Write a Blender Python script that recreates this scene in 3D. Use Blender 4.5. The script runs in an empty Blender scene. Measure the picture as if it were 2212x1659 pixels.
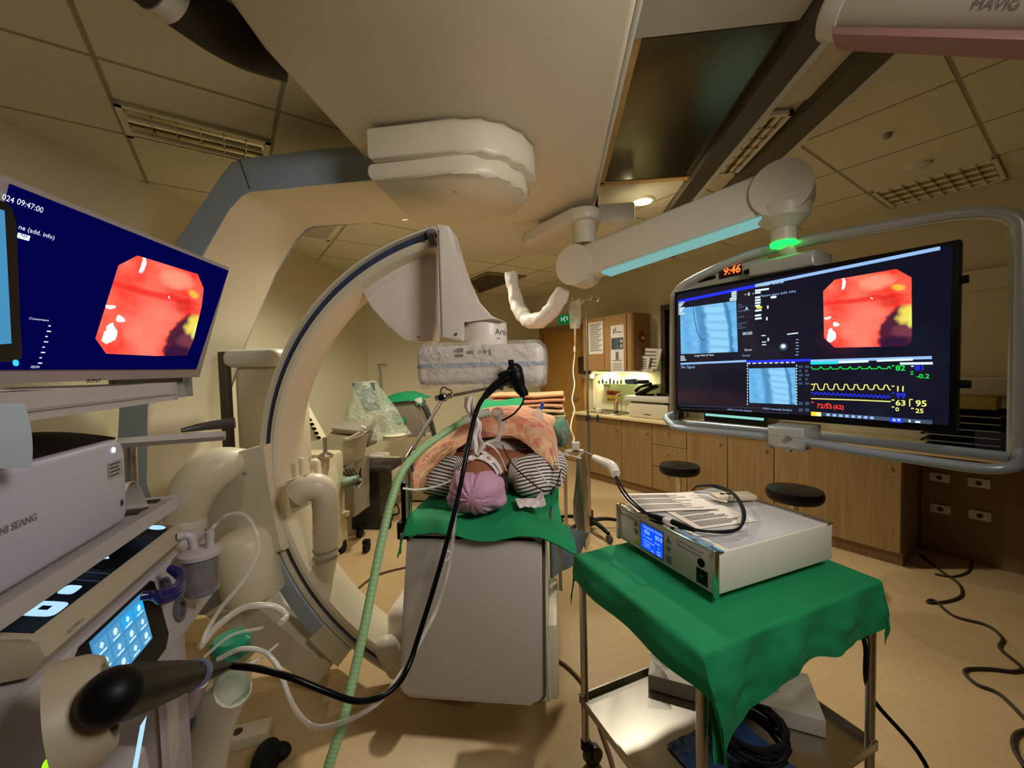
import bpy, bmesh, math, random
from mathutils import Vector as V, Matrix, noise as N_
R = math.radians
random.seed(7)
sc = bpy.context.scene
COL = sc.collection

# ------------------------------------------------------------------ camera
FPX = 875.27                       # focal length in pixels of the 2212 px wide frame
YAW, PIT, ROL = R(-6.4227), R(-2.3912), R(-1.4638)
fwd = V((math.sin(YAW)*math.cos(PIT), math.cos(YAW)*math.cos(PIT), math.sin(PIT)))
rt0 = V((math.cos(YAW), -math.sin(YAW), 0)); up0 = rt0.cross(fwd)
rt = rt0*math.cos(ROL)+up0*math.sin(ROL); up = up0*math.cos(ROL)-rt0*math.sin(ROL)
EYE = V((0, 0, 1.5))
cd = bpy.data.cameras.new('camera'); cam = bpy.data.objects.new('camera', cd); COL.objects.link(cam)
cd.sensor_width = 36; cd.lens = 36*FPX/2212; cd.clip_start = .02; cd.clip_end = 60
m = Matrix((rt, up, -fwd)).transposed().to_4x4(); m.translation = EYE; cam.matrix_world = m
sc.camera = cam

def ray(x, y): return fwd + rt*((x-1106)/FPX) + up*((829.5-y)/FPX)
def atZ(x, y, z): d = ray(x, y); return EYE+d*((z-1.5)/d.z)
def atY(x, y, Y): d = ray(x, y); return EYE+d*(Y/d.y)
def atX(x, y, X): d = ray(x, y); return EYE+d*(X/d.x)
def atP(x, y, n, c): d = ray(x, y); return EYE+d*((c-EYE.dot(n))/d.dot(n))
def atD(x, y, s): return EYE+ray(x, y)*s

GA = R(48.607)
UA = V((math.sin(GA), math.cos(GA), 0)); UB = V((-math.cos(GA), math.sin(GA), 0)); UZ = V((0, 0, 1))
def W(a, b, z=0): return UA*a+UB*b+UZ*z      # room frame: a = towards the right wall, b = along it towards the far corner

# ------------------------------------------------------------------ materials
def S(r, g, b):
    f = lambda c: (c/255/12.92) if c/255 <= .04045 else ((c/255+.055)/1.055)**2.4
    return (f(r), f(g), f(b), 1)
MATS = {}
def mat(name, col=(.5, .5, .5, 1), rough=.5, metal=0, emit=None, es=1, trans=0, alpha=1, var=0, vs=8, bump=0, bs=60, coat=0, ior=1.45, sss=0):
    if name in MATS: return MATS[name]
    M = bpy.data.materials.new(name); M.use_nodes = True; nt = M.node_tree
    b = nt.nodes['Principled BSDF']
    b.inputs['Base Color'].default_value = col; b.inputs['Roughness'].default_value = rough
    b.inputs['Metallic'].default_value = metal; b.inputs['Transmission Weight'].default_value = trans
    b.inputs['Alpha'].default_value = alpha; b.inputs['Coat Weight'].default_value = coat; b.inputs['IOR'].default_value = ior
    if sss: b.inputs['Subsurface Weight'].default_value = sss; b.inputs['Subsurface Radius'].default_value = (.02, .008, .005)
    if emit: b.inputs['Emission Color'].default_value = emit; b.inputs['Emission Strength'].default_value = es
    if name.startswith('black_'): b.inputs['Specular IOR Level'].default_value = .22
    tc = nt.nodes.new('ShaderNodeTexCoord')
    if var:
        n = nt.nodes.new('ShaderNodeTexNoise'); n.inputs['Scale'].default_value = vs; n.inputs['Detail'].default_value = 4
        nt.links.new(tc.outputs['Object'], n.inputs['Vector'])
        mr = nt.nodes.new('ShaderNodeMapRange'); mr.inputs[3].default_value = 1-var; mr.inputs[4].default_value = 1+var
        nt.links.new(n.outputs['Fac'], mr.inputs[0])
        mx = nt.nodes.new('ShaderNodeVectorMath'); mx.operation = 'SCALE'; mx.inputs[0].default_value = col[:3]
        nt.links.new(mr.outputs[0], mx.inputs['Scale']); nt.links.new(mx.outputs[0], b.inputs['Base Color'])
    if bump:
        n2 = nt.nodes.new('ShaderNodeTexNoise'); n2.inputs['Scale'].default_value = bs; n2.inputs['Detail'].default_value = 3
        nt.links.new(tc.outputs['Object'], n2.inputs['Vector'])
        bp = nt.nodes.new('ShaderNodeBump'); bp.inputs['Strength'].default_value = bump; bp.inputs['Distance'].default_value = .004
        nt.links.new(n2.outputs['Fac'], bp.inputs['Height']); nt.links.new(bp.outputs[0], b.inputs['Normal'])
    MATS[name] = M; return M
def emat(name, col, es=1):
    if name in MATS: return MATS[name]
    M = bpy.data.materials.new(name); M.use_nodes = True; nt = M.node_tree; nt.nodes.clear()
    o = nt.nodes.new('ShaderNodeOutputMaterial'); e = nt.nodes.new('ShaderNodeEmission')
    e.inputs[0].default_value = col; e.inputs[1].default_value = es; nt.links.new(e.outputs[0], o.inputs[0])
    MATS[name] = M; return M
class NT:                            # tiny node-graph helper
    def __init__(s, M): s.nt = M.node_tree; s.tc = s.nt.nodes.new('ShaderNodeTexCoord')
    def n(s, t, **k):
        x = s.nt.nodes.new(t)
        for a, v in k.items(): setattr(x, a, v)
        return x
    def put(s, sock, v):
        if hasattr(v, 'node'): s.nt.links.new(v, sock)
        else: sock.default_value = v
    def math(s, op, a, b=0, c=0, clamp=False):
        x = s.n('ShaderNodeMath', operation=op); x.use_clamp = clamp
        s.put(x.inputs[0], a); s.put(x.inputs[1], b); s.put(x.inputs[2], c); return x.outputs[0]
    def mix(s, f, a, b):
        x = s.n('ShaderNodeMix', data_type='RGBA'); s.put(x.inputs[0], f); s.put(x.inputs[6], a); s.put(x.inputs[7], b); return x.outputs[2]
    def noise(s, vec, scale, det=3): 
        x = s.n('ShaderNodeTexNoise'); s.put(x.inputs['Vector'], vec); x.inputs['Scale'].default_value = scale; x.inputs['Detail'].default_value = det; return x.outputs['Fac']
    def ramp(s, f, lo, hi):          # smooth 0..1
        x = s.n('ShaderNodeMapRange', interpolation_type='SMOOTHSTEP'); s.put(x.inputs[0], f); x.inputs[1].default_value = lo; x.inputs[2].default_value = hi; return x.outputs[0]

CREAM = mat('cream_enamel', S(214, 205, 180), .38, var=.02, vs=3)
WHITE = mat('white_plastic', S(228, 218, 208), .35, var=.015, vs=4)
OFFW = mat('offwhite_plastic', S(205, 200, 188), .4)
GREYP = mat('grey_plastic', S(150, 148, 142), .45)
BLUEG = mat('blue_grey_enamel', S(158, 172, 186), .4, var=.03, vs=3)
DKBLUE = mat('dark_blue_groove', S(62, 70, 98), .3, coat=.3)
BLACK = mat('black_plastic', S(9, 9, 10), .45)
BLACKM = mat('black_rubber', S(14, 14, 15), .6)
STEEL = mat('brushed_steel', S(190, 185, 176), .28, 1, var=.06, vs=20)
CHROME = mat('chrome', S(225, 222, 215), .1, 1)
GREEN = mat('green_surgical_cloth', S(20, 142, 88), .85, var=.10, vs=14, bump=.35, bs=220)
WOOD = mat('oak_laminate', S(158, 118, 66), .42)
def wood_nodes():
    M = WOOD; h = NT(M); b = M.node_tree.nodes['Principled BSDF']
    mp = h.n('ShaderNodeMapping'); mp.inputs['Scale'].default_value = (14, 14, .7); h.put(mp.inputs[0], h.tc.outputs['Object'])
    f = h.noise(mp.outputs[0], 3, 5); c = h.mix(h.ramp(f, .3, .7), S(146, 116, 74), S(130, 102, 64)); h.put(b.inputs['Base Color'], c)
wood_nodes()
PAPER = mat('white_paper', S(226, 216, 206), .7)
INK = mat('grey_ink', S(120, 114, 112), .7)
DINK = mat('dark_ink', S(48, 46, 50), .6)
SKIN = mat('brown_skin', S(150, 94, 66), .5, var=.06, vs=10, sss=.1)
GAUZE = mat('white_gauze', S(236, 226, 222), .8, bump=.3, bs=200)
def film(name, tint, dens=.18, rough=.1, bump=.0):        # thin clear plastic sheet
    if name in MATS: return MATS[name]
    M = bpy.data.materials.new(name); M.use_nodes = True; nt = M.node_tree; nt.nodes.clear(); h = NT(M)
    o = h.n('ShaderNodeOutputMaterial'); t = h.n('ShaderNodeBsdfTransparent'); g = h.n('ShaderNodeBsdfPrincipled')
    t.inputs[0].default_value = (1, 1, 1, 1); g.inputs['Base Color'].default_value = tint; g.inputs['Roughness'].default_value = rough
    mx = h.n('ShaderNodeMixShader')
    f = h.math('ADD', h.math('MULTIPLY', h.ramp(h.noise(h.tc.outputs['Object'], 9, 5), .45, .75), dens*1.2), dens*.6)
    h.put(mx.inputs[0], f); h.put(mx.inputs[1], t.outputs[0]); h.put(mx.inputs[2], g.outputs[0]); h.put(o.inputs[0], mx.outputs[0])
    if bump:
        bp = h.n('ShaderNodeBump'); bp.inputs['Strength'].default_value = bump; bp.inputs['Distance'].default_value = .02
        h.put(bp.inputs['Height'], h.noise(h.tc.outputs['Object'], 36, 4)); h.put(g.inputs['Normal'], bp.outputs[0])
    MATS[name] = M; return M
CLEAR = film('clear_plastic', S(238, 235, 230), .22, .06, 1.0)
CLEARTUBE = film('clear_tubing', S(226, 222, 212), .62, .15)

# ------------------------------------------------------------------ mesh builder
def crom(pts, k):
    pts = [V(p) for p in pts]; n = len(pts); out = []
    if n < 3 or k <= 1: return pts
    for i in range(n-1):
        p0 = pts[i-1] if i else pts[0]*2-pts[1]; p1 = pts[i]; p2 = pts[i+1]; p3 = pts[i+2] if i+2 < n else pts[-1]*2-pts[-2]
        for j in range(k):
            t = j/k
            out.append(.5*((2*p1)+(p2-p0)*t+(2*p0-5*p1+4*p2-p3)*t*t+(3*p1-p0-3*p2+p3)*t**3))
    out.append(pts[-1]); return out
def axm(z, x=None):                 # rotation whose Z axis is z
    z = V(z).normalized(); r = V(x) if x else (V((0, 0, 1)) if abs(z.z) < .95 else V((1, 0, 0)))
    if x: xx = (r-z*r.dot(z)).normalized()
    else: xx = r.cross(z).normalized()
    return Matrix((xx, z.cross(xx), z)).transposed()
class MB:
    def __init__(s, M=None): s.bm = bmesh.new(); s.M = M or Matrix.Identity(4); s.i = 0
    def _fin(s, vs): 
        fs = {f for v in vs for f in v.link_faces}
        for f in fs: f.material_index = s.i
        return s
    def box(s, c, size, rot=None, bev=0, seg=2):
        r = bmesh.ops.create_cube(s.bm, size=1); vs = r['verts']
        Mx = Matrix.Translation(V(c)) @ ((rot if isinstance(rot, Matrix) else Matrix.Identity(3)).to_4x4()) @ Matrix.Diagonal((*size, 1))
        for v in vs: v.co = s.M @ (Mx @ v.co)
        s._fin(vs)
        if bev:
            es = list({e for v in vs for e in v.link_edges})
            r = bmesh.ops.bevel(s.bm, geom=es, offset=min(bev, min(size)*.49), segments=seg, profile=.5, affect='EDGES')
            for f in r['faces']: f.material_index = s.i
        return s
    def hexa(s, p, bev=0, seg=2):    # 4 points, then the 4 opposite ones
        vs = [s.bm.verts.new(s.M @ V(q)) for q in p]
        for f in ((3, 2, 1, 0), (4, 5, 6, 7), (0, 1, 5, 4), (1, 2, 6, 5), (2, 3, 7, 6), (3, 0, 4, 7)): s.bm.faces.new([vs[k] for k in f])
        s._fin(vs)
        if bev:
            es = list({e for v in vs for e in v.link_edges})
            r = bmesh.ops.bevel(s.bm, geom=es, offset=bev, segments=seg, profile=.5, affect='EDGES')
            for f in r['faces']: f.material_index = s.i
        return s
    def prism(s, poly, vec, bev=0, seg=2, side=None, back=None):   # polygon pushed along vec; side/back = other material indices
        a = [s.bm.verts.new(s.M @ V(p)) for p in poly]; b = [s.bm.verts.new(s.M @ (V(p)+V(vec))) for p in poly]; n = len(poly)
        f1 = s.bm.faces.new(a); f2 = s.bm.faces.new(b[::-1]); sf = [s.bm.faces.new((a[k], b[k], b[(k+1) % n], a[(k+1) % n])) for k in range(n)]
        f1.material_index = s.i; f2.material_index = s.i if back is None else back
        for f in sf: f.material_index = s.i if side is None else side
        if bev:
            es = list(f1.edges)+list(f2.edges)
            bmesh.ops.bevel(s.bm, geom=es, offset=bev, segments=seg, profile=.5, affect='EDGES')
        return s
    def tube(s, pts, r, n=10, k=6, caps=True, flat=None):
        P = crom(pts, k); m = len(P)
        if not isinstance(r, (list, tuple)): rr = [r]*m
        else: 
            rr = []; L = len(r)-1
            for j in range(m):
                t = j/(m-1)*L; q = min(int(t), L-1); rr.append(r[q]+(r[q+1]-r[q])*(t-q))
        T = [(P[min(j+1, m-1)]-P[max(j-1, 0)]).normalized() for j in range(m)]
        x = axm(T[0]).col[0]; rings = []; allv = []
        for j in range(m):
            x = (x-T[j]*x.dot(T[j])).normalized(); y = T[j].cross(x)
            ring = [s.bm.verts.new(s.M @ (P[j]+(x*math.cos(2*math.pi*q/n)+y*math.sin(2*math.pi*q/n)*(flat or 1))*rr[j])) for q in range(n)]
            rings.append(ring); allv += ring
        for j in range(m-1):
            for q in range(n): s.bm.faces.new((rings[j][q], rings[j][(q+1) % n], rings[j+1][(q+1) % n], rings[j+1][q]))
        if caps: s.bm.faces.new(rings[0][::-1]); s.bm.faces.new(rings[-1])
        return s._fin(allv)
    def cyl(s, p, q, r, r2=None, n=20): return s.tube([p, q], [r, r if r2 is None else r2], n, 1)
    def lathe(s, prof, c=(0, 0, 0), ax=(0, 0, 1), n=24, xdir=None, sq=1):
        A = axm(ax, xdir); rings = []; allv = []
        for r, z in prof:
            if r < 1e-6: ring = [s.bm.verts.new(s.M @ (V(c)+A @ V((0, 0, z))))]
            else: ring = [s.bm.verts.new(s.M @ (V(c)+A @ V((r*math.cos(2*math.pi*q/n), r*sq*math.sin(2*math.pi*q/n), z)))) for q in range(n)]
            rings.append(ring); allv += ring
        for a, b in zip(rings, rings[1:]):
            for q in range(n):
                if len(a) == 1 and len(b) == 1: break
                if len(a) == 1: s.bm.faces.new((a[0], b[(q+1) % n], b[q]))
                elif len(b) == 1: s.bm.faces.new((a[q], a[(q+1) % n], b[0]))
                else: s.bm.faces.new((a[q], a[(q+1) % n], b[(q+1) % n], b[q]))
        if len(rings[0]) > 1: s.bm.faces.new(rings[0][::-1])
        if len(rings[-1]) > 1: s.bm.faces.new(rings[-1])
        return s._fin(allv)
    def ell(s, c, r, rot=None, u=20, v=12):
        q = bmesh.ops.create_uvsphere(s.bm, u_segments=u, v_segments=v, radius=1); r = (r, r, r) if not hasattr(r, '__len__') else r
        for w in q['verts']: w.co = s.M @ (V(c)+((rot or Matrix.Identity(3)) @ V((w.co.x*r[0], w.co.y*r[1], w.co.z*r[2]))))
        return s._fin(q['verts'])
    def quad(s, p, th=None):         # flat polygon; th = thickness vector
        if th is not None: return s.prism(p, th)
        vs = [s.bm.verts.new(s.M @ V(q)) for q in p]; f = s.bm.faces.new(vs); f.material_index = s.i; return s
    def grid(s, fn, nu, nv, th=.004):   # surface fn(u, v) with a thickness
        P = [[V(fn(a/nu, b/nv)) for b in range(nv+1)] for a in range(nu+1)]
        top = [[s.bm.verts.new(s.M @ P[a][b]) for b in range(nv+1)] for a in range(nu+1)]; vs = [v for r_ in top for v in r_]; bot = []
        for a in range(nu+1):
            row = []
            for b in range(nv+1):
                du = P[min(a+1, nu)][b]-P[max(a-1, 0)][b]; dv = P[a][min(b+1, nv)]-P[a][max(b-1, 0)]
                nn = du.cross(dv); nn = nn.normalized() if nn.length > 1e-12 else V((0, 0, 1))
                row.append(s.bm.verts.new(s.M @ (P[a][b]-nn*th)))
            bot.append(row); vs += row
        for a in range(nu):
            for b in range(nv):
                s.bm.faces.new((top[a][b], top[a+1][b], top[a+1][b+1], top[a][b+1])); s.bm.faces.new((bot[a][b+1], bot[a+1][b+1], bot[a+1][b], bot[a][b]))
        for a in range(nu):
            s.bm.faces.new((top[a+1][0], top[a][0], bot[a][0], bot[a+1][0])); s.bm.faces.new((top[a][nv], top[a+1][nv], bot[a+1][nv], bot[a][nv]))
        for b in range(nv):
            s.bm.faces.new((top[0][b], top[0][b+1], bot[0][b+1], bot[0][b])); s.bm.faces.new((top[nu][b+1], top[nu][b], bot[nu][b], bot[nu][b+1]))
        return s._fin(vs)
    def text(s, t, size, o, xd, yd, al='LEFT', sx=1, bold=0):
        cu = bpy.data.curves.new('t', 'FONT'); cu.body = t; cu.size = size; cu.align_x = al; cu.resolution_u = 3; cu.offset = bold
        ob = bpy.data.objects.new('t', cu); me = bpy.data.meshes.new_from_object(ob)
        xd = V(xd).normalized(); yd = V(yd).normalized(); mp = []
        for v in me.vertices: mp.append(s.bm.verts.new(s.M @ (V(o)+xd*v.co.x*sx+yd*v.co.y)))
        for p in me.polygons:
            try: s.bm.faces.new([mp[k] for k in p.vertices]).material_index = s.i
            except ValueError: pass
        bpy.data.meshes.remove(me); bpy.data.objects.remove(ob); bpy.data.curves.remove(cu); return s
    def build(s, name, mats, parent=None, ang=40, label=None, rec=True):
        mats = mats if isinstance(mats, (list, tuple)) else [mats]
        if rec: bmesh.ops.recalc_face_normals(s.bm, faces=s.bm.faces)
        o0 = V((0, 0, 0)); p = parent
        while p is not None: o0 += p.location; p = p.parent
        if parent is None and s.bm.verts:
            xs = [v.co for v in s.bm.verts]
            o0 = V(((min(v.x for v in xs)+max(v.x for v in xs))/2, (min(v.y for v in xs)+max(v.y for v in xs))/2, min(v.z for v in xs)))
        for v in s.bm.verts: v.co -= o0
        me = bpy.data.meshes.new(name); s.bm.to_mesh(me); s.bm.free()
        for q in mats: me.materials.append(q)
        me.shade_smooth()
        me.set_sharp_from_angle(angle=R(ang))
        o = bpy.data.objects.new(name, me); COL.objects.link(o)
        if parent is not None: o.parent = parent
        else: o.location = o0
        if label: o['label'] = label
        return o
def thing(name, label, cat, loc=(0, 0, 0), group=None):
    o = bpy.data.objects.new(name, None); COL.objects.link(o); o.location = V(loc); o.empty_display_size = .05
    return tag(o, label, cat, group)
def tag(o, label, cat, group=None):
    o['label'] = label; o['category'] = cat
    if group: o['group'] = group
    return o
def struct(o): o['kind'] = 'structure'; return o
def cone(a, b): return None
def rect(P, u, v, x0, y0, x1, y1): return [P+u*x0+v*y0, P+u*x1+v*y0, P+u*x1+v*y1, P+u*x0+v*y1]
def copy_tree(o, parent=None, delta=None):
    c = o.copy(); COL.objects.link(c)
    if parent is not None: c.parent = parent
    elif delta is not None: c.location = o.location+V(delta)
    for ch in list(o.children): copy_tree(ch, c)
    return c
# ------------------------------------------------------------------ room
WALLM = mat('cream_wall_paint', S(208, 200, 170), .7, var=.02, vs=2, bump=.05, bs=150)
H = 2.7
cA, cB, cC = V((-2.52, -1.6, 0)), V((-2.52, 5.19, 0)), W(4.41, 5.56)
cD, cE = W(4.41, -2.2), V((3.2, -1.6, 0))
def wall(name, a, b, th=.12):
    d = (b-a).normalized(); out = V((-d.y, d.x, 0)); a2 = a-d*.0; b2 = b+d*.0
    mb = MB(); mb.prism([a2, b2, b2+UZ*H, a2+UZ*H], out*th); return struct(mb.build(name, WALLM))
wall('wall_left', cA, cB); wall('wall_back', cB, cC); wall('wall_right', cC, cD); wall('wall_front', cD, cE); wall('wall_rear', cE, cA)
FLOORM = mat('tan_vinyl_floor', S(190, 152, 98), .42)
def floor_nodes():
    M = FLOORM; h = NT(M); b = M.node_tree.nodes['Principled BSDF']; o = h.tc.outputs['Object']
    f1 = h.ramp(h.noise(o, 2.2, 4), .3, .7); f2 = h.ramp(h.noise(o, 55, 2), .35, .65)
    c = h.mix(f1, S(190, 164, 122), S(180, 153, 112)); c = h.mix(h.math('MULTIPLY', f2, .25), c, S(166, 140, 102)); h.put(b.inputs['Base Color'], c)
    h.put(b.inputs['Roughness'], h.math('ADD', h.math('MULTIPLY', f1, .12), .34))
floor_nodes()
mb = MB(); mb.prism([cA, cE, cD, cC, cB], V((0, 0, -.1))); struct(mb.build('floor', FLOORM))
CEILM = mat('white_ceiling_tile', S(222, 214, 182), .75)
def ceil_nodes():
    M = CEILM; h = NT(M); b = M.node_tree.nodes['Principled BSDF']
    geo = h.n('ShaderNodeNewGeometry'); mp = h.n('ShaderNodeMapping', vector_type='TEXTURE'); mp.inputs['Rotation'].default_value = (0, 0, math.pi/2-GA)
    h.put(mp.inputs[0], geo.outputs['Position']); sp = h.n('ShaderNodeSeparateXYZ'); h.put(sp.inputs[0], mp.outputs[0])
    def line(s, off, w=.012):
        t = h.math('FRACT', h.math('DIVIDE', h.math('SUBTRACT', s, off), .603)); t = h.math('MULTIPLY', h.math('MINIMUM', t, h.math('SUBTRACT', 1, t)), .603)
        return h.math('SUBTRACT', 1, h.ramp(t, w*.35, w))
    g = h.math('MAXIMUM', line(sp.outputs[0], -.36), line(sp.outputs[1], .352))
    f = h.noise(geo.outputs['Position'], 120, 2)
    c = h.mix(h.ramp(f, .3, .7), S(220, 215, 192), S(212, 206, 182)); c = h.mix(h.math('MULTIPLY', g, .75), c, S(128, 118, 84)); h.put(b.inputs['Base Color'], c)
    bp = h.n('ShaderNodeBump'); bp.inputs['Strength'].default_value = .8; bp.inputs['Distance'].default_value = .006; h.put(bp.inputs['Height'], h.math('SUBTRACT', 0, g)); h.put(b.inputs['Normal'], bp.outputs[0])
ceil_nodes()
mb = MB(); mb.prism([p+UZ*H for p in (cA, cB, cC, cD, cE)], V((0, 0, .1))); struct(mb.build('ceiling', CEILM))
def skirt(name, a, b):
    d = (b-a).normalized(); inn = V((d.y, -d.x, 0)); mb = MB()
    mb.prism([a+inn*.001, b+inn*.001, b+inn*.001+UZ*.1, a+inn*.001+UZ*.1], inn*.012, bev=.003, seg=1); return struct(mb.build(name, mat('brown_skirting', S(150, 112, 66), .5)))
skirt('baseboard_left', cA, cB); skirt('baseboard_back', cB, cC)

# ---- door, exit sign and dark window on the right wall
def onR(x, y, a=4.41): return atP(x, y, UA, a)          # photo point on a plane parallel to the right wall
db0, db1 = 5.30, 4.42
DOORM = mat('door_laminate', S(176, 132, 62), .45, var=.04, vs=6)
mb = MB()
for b0, b1, z0, z1 in ((5.38, 5.30, 0, 2.13), (4.42, 4.34, 0, 2.13), (5.38, 4.34, 2.05, 2.13)):
    mb.prism([W(4.35, b0, z0), W(4.35, b1, z0), W(4.35, b1, z1), W(4.35, b0, z1)], UA*.06, bev=.006, seg=1)
fr = struct(mb.build('door_1', mat('door_frame_laminate', S(150, 112, 56), .45)))
mb = MB(); mb.prism([W(4.385, 5.30, .01), W(4.385, 4.42, .01), W(4.385, 4.42, 2.05), W(4.385, 5.30, 2.05)], UA*.03); mb.build('door_leaf', DOORM, fr)
mb = MB(); mb.cyl(W(4.385, 4.5, 1.0), W(4.345, 4.5, 1.0), .012); mb.cyl(W(4.345, 4.5, 1.0), W(4.345, 4.62, 1.0), .009); mb.build('door_handle', STEEL, fr)
es = thing('exit_sign', 'green emergency exit sign above the door beside the drip bag', 'sign', W(4.39, 4.85, 2.2))
e0, e1 = onR(1206, 689, 4.385), onR(1238, 689, 4.385); bx0, bx1 = e0.dot(UB), e1.dot(UB)
EG = emat('exit_green', S(10, 120, 58), .55); EW = emat('exit_white', S(190, 220, 190), .6)
mb = MB(); mb.prism([W(4.38, bx0, 2.165), W(4.38, bx1, 2.165), W(4.38, bx1, 2.30), W(4.38, bx0, 2.30)], UA*.03, bev=.004, seg=1); mb.build('sign_panel', EG, es)
mb = MB(); xd = -UB; o = W(4.376, (bx0+bx1)/2+.02, 2.19)
mb.ell(o+UZ*.082+xd*.01, (.011, .011, .011), u=10, v=6)
for a_, b_ in (((.0, .07), (-.01, .04)), ((-.01, .04), (.02, .02)), ((-.01, .04), (-.035, .03)), ((0, .065), (.03, .06)), ((0, .065), (-.03, .055)), ((.02, .02), (.015, .0))): mb.tube([o+xd*a_[0]+UZ*a_[1], o+xd*b_[0]+UZ*b_[1]], .006, 6, 1)
for q in (-.065, .065): mb.prism([o+xd*(q-.012)+UZ*.02, o+xd*(q+.012)+UZ*.02, o+xd*(q+.012)+UZ*.08, o+xd*(q-.012)+UZ*.08], UA*.002)
mb.build('running_figure', EW, es)
# dark framed control-room window
w0 = 3.02; mb = MB()
WF = mat('dark_bronze_frame', S(74, 64, 52), .4, .4)
for b0, b1, z0, z1 in ((w0, w0-.06, .98, 2.2), (w0-.06, 2.2, 2.14, 2.2), (w0-.06, 2.2, .98, 1.04)):
    mb.prism([W(4.34, b0, z0), W(4.34, b1, z0), W(4.34, b1, z1), W(4.34, b0, z1)], UA*.08, bev=.004, seg=1)
wn = struct(mb.build('window_1', WF))
mb = MB(); mb.prism([W(4.38, w0-.06, 1.04), W(4.38, 2.2, 1.04), W(4.38, 2.2, 2.14), W(4.38, w0-.06, 2.14)], UA*.015); mb.build('pane', mat('dark_window_glass', S(26, 26, 26), .08), wn)

# ------------------------------------------------------------------ ceiling fittings
ALU = mat('white_luminaire', S(226, 220, 200), .35); REFL = mat('mirror_reflector', S(205, 196, 170), .14, 1, var=.1, vs=25)
TUBEW = mat('unlit_fluorescent_tube', S(235, 228, 205), .25)
def frameR(a0, b0, a1, b1, z, w, th, mb):               # rectangular frame in the room frame
    for q in ((a0, b0, a1, b0+w), (a0, b1-w, a1, b1), (a0, b0, a0+w, b1), (a1-w, b0, a1, b1)):
        mb.prism([W(q[0], q[1], z), W(q[2], q[1], z), W(q[2], q[3], z), W(q[0], q[3], z)], V((0, 0, th)))
# twin-tube troffer over the left side
t = thing('ceiling_light', 'recessed twin-tube ceiling light, unlit, at the upper left above the bent blue-grey arm', 'ceiling light', W(-.06, 2.6, 2.69))
a0, a1, b0, b1 = -.355, .235, 2.445, 2.755
mb = MB(); frameR(a0, b0, a1, b1, 2.682, .025, .017, mb); mb.build('frame', ALU, t)
mb = MB()
for q in (b0+.085, b0+.225):
    c = [(-.062, .014), (-.045, .007), (-.02, .001), (.02, .001), (.045, .007), (.062, .014)]
    mb.prism([W(a0+.025, q+x, 2.698-z*.9+.0) for x, z in c]+[W(a0+.025, q+.062, 2.699), W(a0+.025, q-.062, 2.699)], UA*.54)
mb.build('reflector', REFL, t, 60)
for q in (b0+.085, b0+.225):
    mb = MB(); mb.cyl(W(a0+.035, q, 2.676), W(a1-.035, q, 2.676), .0125, n=12); mb.build('fluorescent_tube', TUBEW, t)
mb = MB()
for q in (b0+.085, b0+.225):
    for k in range(1, 6): mb.box(W(a0+.02+k*.093, q, 2.68), (.004, .12, .02), Matrix((UA, UB, UZ)).transposed())
mb.build('louvre', REFL, t)
# grid louvre fitting along the right wall
def louvre_light(label, O, u, v, L, w, nx, ny, z, group=None):
    t = thing('louvre_light', label, 'ceiling light', O+u*L/2+v*w/2+UZ*z)
    mb = MB(); P = O+UZ*z
    for q in ((0, 0, L, .02), (0, w-.02, L, w), (0, 0, .02, w), (L-.02, 0, L, w)): mb.prism(rect(P, u, v, *q), V((0, 0, .018)))
    mb.build('frame', ALU, t)
    mb = MB()
    for k in range(1, nx): mb.prism(rect(P, u, v, .02+k*(L-.04)/nx-.002, .02, .02+k*(L-.04)/nx+.002, w-.02), V((0, 0, .016)))
    for k in range(1, ny): mb.prism(rect(P, u, v, .02, .02+k*(w-.04)/ny-.004, L-.02, .02+k*(w-.04)/ny+.004), V((0, 0, .016)))
    mb.build('louvre', REFL, t)
    mb = MB()
    for k in range(ny): mb.cyl(P+u*.03+v*(.02+(k+.5)*(w-.04)/ny)+UZ*.017, P+u*(L-.03)+v*(.02+(k+.5)*(w-.04)/ny)+UZ*.017, .012, n=10)
    mb.build('fluorescent_tube', TUBEW, t)
    return t
louvre_light('long louvred ceiling light, unlit, at the upper right along the wall edge', W(3.83, .93, 0), -UB, UA, .58, .56, 8, 4, 2.682)
louvre_light('slim louvred light set between the two ceiling rails', V((1.005, 2.12, 0)), V((0, 1, 0)), V((1, 0, 0)), .62, .14, 6, 2, 2.672)
# round downlights, lit
LAMPG = emat('lamp_glow', S(255, 232, 170), 9)
for x, y, lab in ((867, 465, 'small round lit downlight left of the white detector arm'), (1388, 433, 'bright round lit downlight beside the dark ceiling recess')):
    p = atZ(x, y, H); t = thing('downlight', lab, 'ceiling light', p)
    mb = MB(); mb.lathe([(.062, -.012), (.085, -.010), (.09, -.002), (.09, .0)], p, n=28); mb.build('trim_ring', ALU, t)
    mb = MB(); mb.lathe([(0, -.014), (.066, -.0125), (.07, -.010)], p, n=28); mb.build('lens', LAMPG, t)
# air vent
vp = [atZ(*q, 2.69) for q in ((650, 482), (738, 476), (714, 517), (632, 504))]
t = thing('air_vent', 'slatted square air vent in the ceiling left of the white C-shaped arc', 'vent', sum(vp, V())/4)
va0, vb0 = .43, 3.40; mb = MB(); frameR(va0, vb0, va0+.38, vb0+.6, 2.685, .03, .014, mb); mb.build('frame', ALU, t)
mb = MB(); mb.prism([W(va0+.03, vb0+.03, 2.697), W(va0+.35, vb0+.03, 2.697), W(va0+.35, vb0+.57, 2.697), W(va0+.03, vb0+.57, 2.697)], V((0, 0, .002))); mb.build('backing', BLACK, t)
mb = MB()
for k in range(18): mb.box(W(va0+.19, vb0+.045+k*.03, 2.690), (.32, .012, .012), Matrix((UA, UB, UZ)).transposed())
mb.build('slat', ALU, t)
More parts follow.
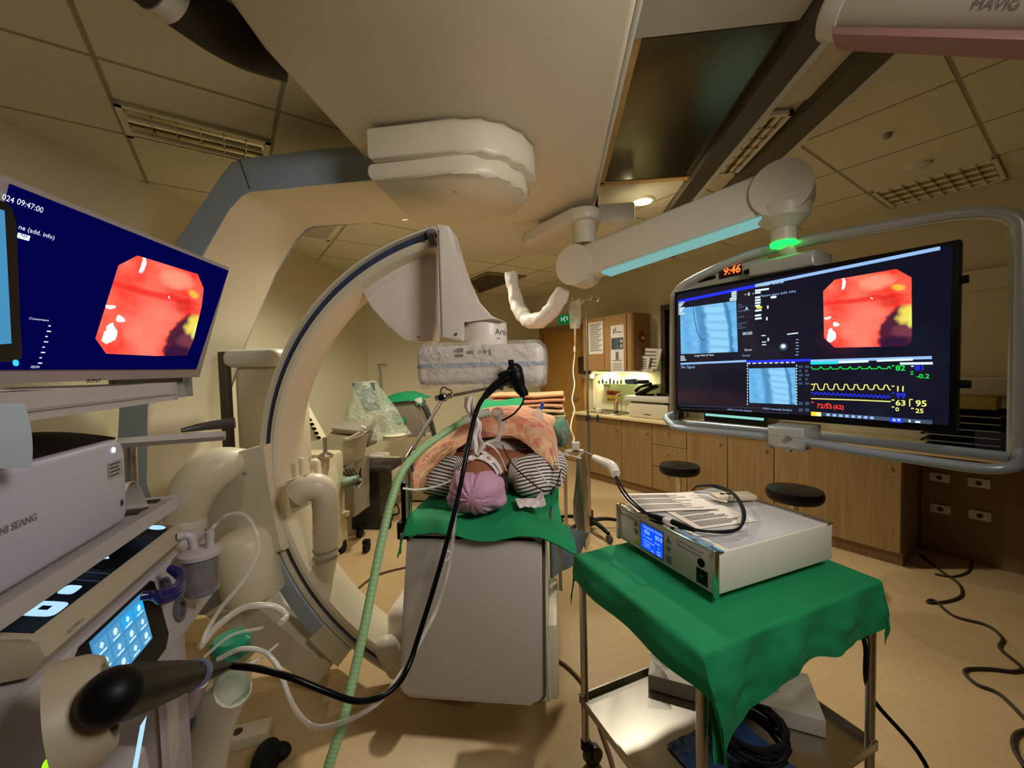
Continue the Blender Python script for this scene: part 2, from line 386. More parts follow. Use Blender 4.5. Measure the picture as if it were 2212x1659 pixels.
# smoke detector, sprinkler
for x, y, r, nm, lab, ct in ((1917, 289, .022, 'sprinkler_head', 'small dark sprinkler head in the ceiling right of the rails', 'sprinkler'), (1985, 355, .065, 'smoke_detector', 'flat round smoke detector beside the long louvred light', 'smoke detector')):
    p = atZ(x, y, H); mb = MB(); mb.lathe([(0, -.028), (r*.5, -.026), (r*.9, -.014), (r, 0)], p, n=24); tag(mb.build(nm, GREYP if r < .03 else OFFW), lab, ct)
# two suspended ceiling rails, dark inside with white flanges
RAILD = mat('dark_rail', S(84, 76, 62), .4, .3); RAILW = mat('white_rail_flange', S(206, 208, 200), .35)
for x0, x1, lab in ((.86, 1.0, 'left of the two long ceiling rails right of the dark recess'), (1.165, 1.315, 'right of the two long ceiling rails, edge tinted green')):
    t = thing('ceiling_rail', lab, 'rail', ((x0+x1)/2, 2, 2.64), 'ceiling rails')
    mb = MB(); mb.prism([V((x0, -.6, 2.64)), V((x1-.03, -.6, 2.64)), V((x1-.03, -.6, 2.7)), V((x0, -.6, 2.7))], V((0, 5.2, 0)), bev=.006, seg=1); mb.build('rail_channel', RAILD, t)
    mb = MB(); mb.prism([V((x1-.03, -.6, 2.636)), V((x1, -.6, 2.636)), V((x1, -.6, 2.7)), V((x1-.03, -.6, 2.7))], V((0, 5.2, 0)), bev=.004, seg=1); mb.build('rail_flange', RAILW, t)
mb = MB(); mb.prism([V((1.0, .4, 2.69)), V((1.165, .4, 2.69)), V((1.165, 2.05, 2.69)), V((1.0, 2.05, 2.69))], V((0, 0, .008))); struct(mb.build('trim_1', mat('cream_panel', S(216, 208, 184), .5)))
# dark glossy recess panel between the big housing and the rails
t = thing('recess_panel', 'dark glossy metal panel recessed in the ceiling right of the big white housing', 'ceiling panel', (.56, 2.15, 2.68))
mb = MB(); mb.prism([V((.33, 1.58, 2.685)), V((.85, 1.58, 2.685)), V((.85, 2.74, 2.685)), V((.33, 2.74, 2.685))], V((0, 0, .012))); mb.build('panel', mat('dark_polished_metal', S(98, 88, 62), .22, .85, var=.22, vs=3, bump=.08, bs=6), t)
mb = MB(); mb.prism([V((.27, 1.56, 2.68)), V((.33, 1.56, 2.68)), V((.33, 2.76, 2.68)), V((.27, 2.76, 2.68))], V((0, 0, .018))); mb.prism([V((.27, 2.74, 2.68)), V((.86, 2.74, 2.68)), V((.86, 2.79, 2.68)), V((.27, 2.79, 2.68))], V((0, 0, .018))); mb.build('rim', mat('raw_plaster_edge', S(206, 172, 108), .6, var=.2, vs=12), t)
mb = MB(); mb.prism([V((.27, 1.38, 2.67)), V((.86, 1.38, 2.67)), V((.86, 1.56, 2.67)), V((.27, 1.56, 2.67))], V((0, 0, .028)), bev=.006, seg=1); mb.prism([V((.27, 1.2, 2.68)), V((.86, 1.2, 2.68)), V((.86, 1.36, 2.68)), V((.27, 1.36, 2.68))], V((0, 0, .018))); mb.build('cover_strip', mat('grey_cover', S(186, 182, 166), .45), t)

hq = [atZ(x, y, 2.69) for x, y in ((1012, 606), (1052, 588), (1136, 597), (1034, 633))]; hc = sum(hq, V())/4
t = thing('ceiling_hatch', 'dark open ceiling hatch beyond the detector arm', 'ceiling hatch', hc)
mb = MB(); mb.prism(hq, V((0, 0, .008))); mb.build('opening', mat('painted_void_shade', S(66, 54, 34), .6), t)  # flat panel, shade inside the open hatch painted as its colour
mb = MB()
for k in range(4):
    a, b = hq[k], hq[(k+1) % 4]; i1, i2 = a+(hc-a)*.10, b+(hc-b)*.10; mb.prism([a, b, i2, i1], V((0, 0, -.012)))
mb.build('frame', mat('hatch_frame', S(150, 136, 100), .5), t)
# ------------------------------------------------------------------ ceiling-hung angiography C-arm
YC = 1.68; CX, CZ, CR = -.303, 1.075, 1.048
carm = thing('c_arm', 'large cream ceiling-hung X-ray C-arm with flat detector arching over the patient', 'X-ray machine', (CX, YC+.1, 0))
# ceiling carriage
zb = 2.47; xl, xr = -.86, .235
mb = MB(); prof = [(1.18, zb), (2.74, zb), (2.78, zb+.03), (2.80, 2.66), (.55, 2.66), (.62, 2.60)]
mb.prism([V((xl, y, z)) for y, z in prof], V((xr-xl, 0, 0)), bev=.022, seg=3); mb.build('ceiling_carriage', CREAM, carm, 35)
mb = MB(); mb.box((xr+.012, 1.75, zb+.06), (.02, 2.1, .07), bev=.008); mb.build('carriage_edge_trim', RAILW, carm)
mb = MB(); mb.box((-.31, 1.7, 2.68), (.9, 1.6, .036)); mb.build('carriage_rollers', RAILD, carm)
# turntable cover under the carriage
def capsule(xc, yc, r, xleft, n=18):
    return [(xleft, yc-r)]+[(xc+r*math.sin(math.pi*k/n), yc-r*math.cos(math.pi*k/n)) for k in range(n+1)]+[(xleft, yc+r)]
mb = MB(); mb.prism([V((x, y, 2.462)) for x, y in capsule(-.375, 1.86, .295, -.725)], V((0, 0, -.13)), bev=.02, seg=3)
mb.prism([V((x, y, 2.335)) for x, y in capsule(-.395, 1.86, .278, -.735)], V((0, 0, -.075)), bev=.03, seg=4); mb.build('turntable_cover', CREAM, carm, 50)
mb = MB(); mb.lathe([(0, -.002), (.012, -.002), (.012, .004), (0, .004)], (-.42, 1.75, 2.259), n=12); mb.build('cover_screw', STEEL, carm)
# bent support arm: blue-grey face, cream inner surface
YF, YB = 1.80, 2.30
outer = [(803, 312), (700, 321), (520, 341), (500, 350), (478, 378), (380, 520), (300, 720), (256, 880), (247, 1045), (262, 1180), (330, 1330)]
inner = [(520, 1330), (430, 1220), (345, 1150), (314, 1045), (316, 880), (365, 730), (440, 545), (492, 452), (520, 421), (540, 411), (700, 399), (815, 388)]
poly = [atY(x, y, YF) for x, y in outer+inner]
mb = MB(); mb.prism(poly, V((0, YB-YF, 0)), bev=.008, seg=2, side=1, back=1); mb.build('support_arm', [BLUEG, CREAM], carm, 25)
mb = MB(); s0, s1 = atY(517, 345, YF-.002), atY(540, 408, YF-.002)
mb.tube([s0, s1], .0022, 6, 1); mb.build('arm_seam', DKBLUE, carm)
# rear segment of the arm with rounded cap (joins arm and gantry)
bx = -1.79; mb = MB(); mb.box((bx+.14, 2.20, 1.24), (.28, .30, .62), bev=.05, seg=4); mb.build('arm_housing', CREAM, carm)
mb = MB(); mb.box((bx+.135, 2.19, 1.585), (.33, .36, .10), bev=.045, seg=4); mb.build('arm_housing_cap', OFFW, carm)
mb = MB(); mb.box((bx-.035, 2.05, 1.25), (.05, .04, .75), bev=.005, seg=1); mb.build('cable_slot', mat('dark_seam', S(70, 64, 48), .6), carm)
# the C itself, swept around the isocentre
def arc_sweep(mb, prof, a0, a1, n, mats):
    rings = []
    for k in range(n+1):
        t = R(a0+(a1-a0)*k/n); rad = V((-math.sin(t), 0, math.cos(t)))
        rings.append([mb.bm.verts.new(V((CX, 0, CZ))+rad*r+V((0, y, 0))) for r, y in prof])
    m_ = len(prof)
    for a, b in zip(rings, rings[1:]):
        for q in range(m_):
            f = mb.bm.faces.new((a[q], a[(q+1) % m_], b[(q+1) % m_], b[q])); f.material_index = mats[q]
    f = mb.bm.faces.new(rings[0]); f.material_index = 0; f = mb.bm.faces.new(rings[-1][::-1]); f.material_index = 0
r0 = CR
prof = [(r0, YC+.20), (r0, YC+.004), (r0-.003, YC), (r0-.014, YC), (r0-.018, YC+.02), (r0-.045, YC+.022), (r0-.052, YC), (r0-.07, YC), (r0-.082, YC+.01), (r0-.094, YC+.05), (r0-.10, YC+.11), (r0-.095, YC+.17), (r0-.08, YC+.20)]
mb = MB(); arc_sweep(mb, prof, 11, 173, 96, [0, 2, 0, 0, 1, 1, 0, 0, 0, 0, 0, 0, 0])
mb.build('c_ring', [CREAM, DKBLUE, BLACK], carm, 30)
mb = MB(); t = R(11.4); rad = V((-math.sin(t), 0, math.cos(t))); e = V((CX, YC-.002, CZ))+rad*(r0-.045); tg_ = V((-math.cos(t), 0, -math.sin(t)))
mb.prism([e-rad*.04, e+rad*.035, e+rad*.035+tg_*.03, e-rad*.04+tg_*.03], V((0, .03, 0)), bev=.006, seg=2); mb.build('ring_end_stop', mat('grey_end_stop', S(120, 118, 122), .4), carm)
w0_ = e+tg_*.055-rad*.0; mb = MB(); mb.prism([w0_+V((0, -.001, .013)), w0_+V((-.015, -.001, -.012)), w0_+V((.015, -.001, -.012))], V((0, .002, 0))); mb.build('warning_mark', mat('warning_ink', S(60, 50, 60), .5), carm)
# carriage that grips the C on the left
mb = MB(); g = [(425, 1005), (468, 987), (545, 968), (574, 960), (579, 1040), (592, 1120), (613, 1190), (545, 1214), (425, 1214)]
mb.prism([atY(x, y, YC-.035) for x, y in g], V((0, .30, 0)), bev=.012, seg=3); mb.build('gantry_block', CREAM, carm, 40)
for x, y in ((530, 1022), (563, 1158)):
    mb = MB(); mb.lathe([(.007, 0), (.007, .004), (0, .004)], atY(x, y, YC-.036), (0, -1, 0), n=10); mb.build('block_screw', GREYP, carm)
mb = MB(); p0, p1 = atY(522, 1150, YC-.05), atY(556, 1300, YC-.05)
ax = (p1-p0).normalized(); mb.lathe([(0, -.02), (.06, -.012), (.105, .01), (.122, .05), (.122, .27), (.118, .285), (0, .285)], p0, ax, 32); mb.build('drive_motor', CREAM, carm, 50)
# lower guide shoe outside the ring and its bracket
mb = MB(); sp = [(r0+.003, YC+.19), (r0+.003, YC+.01), (r0+.012, YC), (r0+.085, YC), (r0+.095, YC+.01), (r0+.095, YC+.19)]
arc_sweep(mb, sp, 112, 141, 24, [0]*6); mb.build('guide_shoe', BLUEG, carm)
mb = MB(); arc_sweep(mb, [(r0+.004, YC+.2), (r0+.004, YC-.012), (r0+.10, YC-.012), (r0+.10, YC+.2)], 133, 142, 8, [0]*4); mb.build('shoe_end', CREAM, carm)
mb = MB(); mb.prism([atY(x, y, YC+.0) for x, y in ((440, 1330), (560, 1310), (690, 1430), (725, 1425), (680, 1488), (640, 1460))], V((0, .22, 0)), bev=.01); mb.build('lower_bracket', CREAM, carm)
# cable hoses
mb = MB(); mb.tube([atY(575, 1000, 1.75), atY(520, 996, 1.68), atY(460, 1016, 1.60), atY(418, 1060, 1.56), atY(398, 1120, 1.55)], [.048, .052, .085, .092, .088, .075], 20, 8); mb.build('cable_elbow', CREAM, carm, 60)
mb = MB(); mb.tube([atY(452, 978, 1.615), atY(486, 1040, 1.615)], .006, 8, 1); mb.lathe([(.078, 0), (.082, .01), (.082, .05), (.07, .055)], atY(398, 1118, 1.55), (-.05, 0, -1), 24); mb.build('elbow_collar', OFFW, carm)
mb = MB(); mb.prism([atY(x, y, 1.62) for x, y in ((616, 1040), (662, 1022), (668, 1090), (628, 1112))], V((0, .06, 0)), bev=.008); mb.box(atY(652, 1010, 1.72), (.02, .02, .09), bev=.004); mb.build('hose_plate', CREAM, carm)
mb = MB(); mb.tube([atY(636, 1072, 1.62), atY(665, 1052, 1.64), atY(694, 1056, 1.67), atY(703, 1090, 1.70), atY(704, 1150, 1.72), atY(703, 1210, 1.74), atY(692, 1280, 1.78)], [.05, .058, .058, .056, .056, .056, .05, .042], 20, 8); mb.build('cable_hose', CREAM, carm, 60)
for y in (1145, 1185, 1202):
    mb = MB(); mb.lathe([(.0575, -.002), (.0585, 0), (.0575, .002)], atY(704, y, 1.725), (0, 0, 1), 24); mb.build('hose_clamp_ring', mat('hose_ring', S(150, 142, 120), .5), carm)
# X-ray tube housing at the bottom
mb = MB(); mb.box((-.42, 1.90, .285), (.80, .34, .24), bev=.07, seg=5); mb.build('tube_housing', WHITE, carm, 50)
mb = MB()
for x in (-.66, -.42, -.18): mb.box((x, 1.90, .4055), (.004, .24, .003))
mb.box((-.42, 1.87, .4055), (.68, .004, .003)); mb.build('housing_seams', GREYP, carm)
mb = MB(); mb.tube([atY(835, 1398, 1.66), atY(862, 1440, 1.70)], [.05, .055], 20, 1); mb.ell(atY(835, 1398, 1.66), .05); mb.build('tube_end_cap', OFFW, carm, 60)
# detector mount
mb = MB(); q = [(943, 483), (968, 487), (981, 539), (998, 592), (1017, 642), (1053, 682), (1086, 691), (1000, 693), (998, 735), (950, 727), (945, 700)]
mb.prism([atY(x, y, 1.60) for x, y in q], V((0, .17, 0)), bev=.006, seg=2); mb.build('detector_arm', WHITE, carm, 30)
mb = MB(); mb.box(atY(952, 610, 1.597), (.004, .004, .42)); mb.build('arm_groove', GREYP, carm)
mb = MB(); q = [(941, 528), (940, 700), (934, 735), (918, 739), (873, 735), (832, 702), (803, 664), (784, 628), (773, 601), (820, 568), (885, 540)]
mb.prism([atY(x, y, 1.74) for x, y in q], V((0, .11, 0)), bev=.008, seg=2); mb.build('counterweight_cover', WHITE, carm, 30)
mb = MB()
for x, y in ((905, 728), (788, 617), (900, 552)): mb.lathe([(.006, 0), (.006, .003), (0, .003)], atY(x, y, 1.738), (0, -1, 0), n=10)
mb.lathe([(.006, 0), (.006, .003), (0, .003)], atY(985, 722, 1.598), (0, -1, 0), n=10); mb.build('cover_screw', STEEL, carm)
nc = V((-.30, 1.70, 0)); mb = MB(); mb.lathe([(.088, 1.575), (.092, 1.60), (.092, 1.675), (.086, 1.69), (.0, 1.69)], nc, n=40); mb.build('rotation_collar', WHITE, carm)
mb = MB()
c0 = nc+V((0, 0, 1.635))
def wrap(mb, t, size, c, r, z, ang0):                  # lettering wrapped round the collar
    me_ = MB(); me_.text(t, size, (0, 0, 0), (1, 0, 0), (0, 1, 0))
    mp = [mb.bm.verts.new(V((c.x+r*math.sin(ang0+v.co.x/r), c.y-r*math.cos(ang0+v.co.x/r), z+v.co.y))) for v in me_.bm.verts]; me_.bm.verts.index_update()
    for f in me_.bm.faces:
        try: mb.bm.faces.new([mp[v.index] for v in f.verts])
        except ValueError: pass
    me_.bm.free()
wrap(mb, 'Artis', .036, nc, .0927, 1.633, .62); wrap(mb, 'one', .012, nc, .0927, 1.615, .7); mb.build('collar_lettering', DINK, carm)
mb = MB(); at_ = atY(1000, 528, 1.62); mb.text('Artis', .028, atX(989, 512, -.392)+V((.003, 0, 0)), (0, .25, -1), (0, 1, .25)); mb.build('arm_lettering', INK, carm)
def rr_poly(x0, x1, z0, z1, r, n=6):
    o = []
    for cx, cz, a0 in ((x1-r, z1-r, 0), (x0+r, z1-r, 90), (x0+r, z0+r, 180), (x1-r, z0+r, 270)):
        for k in range(n+1): t = R(a0+90*k/n); o.append((cx+r*math.cos(t), cz+r*math.sin(t)))
    return o
# flat detector
dx, dy0, dz0, dz1 = -.30, 1.53, 1.436, 1.592
mb = MB(); mb.box((dx, 1.745, 1.513), (.50, .43, .154), bev=.032, seg=5); mb.i = 1; rp_ = rr_poly(dx-.252, dx+.252, 1.745-.217, 1.745+.217, .034); mb.prism([V((x, y, 1.503)) for x, y in rp_], V((0, 0, .020)), bev=.002, seg=1); mb.build('detector_housing', [WHITE, BLUEG], carm, 50)
mb = MB(); BTN = mat('dark_button', S(92, 88, 86), .4)
for x, y, w_, h_ in ((992, 757, .032, .016), (992, 768, .032, .012), (1016, 761, .026, .012), (1037, 760, .012, .014), (1048, 760, .012, .014), (1058, 760, .010, .024)):
    p = atY(x, y, dy0-.001); mb.box(p, (w_, .006, h_), bev=.0028, seg=2)
mb.build('control_buttons', BTN, carm)
# clear sterile bag over the detector
def bag(u, v):
    a = u*2*math.pi; ca, sa = math.cos(a), math.sin(a); e = .22
    x = (abs(ca)**e)*(1 if ca > 0 else -1)*.2535; y = (abs(sa)**e)*(1 if sa > 0 else -1)*.2185
    zz = 1.602-.180*v; k = 1-.03*max(0, (v-.7)/.3)**2-.08*max(0, (.12-v)/.12); p = V((dx+x*k, 1.745+y*k, zz))
    nn = N_.noise(V((p.x*13, p.y*13, p.z*9)))*.006+N_.noise(V((p.x*34, p.y*34, p.z*30)))*.004+.0025*(1-abs(N_.noise(V((p.x*30+p.z*18, p.y*30, p.z*44)))))**6
    if v > .93: p.z += N_.noise(V((a*3, 1, 2)))*.02
    return p+V((ca, sa, 0))*abs(nn)
mb = MB(); mb.grid(bag, 220, 44, .0008); tag(mb.build('plastic_cover', CLEAR, None, 70), 'crinkled clear plastic bag pulled over the flat X-ray detector', 'plastic cover')

# ------------------------------------------------------------------ corrugated duct at the top left
mb = MB(); D = [atZ(x, y, 2.595) for x, y in ((300, -70), (390, 0), (470, 58), (540, 96), (620, 122))]; P = crom(D, 26); rr = [.075+.004*(k % 2) for k in range(len(P))]
mb.tube(P, rr, 28, 1); h_ = mb.build('corrugated_duct', mat('brown_grey_duct', S(74, 66, 56), .5), None, 10)
tag(h_, 'ribbed dark flexible duct hanging under the ceiling at the upper left', 'duct')
mb = MB(); mb.lathe([(.066, -.04), (.082, -.036), (.082, .014), (.066, .018)], D[0]*.35+D[1]*.65, (D[1]-D[0]), 28); mb.build('duct_collar', OFFW, h_)
# ------------------------------------------------------------------ patient table
TT = .965                                             # table top height
tbl = thing('patient_table', 'narrow X-ray table with a pale grey end panel carrying the patient', 'table', (-.30, 1.9, 0))
TX0, TX1 = -.515, -.065
mb = MB(); mb.box((-.29, 2.55, TT-.03), (.46, 2.5, .05), bev=.02, seg=3); mb.build('tabletop', OFFW, tbl)
PANELM = mat('pale_grey_panel', S(196, 188, 180), .42)
def pnl(u, v):                                        # slightly dished end panel
    x0, x1 = -.507-.045*(1-v), -.063-.012*(1-v); x = x0+(x1-x0)*u; z = .375+v*.575
    e = max(0, (abs(u-.5)-.42)/.08); f = max(0, (.07-v)/.07)
    return V((x, 1.30+.012*e*e+.018*f*f+.02*(1-v)*0, z))
def rr_poly(x0, x1, z0, z1, r, n=6):
    o = []
    for cx, cz, a0 in ((x1-r, z1-r, 0), (x0+r, z1-r, 90), (x0+r, z0+r, 180), (x1-r, z0+r, 270)):
        for k in range(n+1): t = R(a0+90*k/n); o.append((cx+r*math.cos(t), cz+r*math.sin(t)))
    return o
def tap(p, y): return V((p[0]-.045*max(0, (.95-p[1])/.575)*(.2+1.0*(1-(p[0]+.515)/.45)), y, p[1]))
mb = MB(); o = rr_poly(-.515, -.062, .372, .952, .035); mb.prism([tap(p, 1.30) for p in o], V((0, .03, 0)), bev=.012, seg=3); mb.build('end_panel', PANELM, tbl, 50)
mb = MB(); o = rr_poly(-.522, -.052, .362, .955, .035); mb.prism([tap(p, 1.318) for p in o], V((0, .022, 0)), bev=.006); mb.build('panel_gasket', mat('dark_gasket', S(86, 78, 70), .6), tbl, 50)
mb = MB(); mb.prism([V((x, 1.345, z)) for x, z in ((-.50, .95), (-.06, .95), (-.045, .345), (-.14, .335), (-.30, .338), (-.42, .355), (-.52, .375))], V((0, .36, 0)), bev=.015, seg=3); mb.build('end_housing', CREAM, tbl, 40)
mb = MB(); mb.box((-.035, 1.53, .47), (.035, .32, .27), bev=.01); mb.build('side_box', CREAM, tbl)
mb = MB(); mb.box((-.29, 3.0, .50), (.34, .62, .88), bev=.06, seg=4); mb.build('column', CREAM, tbl); mb = MB(); mb.box((-.29, 3.0, .035), (.5, .95, .07), bev=.03, seg=3); mb.build('foot', OFFW, tbl)
for x in (-.545, -.035):
    mb = MB(); mb.box((x, 2.35, TT-.025), (.012, 1.9, .028), bev=.003, seg=1); mb.build('side_rail', STEEL, tbl)
# bluish curtain hanging on the right side
def cur(u, v):
    zt_c, zb_c = .83-.10*u, .575+.15*u*u; return V((-.05+.18*u, 1.72+.14*u+.03*math.sin(u*8)*v, zt_c+(zb_c-zt_c)*v))
mb = MB(); mb.grid(cur, 16, 10, .006); mb.build('side_curtain', mat('blue_grey_apron', S(112, 124, 132), .6, bump=.2, bs=40), tbl)
mb = MB(); mb.box((-.005, 1.66, .72), (.014, .02, .30)); mb.build('curtain_bracket', STEEL, tbl)

# green sheet over the head end
def drape(u, v):
    x = -.565+.58*u; y = 1.262+.66*v; z = TT+.024+.006*N_.noise(V((u*5, v*4, 1)))+.006*math.sin(u*9+v*5)
    if v < .10: k = (.10-v)/.10; z -= .038*k**1.3+.008*k*math.sin(u*12+1); y += .012*k
    if u < .07: k = (.07-u)/.07; z -= .07*k; x += .02*k
    if u > .74:
        k = (u-.74)/.26; z -= k**1.2*(.035+.045*max(0, 1-v*1.6))-.010*math.sin(v*15)*k; x -= .02*k*(v > .3); x += .035*k*max(0, 1-v*2)
        if v < .10: z += .03*k*(.10-v)/.10
    return V((x, y, z+.004*N_.noise(V((u*17, v*13, 4)))))
mb = MB(); mb.grid(drape, 70, 54, .005); tag(mb.build('green_drape', GREEN, None, 80), 'green surgical sheet spread under the head of the patient', 'drape')

# ------------------------------------------------------------------ patient
pt = thing('person', 'patient lying face up on the narrow table in a striped gown and pink hair cap', 'person', (-.29, 1.7, TT))
def remesh(mb, name, mats, parent, vox=.009, sm=6, disp=None):
    me = bpy.data.meshes.new(name); mb.bm.to_mesh(me); mb.bm.free(); ob = bpy.data.objects.new(name, me); COL.objects.link(ob)
    r = ob.modifiers.new('r', 'REMESH'); r.mode = 'VOXEL'; r.voxel_size = vox
    s = ob.modifiers.new('s', 'SMOOTH'); s.iterations = sm; s.factor = .5
    dg = bpy.context.evaluated_depsgraph_get(); me2 = bpy.data.meshes.new_from_object(ob.evaluated_get(dg)); bpy.data.objects.remove(ob); bpy.data.meshes.remove(me)
    b2 = MB(); b2.bm.from_mesh(me2); bpy.data.meshes.remove(me2)
    if disp:
        b2.bm.normal_update()
        for v in b2.bm.verts: v.co += disp(v.co, v.normal)
    for f in b2.bm.faces: f.material_index = 0
    return b2.build(name, mats, parent, 60)
PX = -.290; hz = 1.085; hy = 1.44                      # head centre
mb = MB()
mb.ell((PX, hy-.01, hz-.005), (.076, .105, .092)); mb.ell((PX, hy+.06, hz+.02), (.062, .075, .072)); mb.ell((PX, hy+.105, hz+.035), (.036, .035, .038))   # skull, face, chin
mb.tube([(PX, hy+.018, hz+.093), (PX, hy+.043, hz+.108), (PX, hy+.058, hz+.112)], [.010, .014, .018], 10, 3); mb.ell((PX, hy+.058, hz+.108), (.021, .014, .015))   # nose
for s_ in (-1, 1):
    mb.ell((PX+s_*.031, hy+.01, hz+.082), (.018, .012, .012))                      # closed eyes
    mb.ell((PX+s_*.08, hy+.03, hz-.012), (.011, .026, .03)); mb.ell((PX+s_*.03, hy-.014, hz+.086), (.024, .009, .010))   # ears, brows
mb.ell((PX, hy+.083, hz+.092), (.026, .008, .012)); mb.ell((PX, hy+.096, hz+.088), (.023, .008, .011))   # lips
mb.tube([(PX, hy+.06, hz-.02), (PX, hy+.12, hz-.02), (PX, hy+.20, hz-.03)], [.058, .057, .075], 18, 4)     # neck
mb.tube([(PX-.18, hy+.25, TT+.11), (PX, hy+.235, TT+.115), (PX+.18, hy+.25, TT+.11)], [.06, .085, .06], 16, 4)
mb.ell((PX, hy+.40, TT+.12), (.175, .23, .105)); mb.ell((PX, hy+.66, TT+.11), (.155, .2, .10)); mb.ell((PX, hy+.86, TT+.10), (.17, .15, .095))
for s_ in (-1, 1):
    mb.tube([(PX+s_*.19, hy+.25, TT+.10), (PX+s_*.215, hy+.40, TT+.085), (PX+s_*.205, hy+.56, TT+.07), (PX+s_*.19, hy+.70, TT+.06), (PX+s_*.185, hy+.80, TT+.055)], [.058, .05, .043, .036, .028], 14, 4)
    hb = V((PX+s_*.185, hy+.85, TT+.05)); mb.ell(hb, (.02, .045, .036))
    for k, L in enumerate((.075, .085, .08, .062)):
        z_ = .027-.018*k; mb.tube([hb+V((0, .03, z_)), hb+V((-s_*.004, .03+L*.55, z_)), hb+V((-s_*.014, .03+L, z_-.004))], [.0095, .009, .0075], 8, 3)
    mb.tube([hb+V((-s_*.01, -.02, .03)), hb+V((-s_*.022, .01, .048)), hb+V((-s_*.024, .04, .05))], [.011, .0095, .008], 8, 3)
    mb.tube([(PX+s_*.09, hy+.88, TT+.09), (PX+s_*.10, hy+1.10, TT+.085), (PX+s_*.095, hy+1.30, TT+.075), (PX+s_*.09, hy+1.50, TT+.065), (PX+s_*.085, hy+1.68, TT+.05)], [.085, .075, .056, .055, .036], 16, 4)
    mb.tube([(PX+s_*.085, hy+1.68, TT+.035), (PX+s_*.088, hy+1.70, TT+.10), (PX+s_*.092, hy+1.71, TT+.19)], [.034, .032, .022], 12, 4)
remesh(mb, 'body', SKIN, pt, .0085, 4)
# striped gown on shoulders, chest and arms
GOWN = mat('striped_gown', S(224, 216, 210), .8)
def gown_nodes():
    M = GOWN; h = NT(M); b = M.node_tree.nodes['Principled BSDF']; sp = h.n('ShaderNodeSeparateXYZ'); h.put(sp.inputs[0], h.tc.outputs['Object'])
    ax_ = h.math('ABSOLUTE', sp.outputs[0]); dx_ = h.math('SUBTRACT', .125, ax_)
    w_ = h.math('ADD', sp.outputs[2], h.math('MULTIPLY', sp.outputs[1], .45)); w_ = h.math('ADD', w_, h.math('MULTIPLY', h.math('MAXIMUM', dx_, 0), 1.7)); w_ = h.math('ADD', w_, h.math('MULTIPLY', h.math('MINIMUM', dx_, 0), .22))
    w_ = h.math('ADD', w_, h.math('MULTIPLY', h.noise(h.tc.outputs['Object'], 7, 2), .03))
    s_ = h.math('SINE', h.math('MULTIPLY', w_, 2*math.pi/.0150)); c = h.mix(h.ramp(s_, .1, .45), S(230, 220, 214), S(58, 52, 52)); h.put(b.inputs['Base Color'], c)
gown_nodes()
mb = MB()
mb.ell((PX, hy+.42, TT+.12), (.20, .23, .125))
for s_ in (-1, 1):
    mb.tube([(PX+s_*.085, hy+.175, TT+.12), (PX+s_*.19, hy+.18, TT+.105), (PX+s_*.235, hy+.26, TT+.095), (PX+s_*.25, hy+.40, TT+.085), (PX+s_*.24, hy+.56, TT+.08)], [.05, .085, .085, .078, .06], 16, 5)
    mb.ell((PX+s_*.19, hy+.13, TT+.075), (.085, .07, .055))
remesh(mb, 'gown', GOWN, pt, .009, 5, lambda c, n: n*(.006*N_.noise(c*14)))
# pink bouffant cap
CAPM = mat('pink_cap_fabric', S(206, 158, 186), .75, var=.10, vs=18, bump=.4, bs=90, sss=.0)
mb = MB(); mb.ell((PX+.002, hy-.055, hz-.016), (.098, .092, .076), u=64, v=44); mb.ell((PX+.062, hy-.05, hz-.040), (.045, .06, .042)); mb.ell((PX-.050, hy-.06, hz-.045), (.055, .06, .040)); mb.ell((PX-.07, hy-.02, hz+.01), (.034, .05, .04))
def pleat(c, n):
    a = math.atan2(c.z-hz+.02, c.x-PX); r = math.hypot(c.x-PX, c.z-hz+.02)
    return n*(.007*N_.noise(V((math.cos(a)*4, math.sin(a)*4, r*9)))*min(1, r/.03)+.0035*N_.noise(V((math.cos(a)*11, math.sin(a)*11, r*12)))*min(1, r/.03)+.006*N_.noise(V((c.x*14, c.y*8, c.z*14))))
remesh(mb, 'hair_cap', CAPM, pt, .005, 5, pleat)
mb = MB(); mb.ell((PX+.082, hy+.012, hz-.02), (.02, .03, .05)); mb.build('hair', mat('dark_hair', S(30, 24, 22), .7), pt)
# tapes and pads on the face
def band(y0, y1, rx, rz, a0, a1, bump=0, sag=.0):
    def f(u, v):
        a = R(a0+(a1-a0)*u); c = math.cos(a); return V((PX-rx*c, hy+y0+(y1-y0)*v+sag*c*c+.004*math.sin(u*7), hz+rz*math.sin(a)+bump*math.exp(-(c*rx/.02)**2)))
    return f
mb = MB(); mb.grid(band(.010, .052, .083, .096, 14, 172, .014, -.012), 44, 6, .003); mb.build('face_tape', GAUZE, pt)
mb = MB(); mb.grid(band(-.034, -.006, .080, .093, 38, 158, .0, -.008), 34, 5, .003); mb.build('eye_tape', GAUZE, pt)
for q in (-.022, .018, .044):
    mb = MB(); mb.lathe([(.014, 0), (.0145, .005), (.008, .0065), (.006, .003), (0, .003)], (PX+q, hy-.020, hz+.0935-abs(q)*abs(q)*7), (q*6, -.55, 1), 16); mb.build('eye_pad', GAUZE, pt)
mb = MB(); mb.tube([(PX-.075, hy+.115, hz+.0), (PX-.04, hy+.105, hz+.085), (PX+.005, hy+.10, hz+.118), (PX+.05, hy+.105, hz+.09), (PX+.085, hy+.115, hz+.01)], [.006, .008, .012, .008, .006], 8, 6, flat=.5); mb.build('tube_tie', GAUZE, pt)
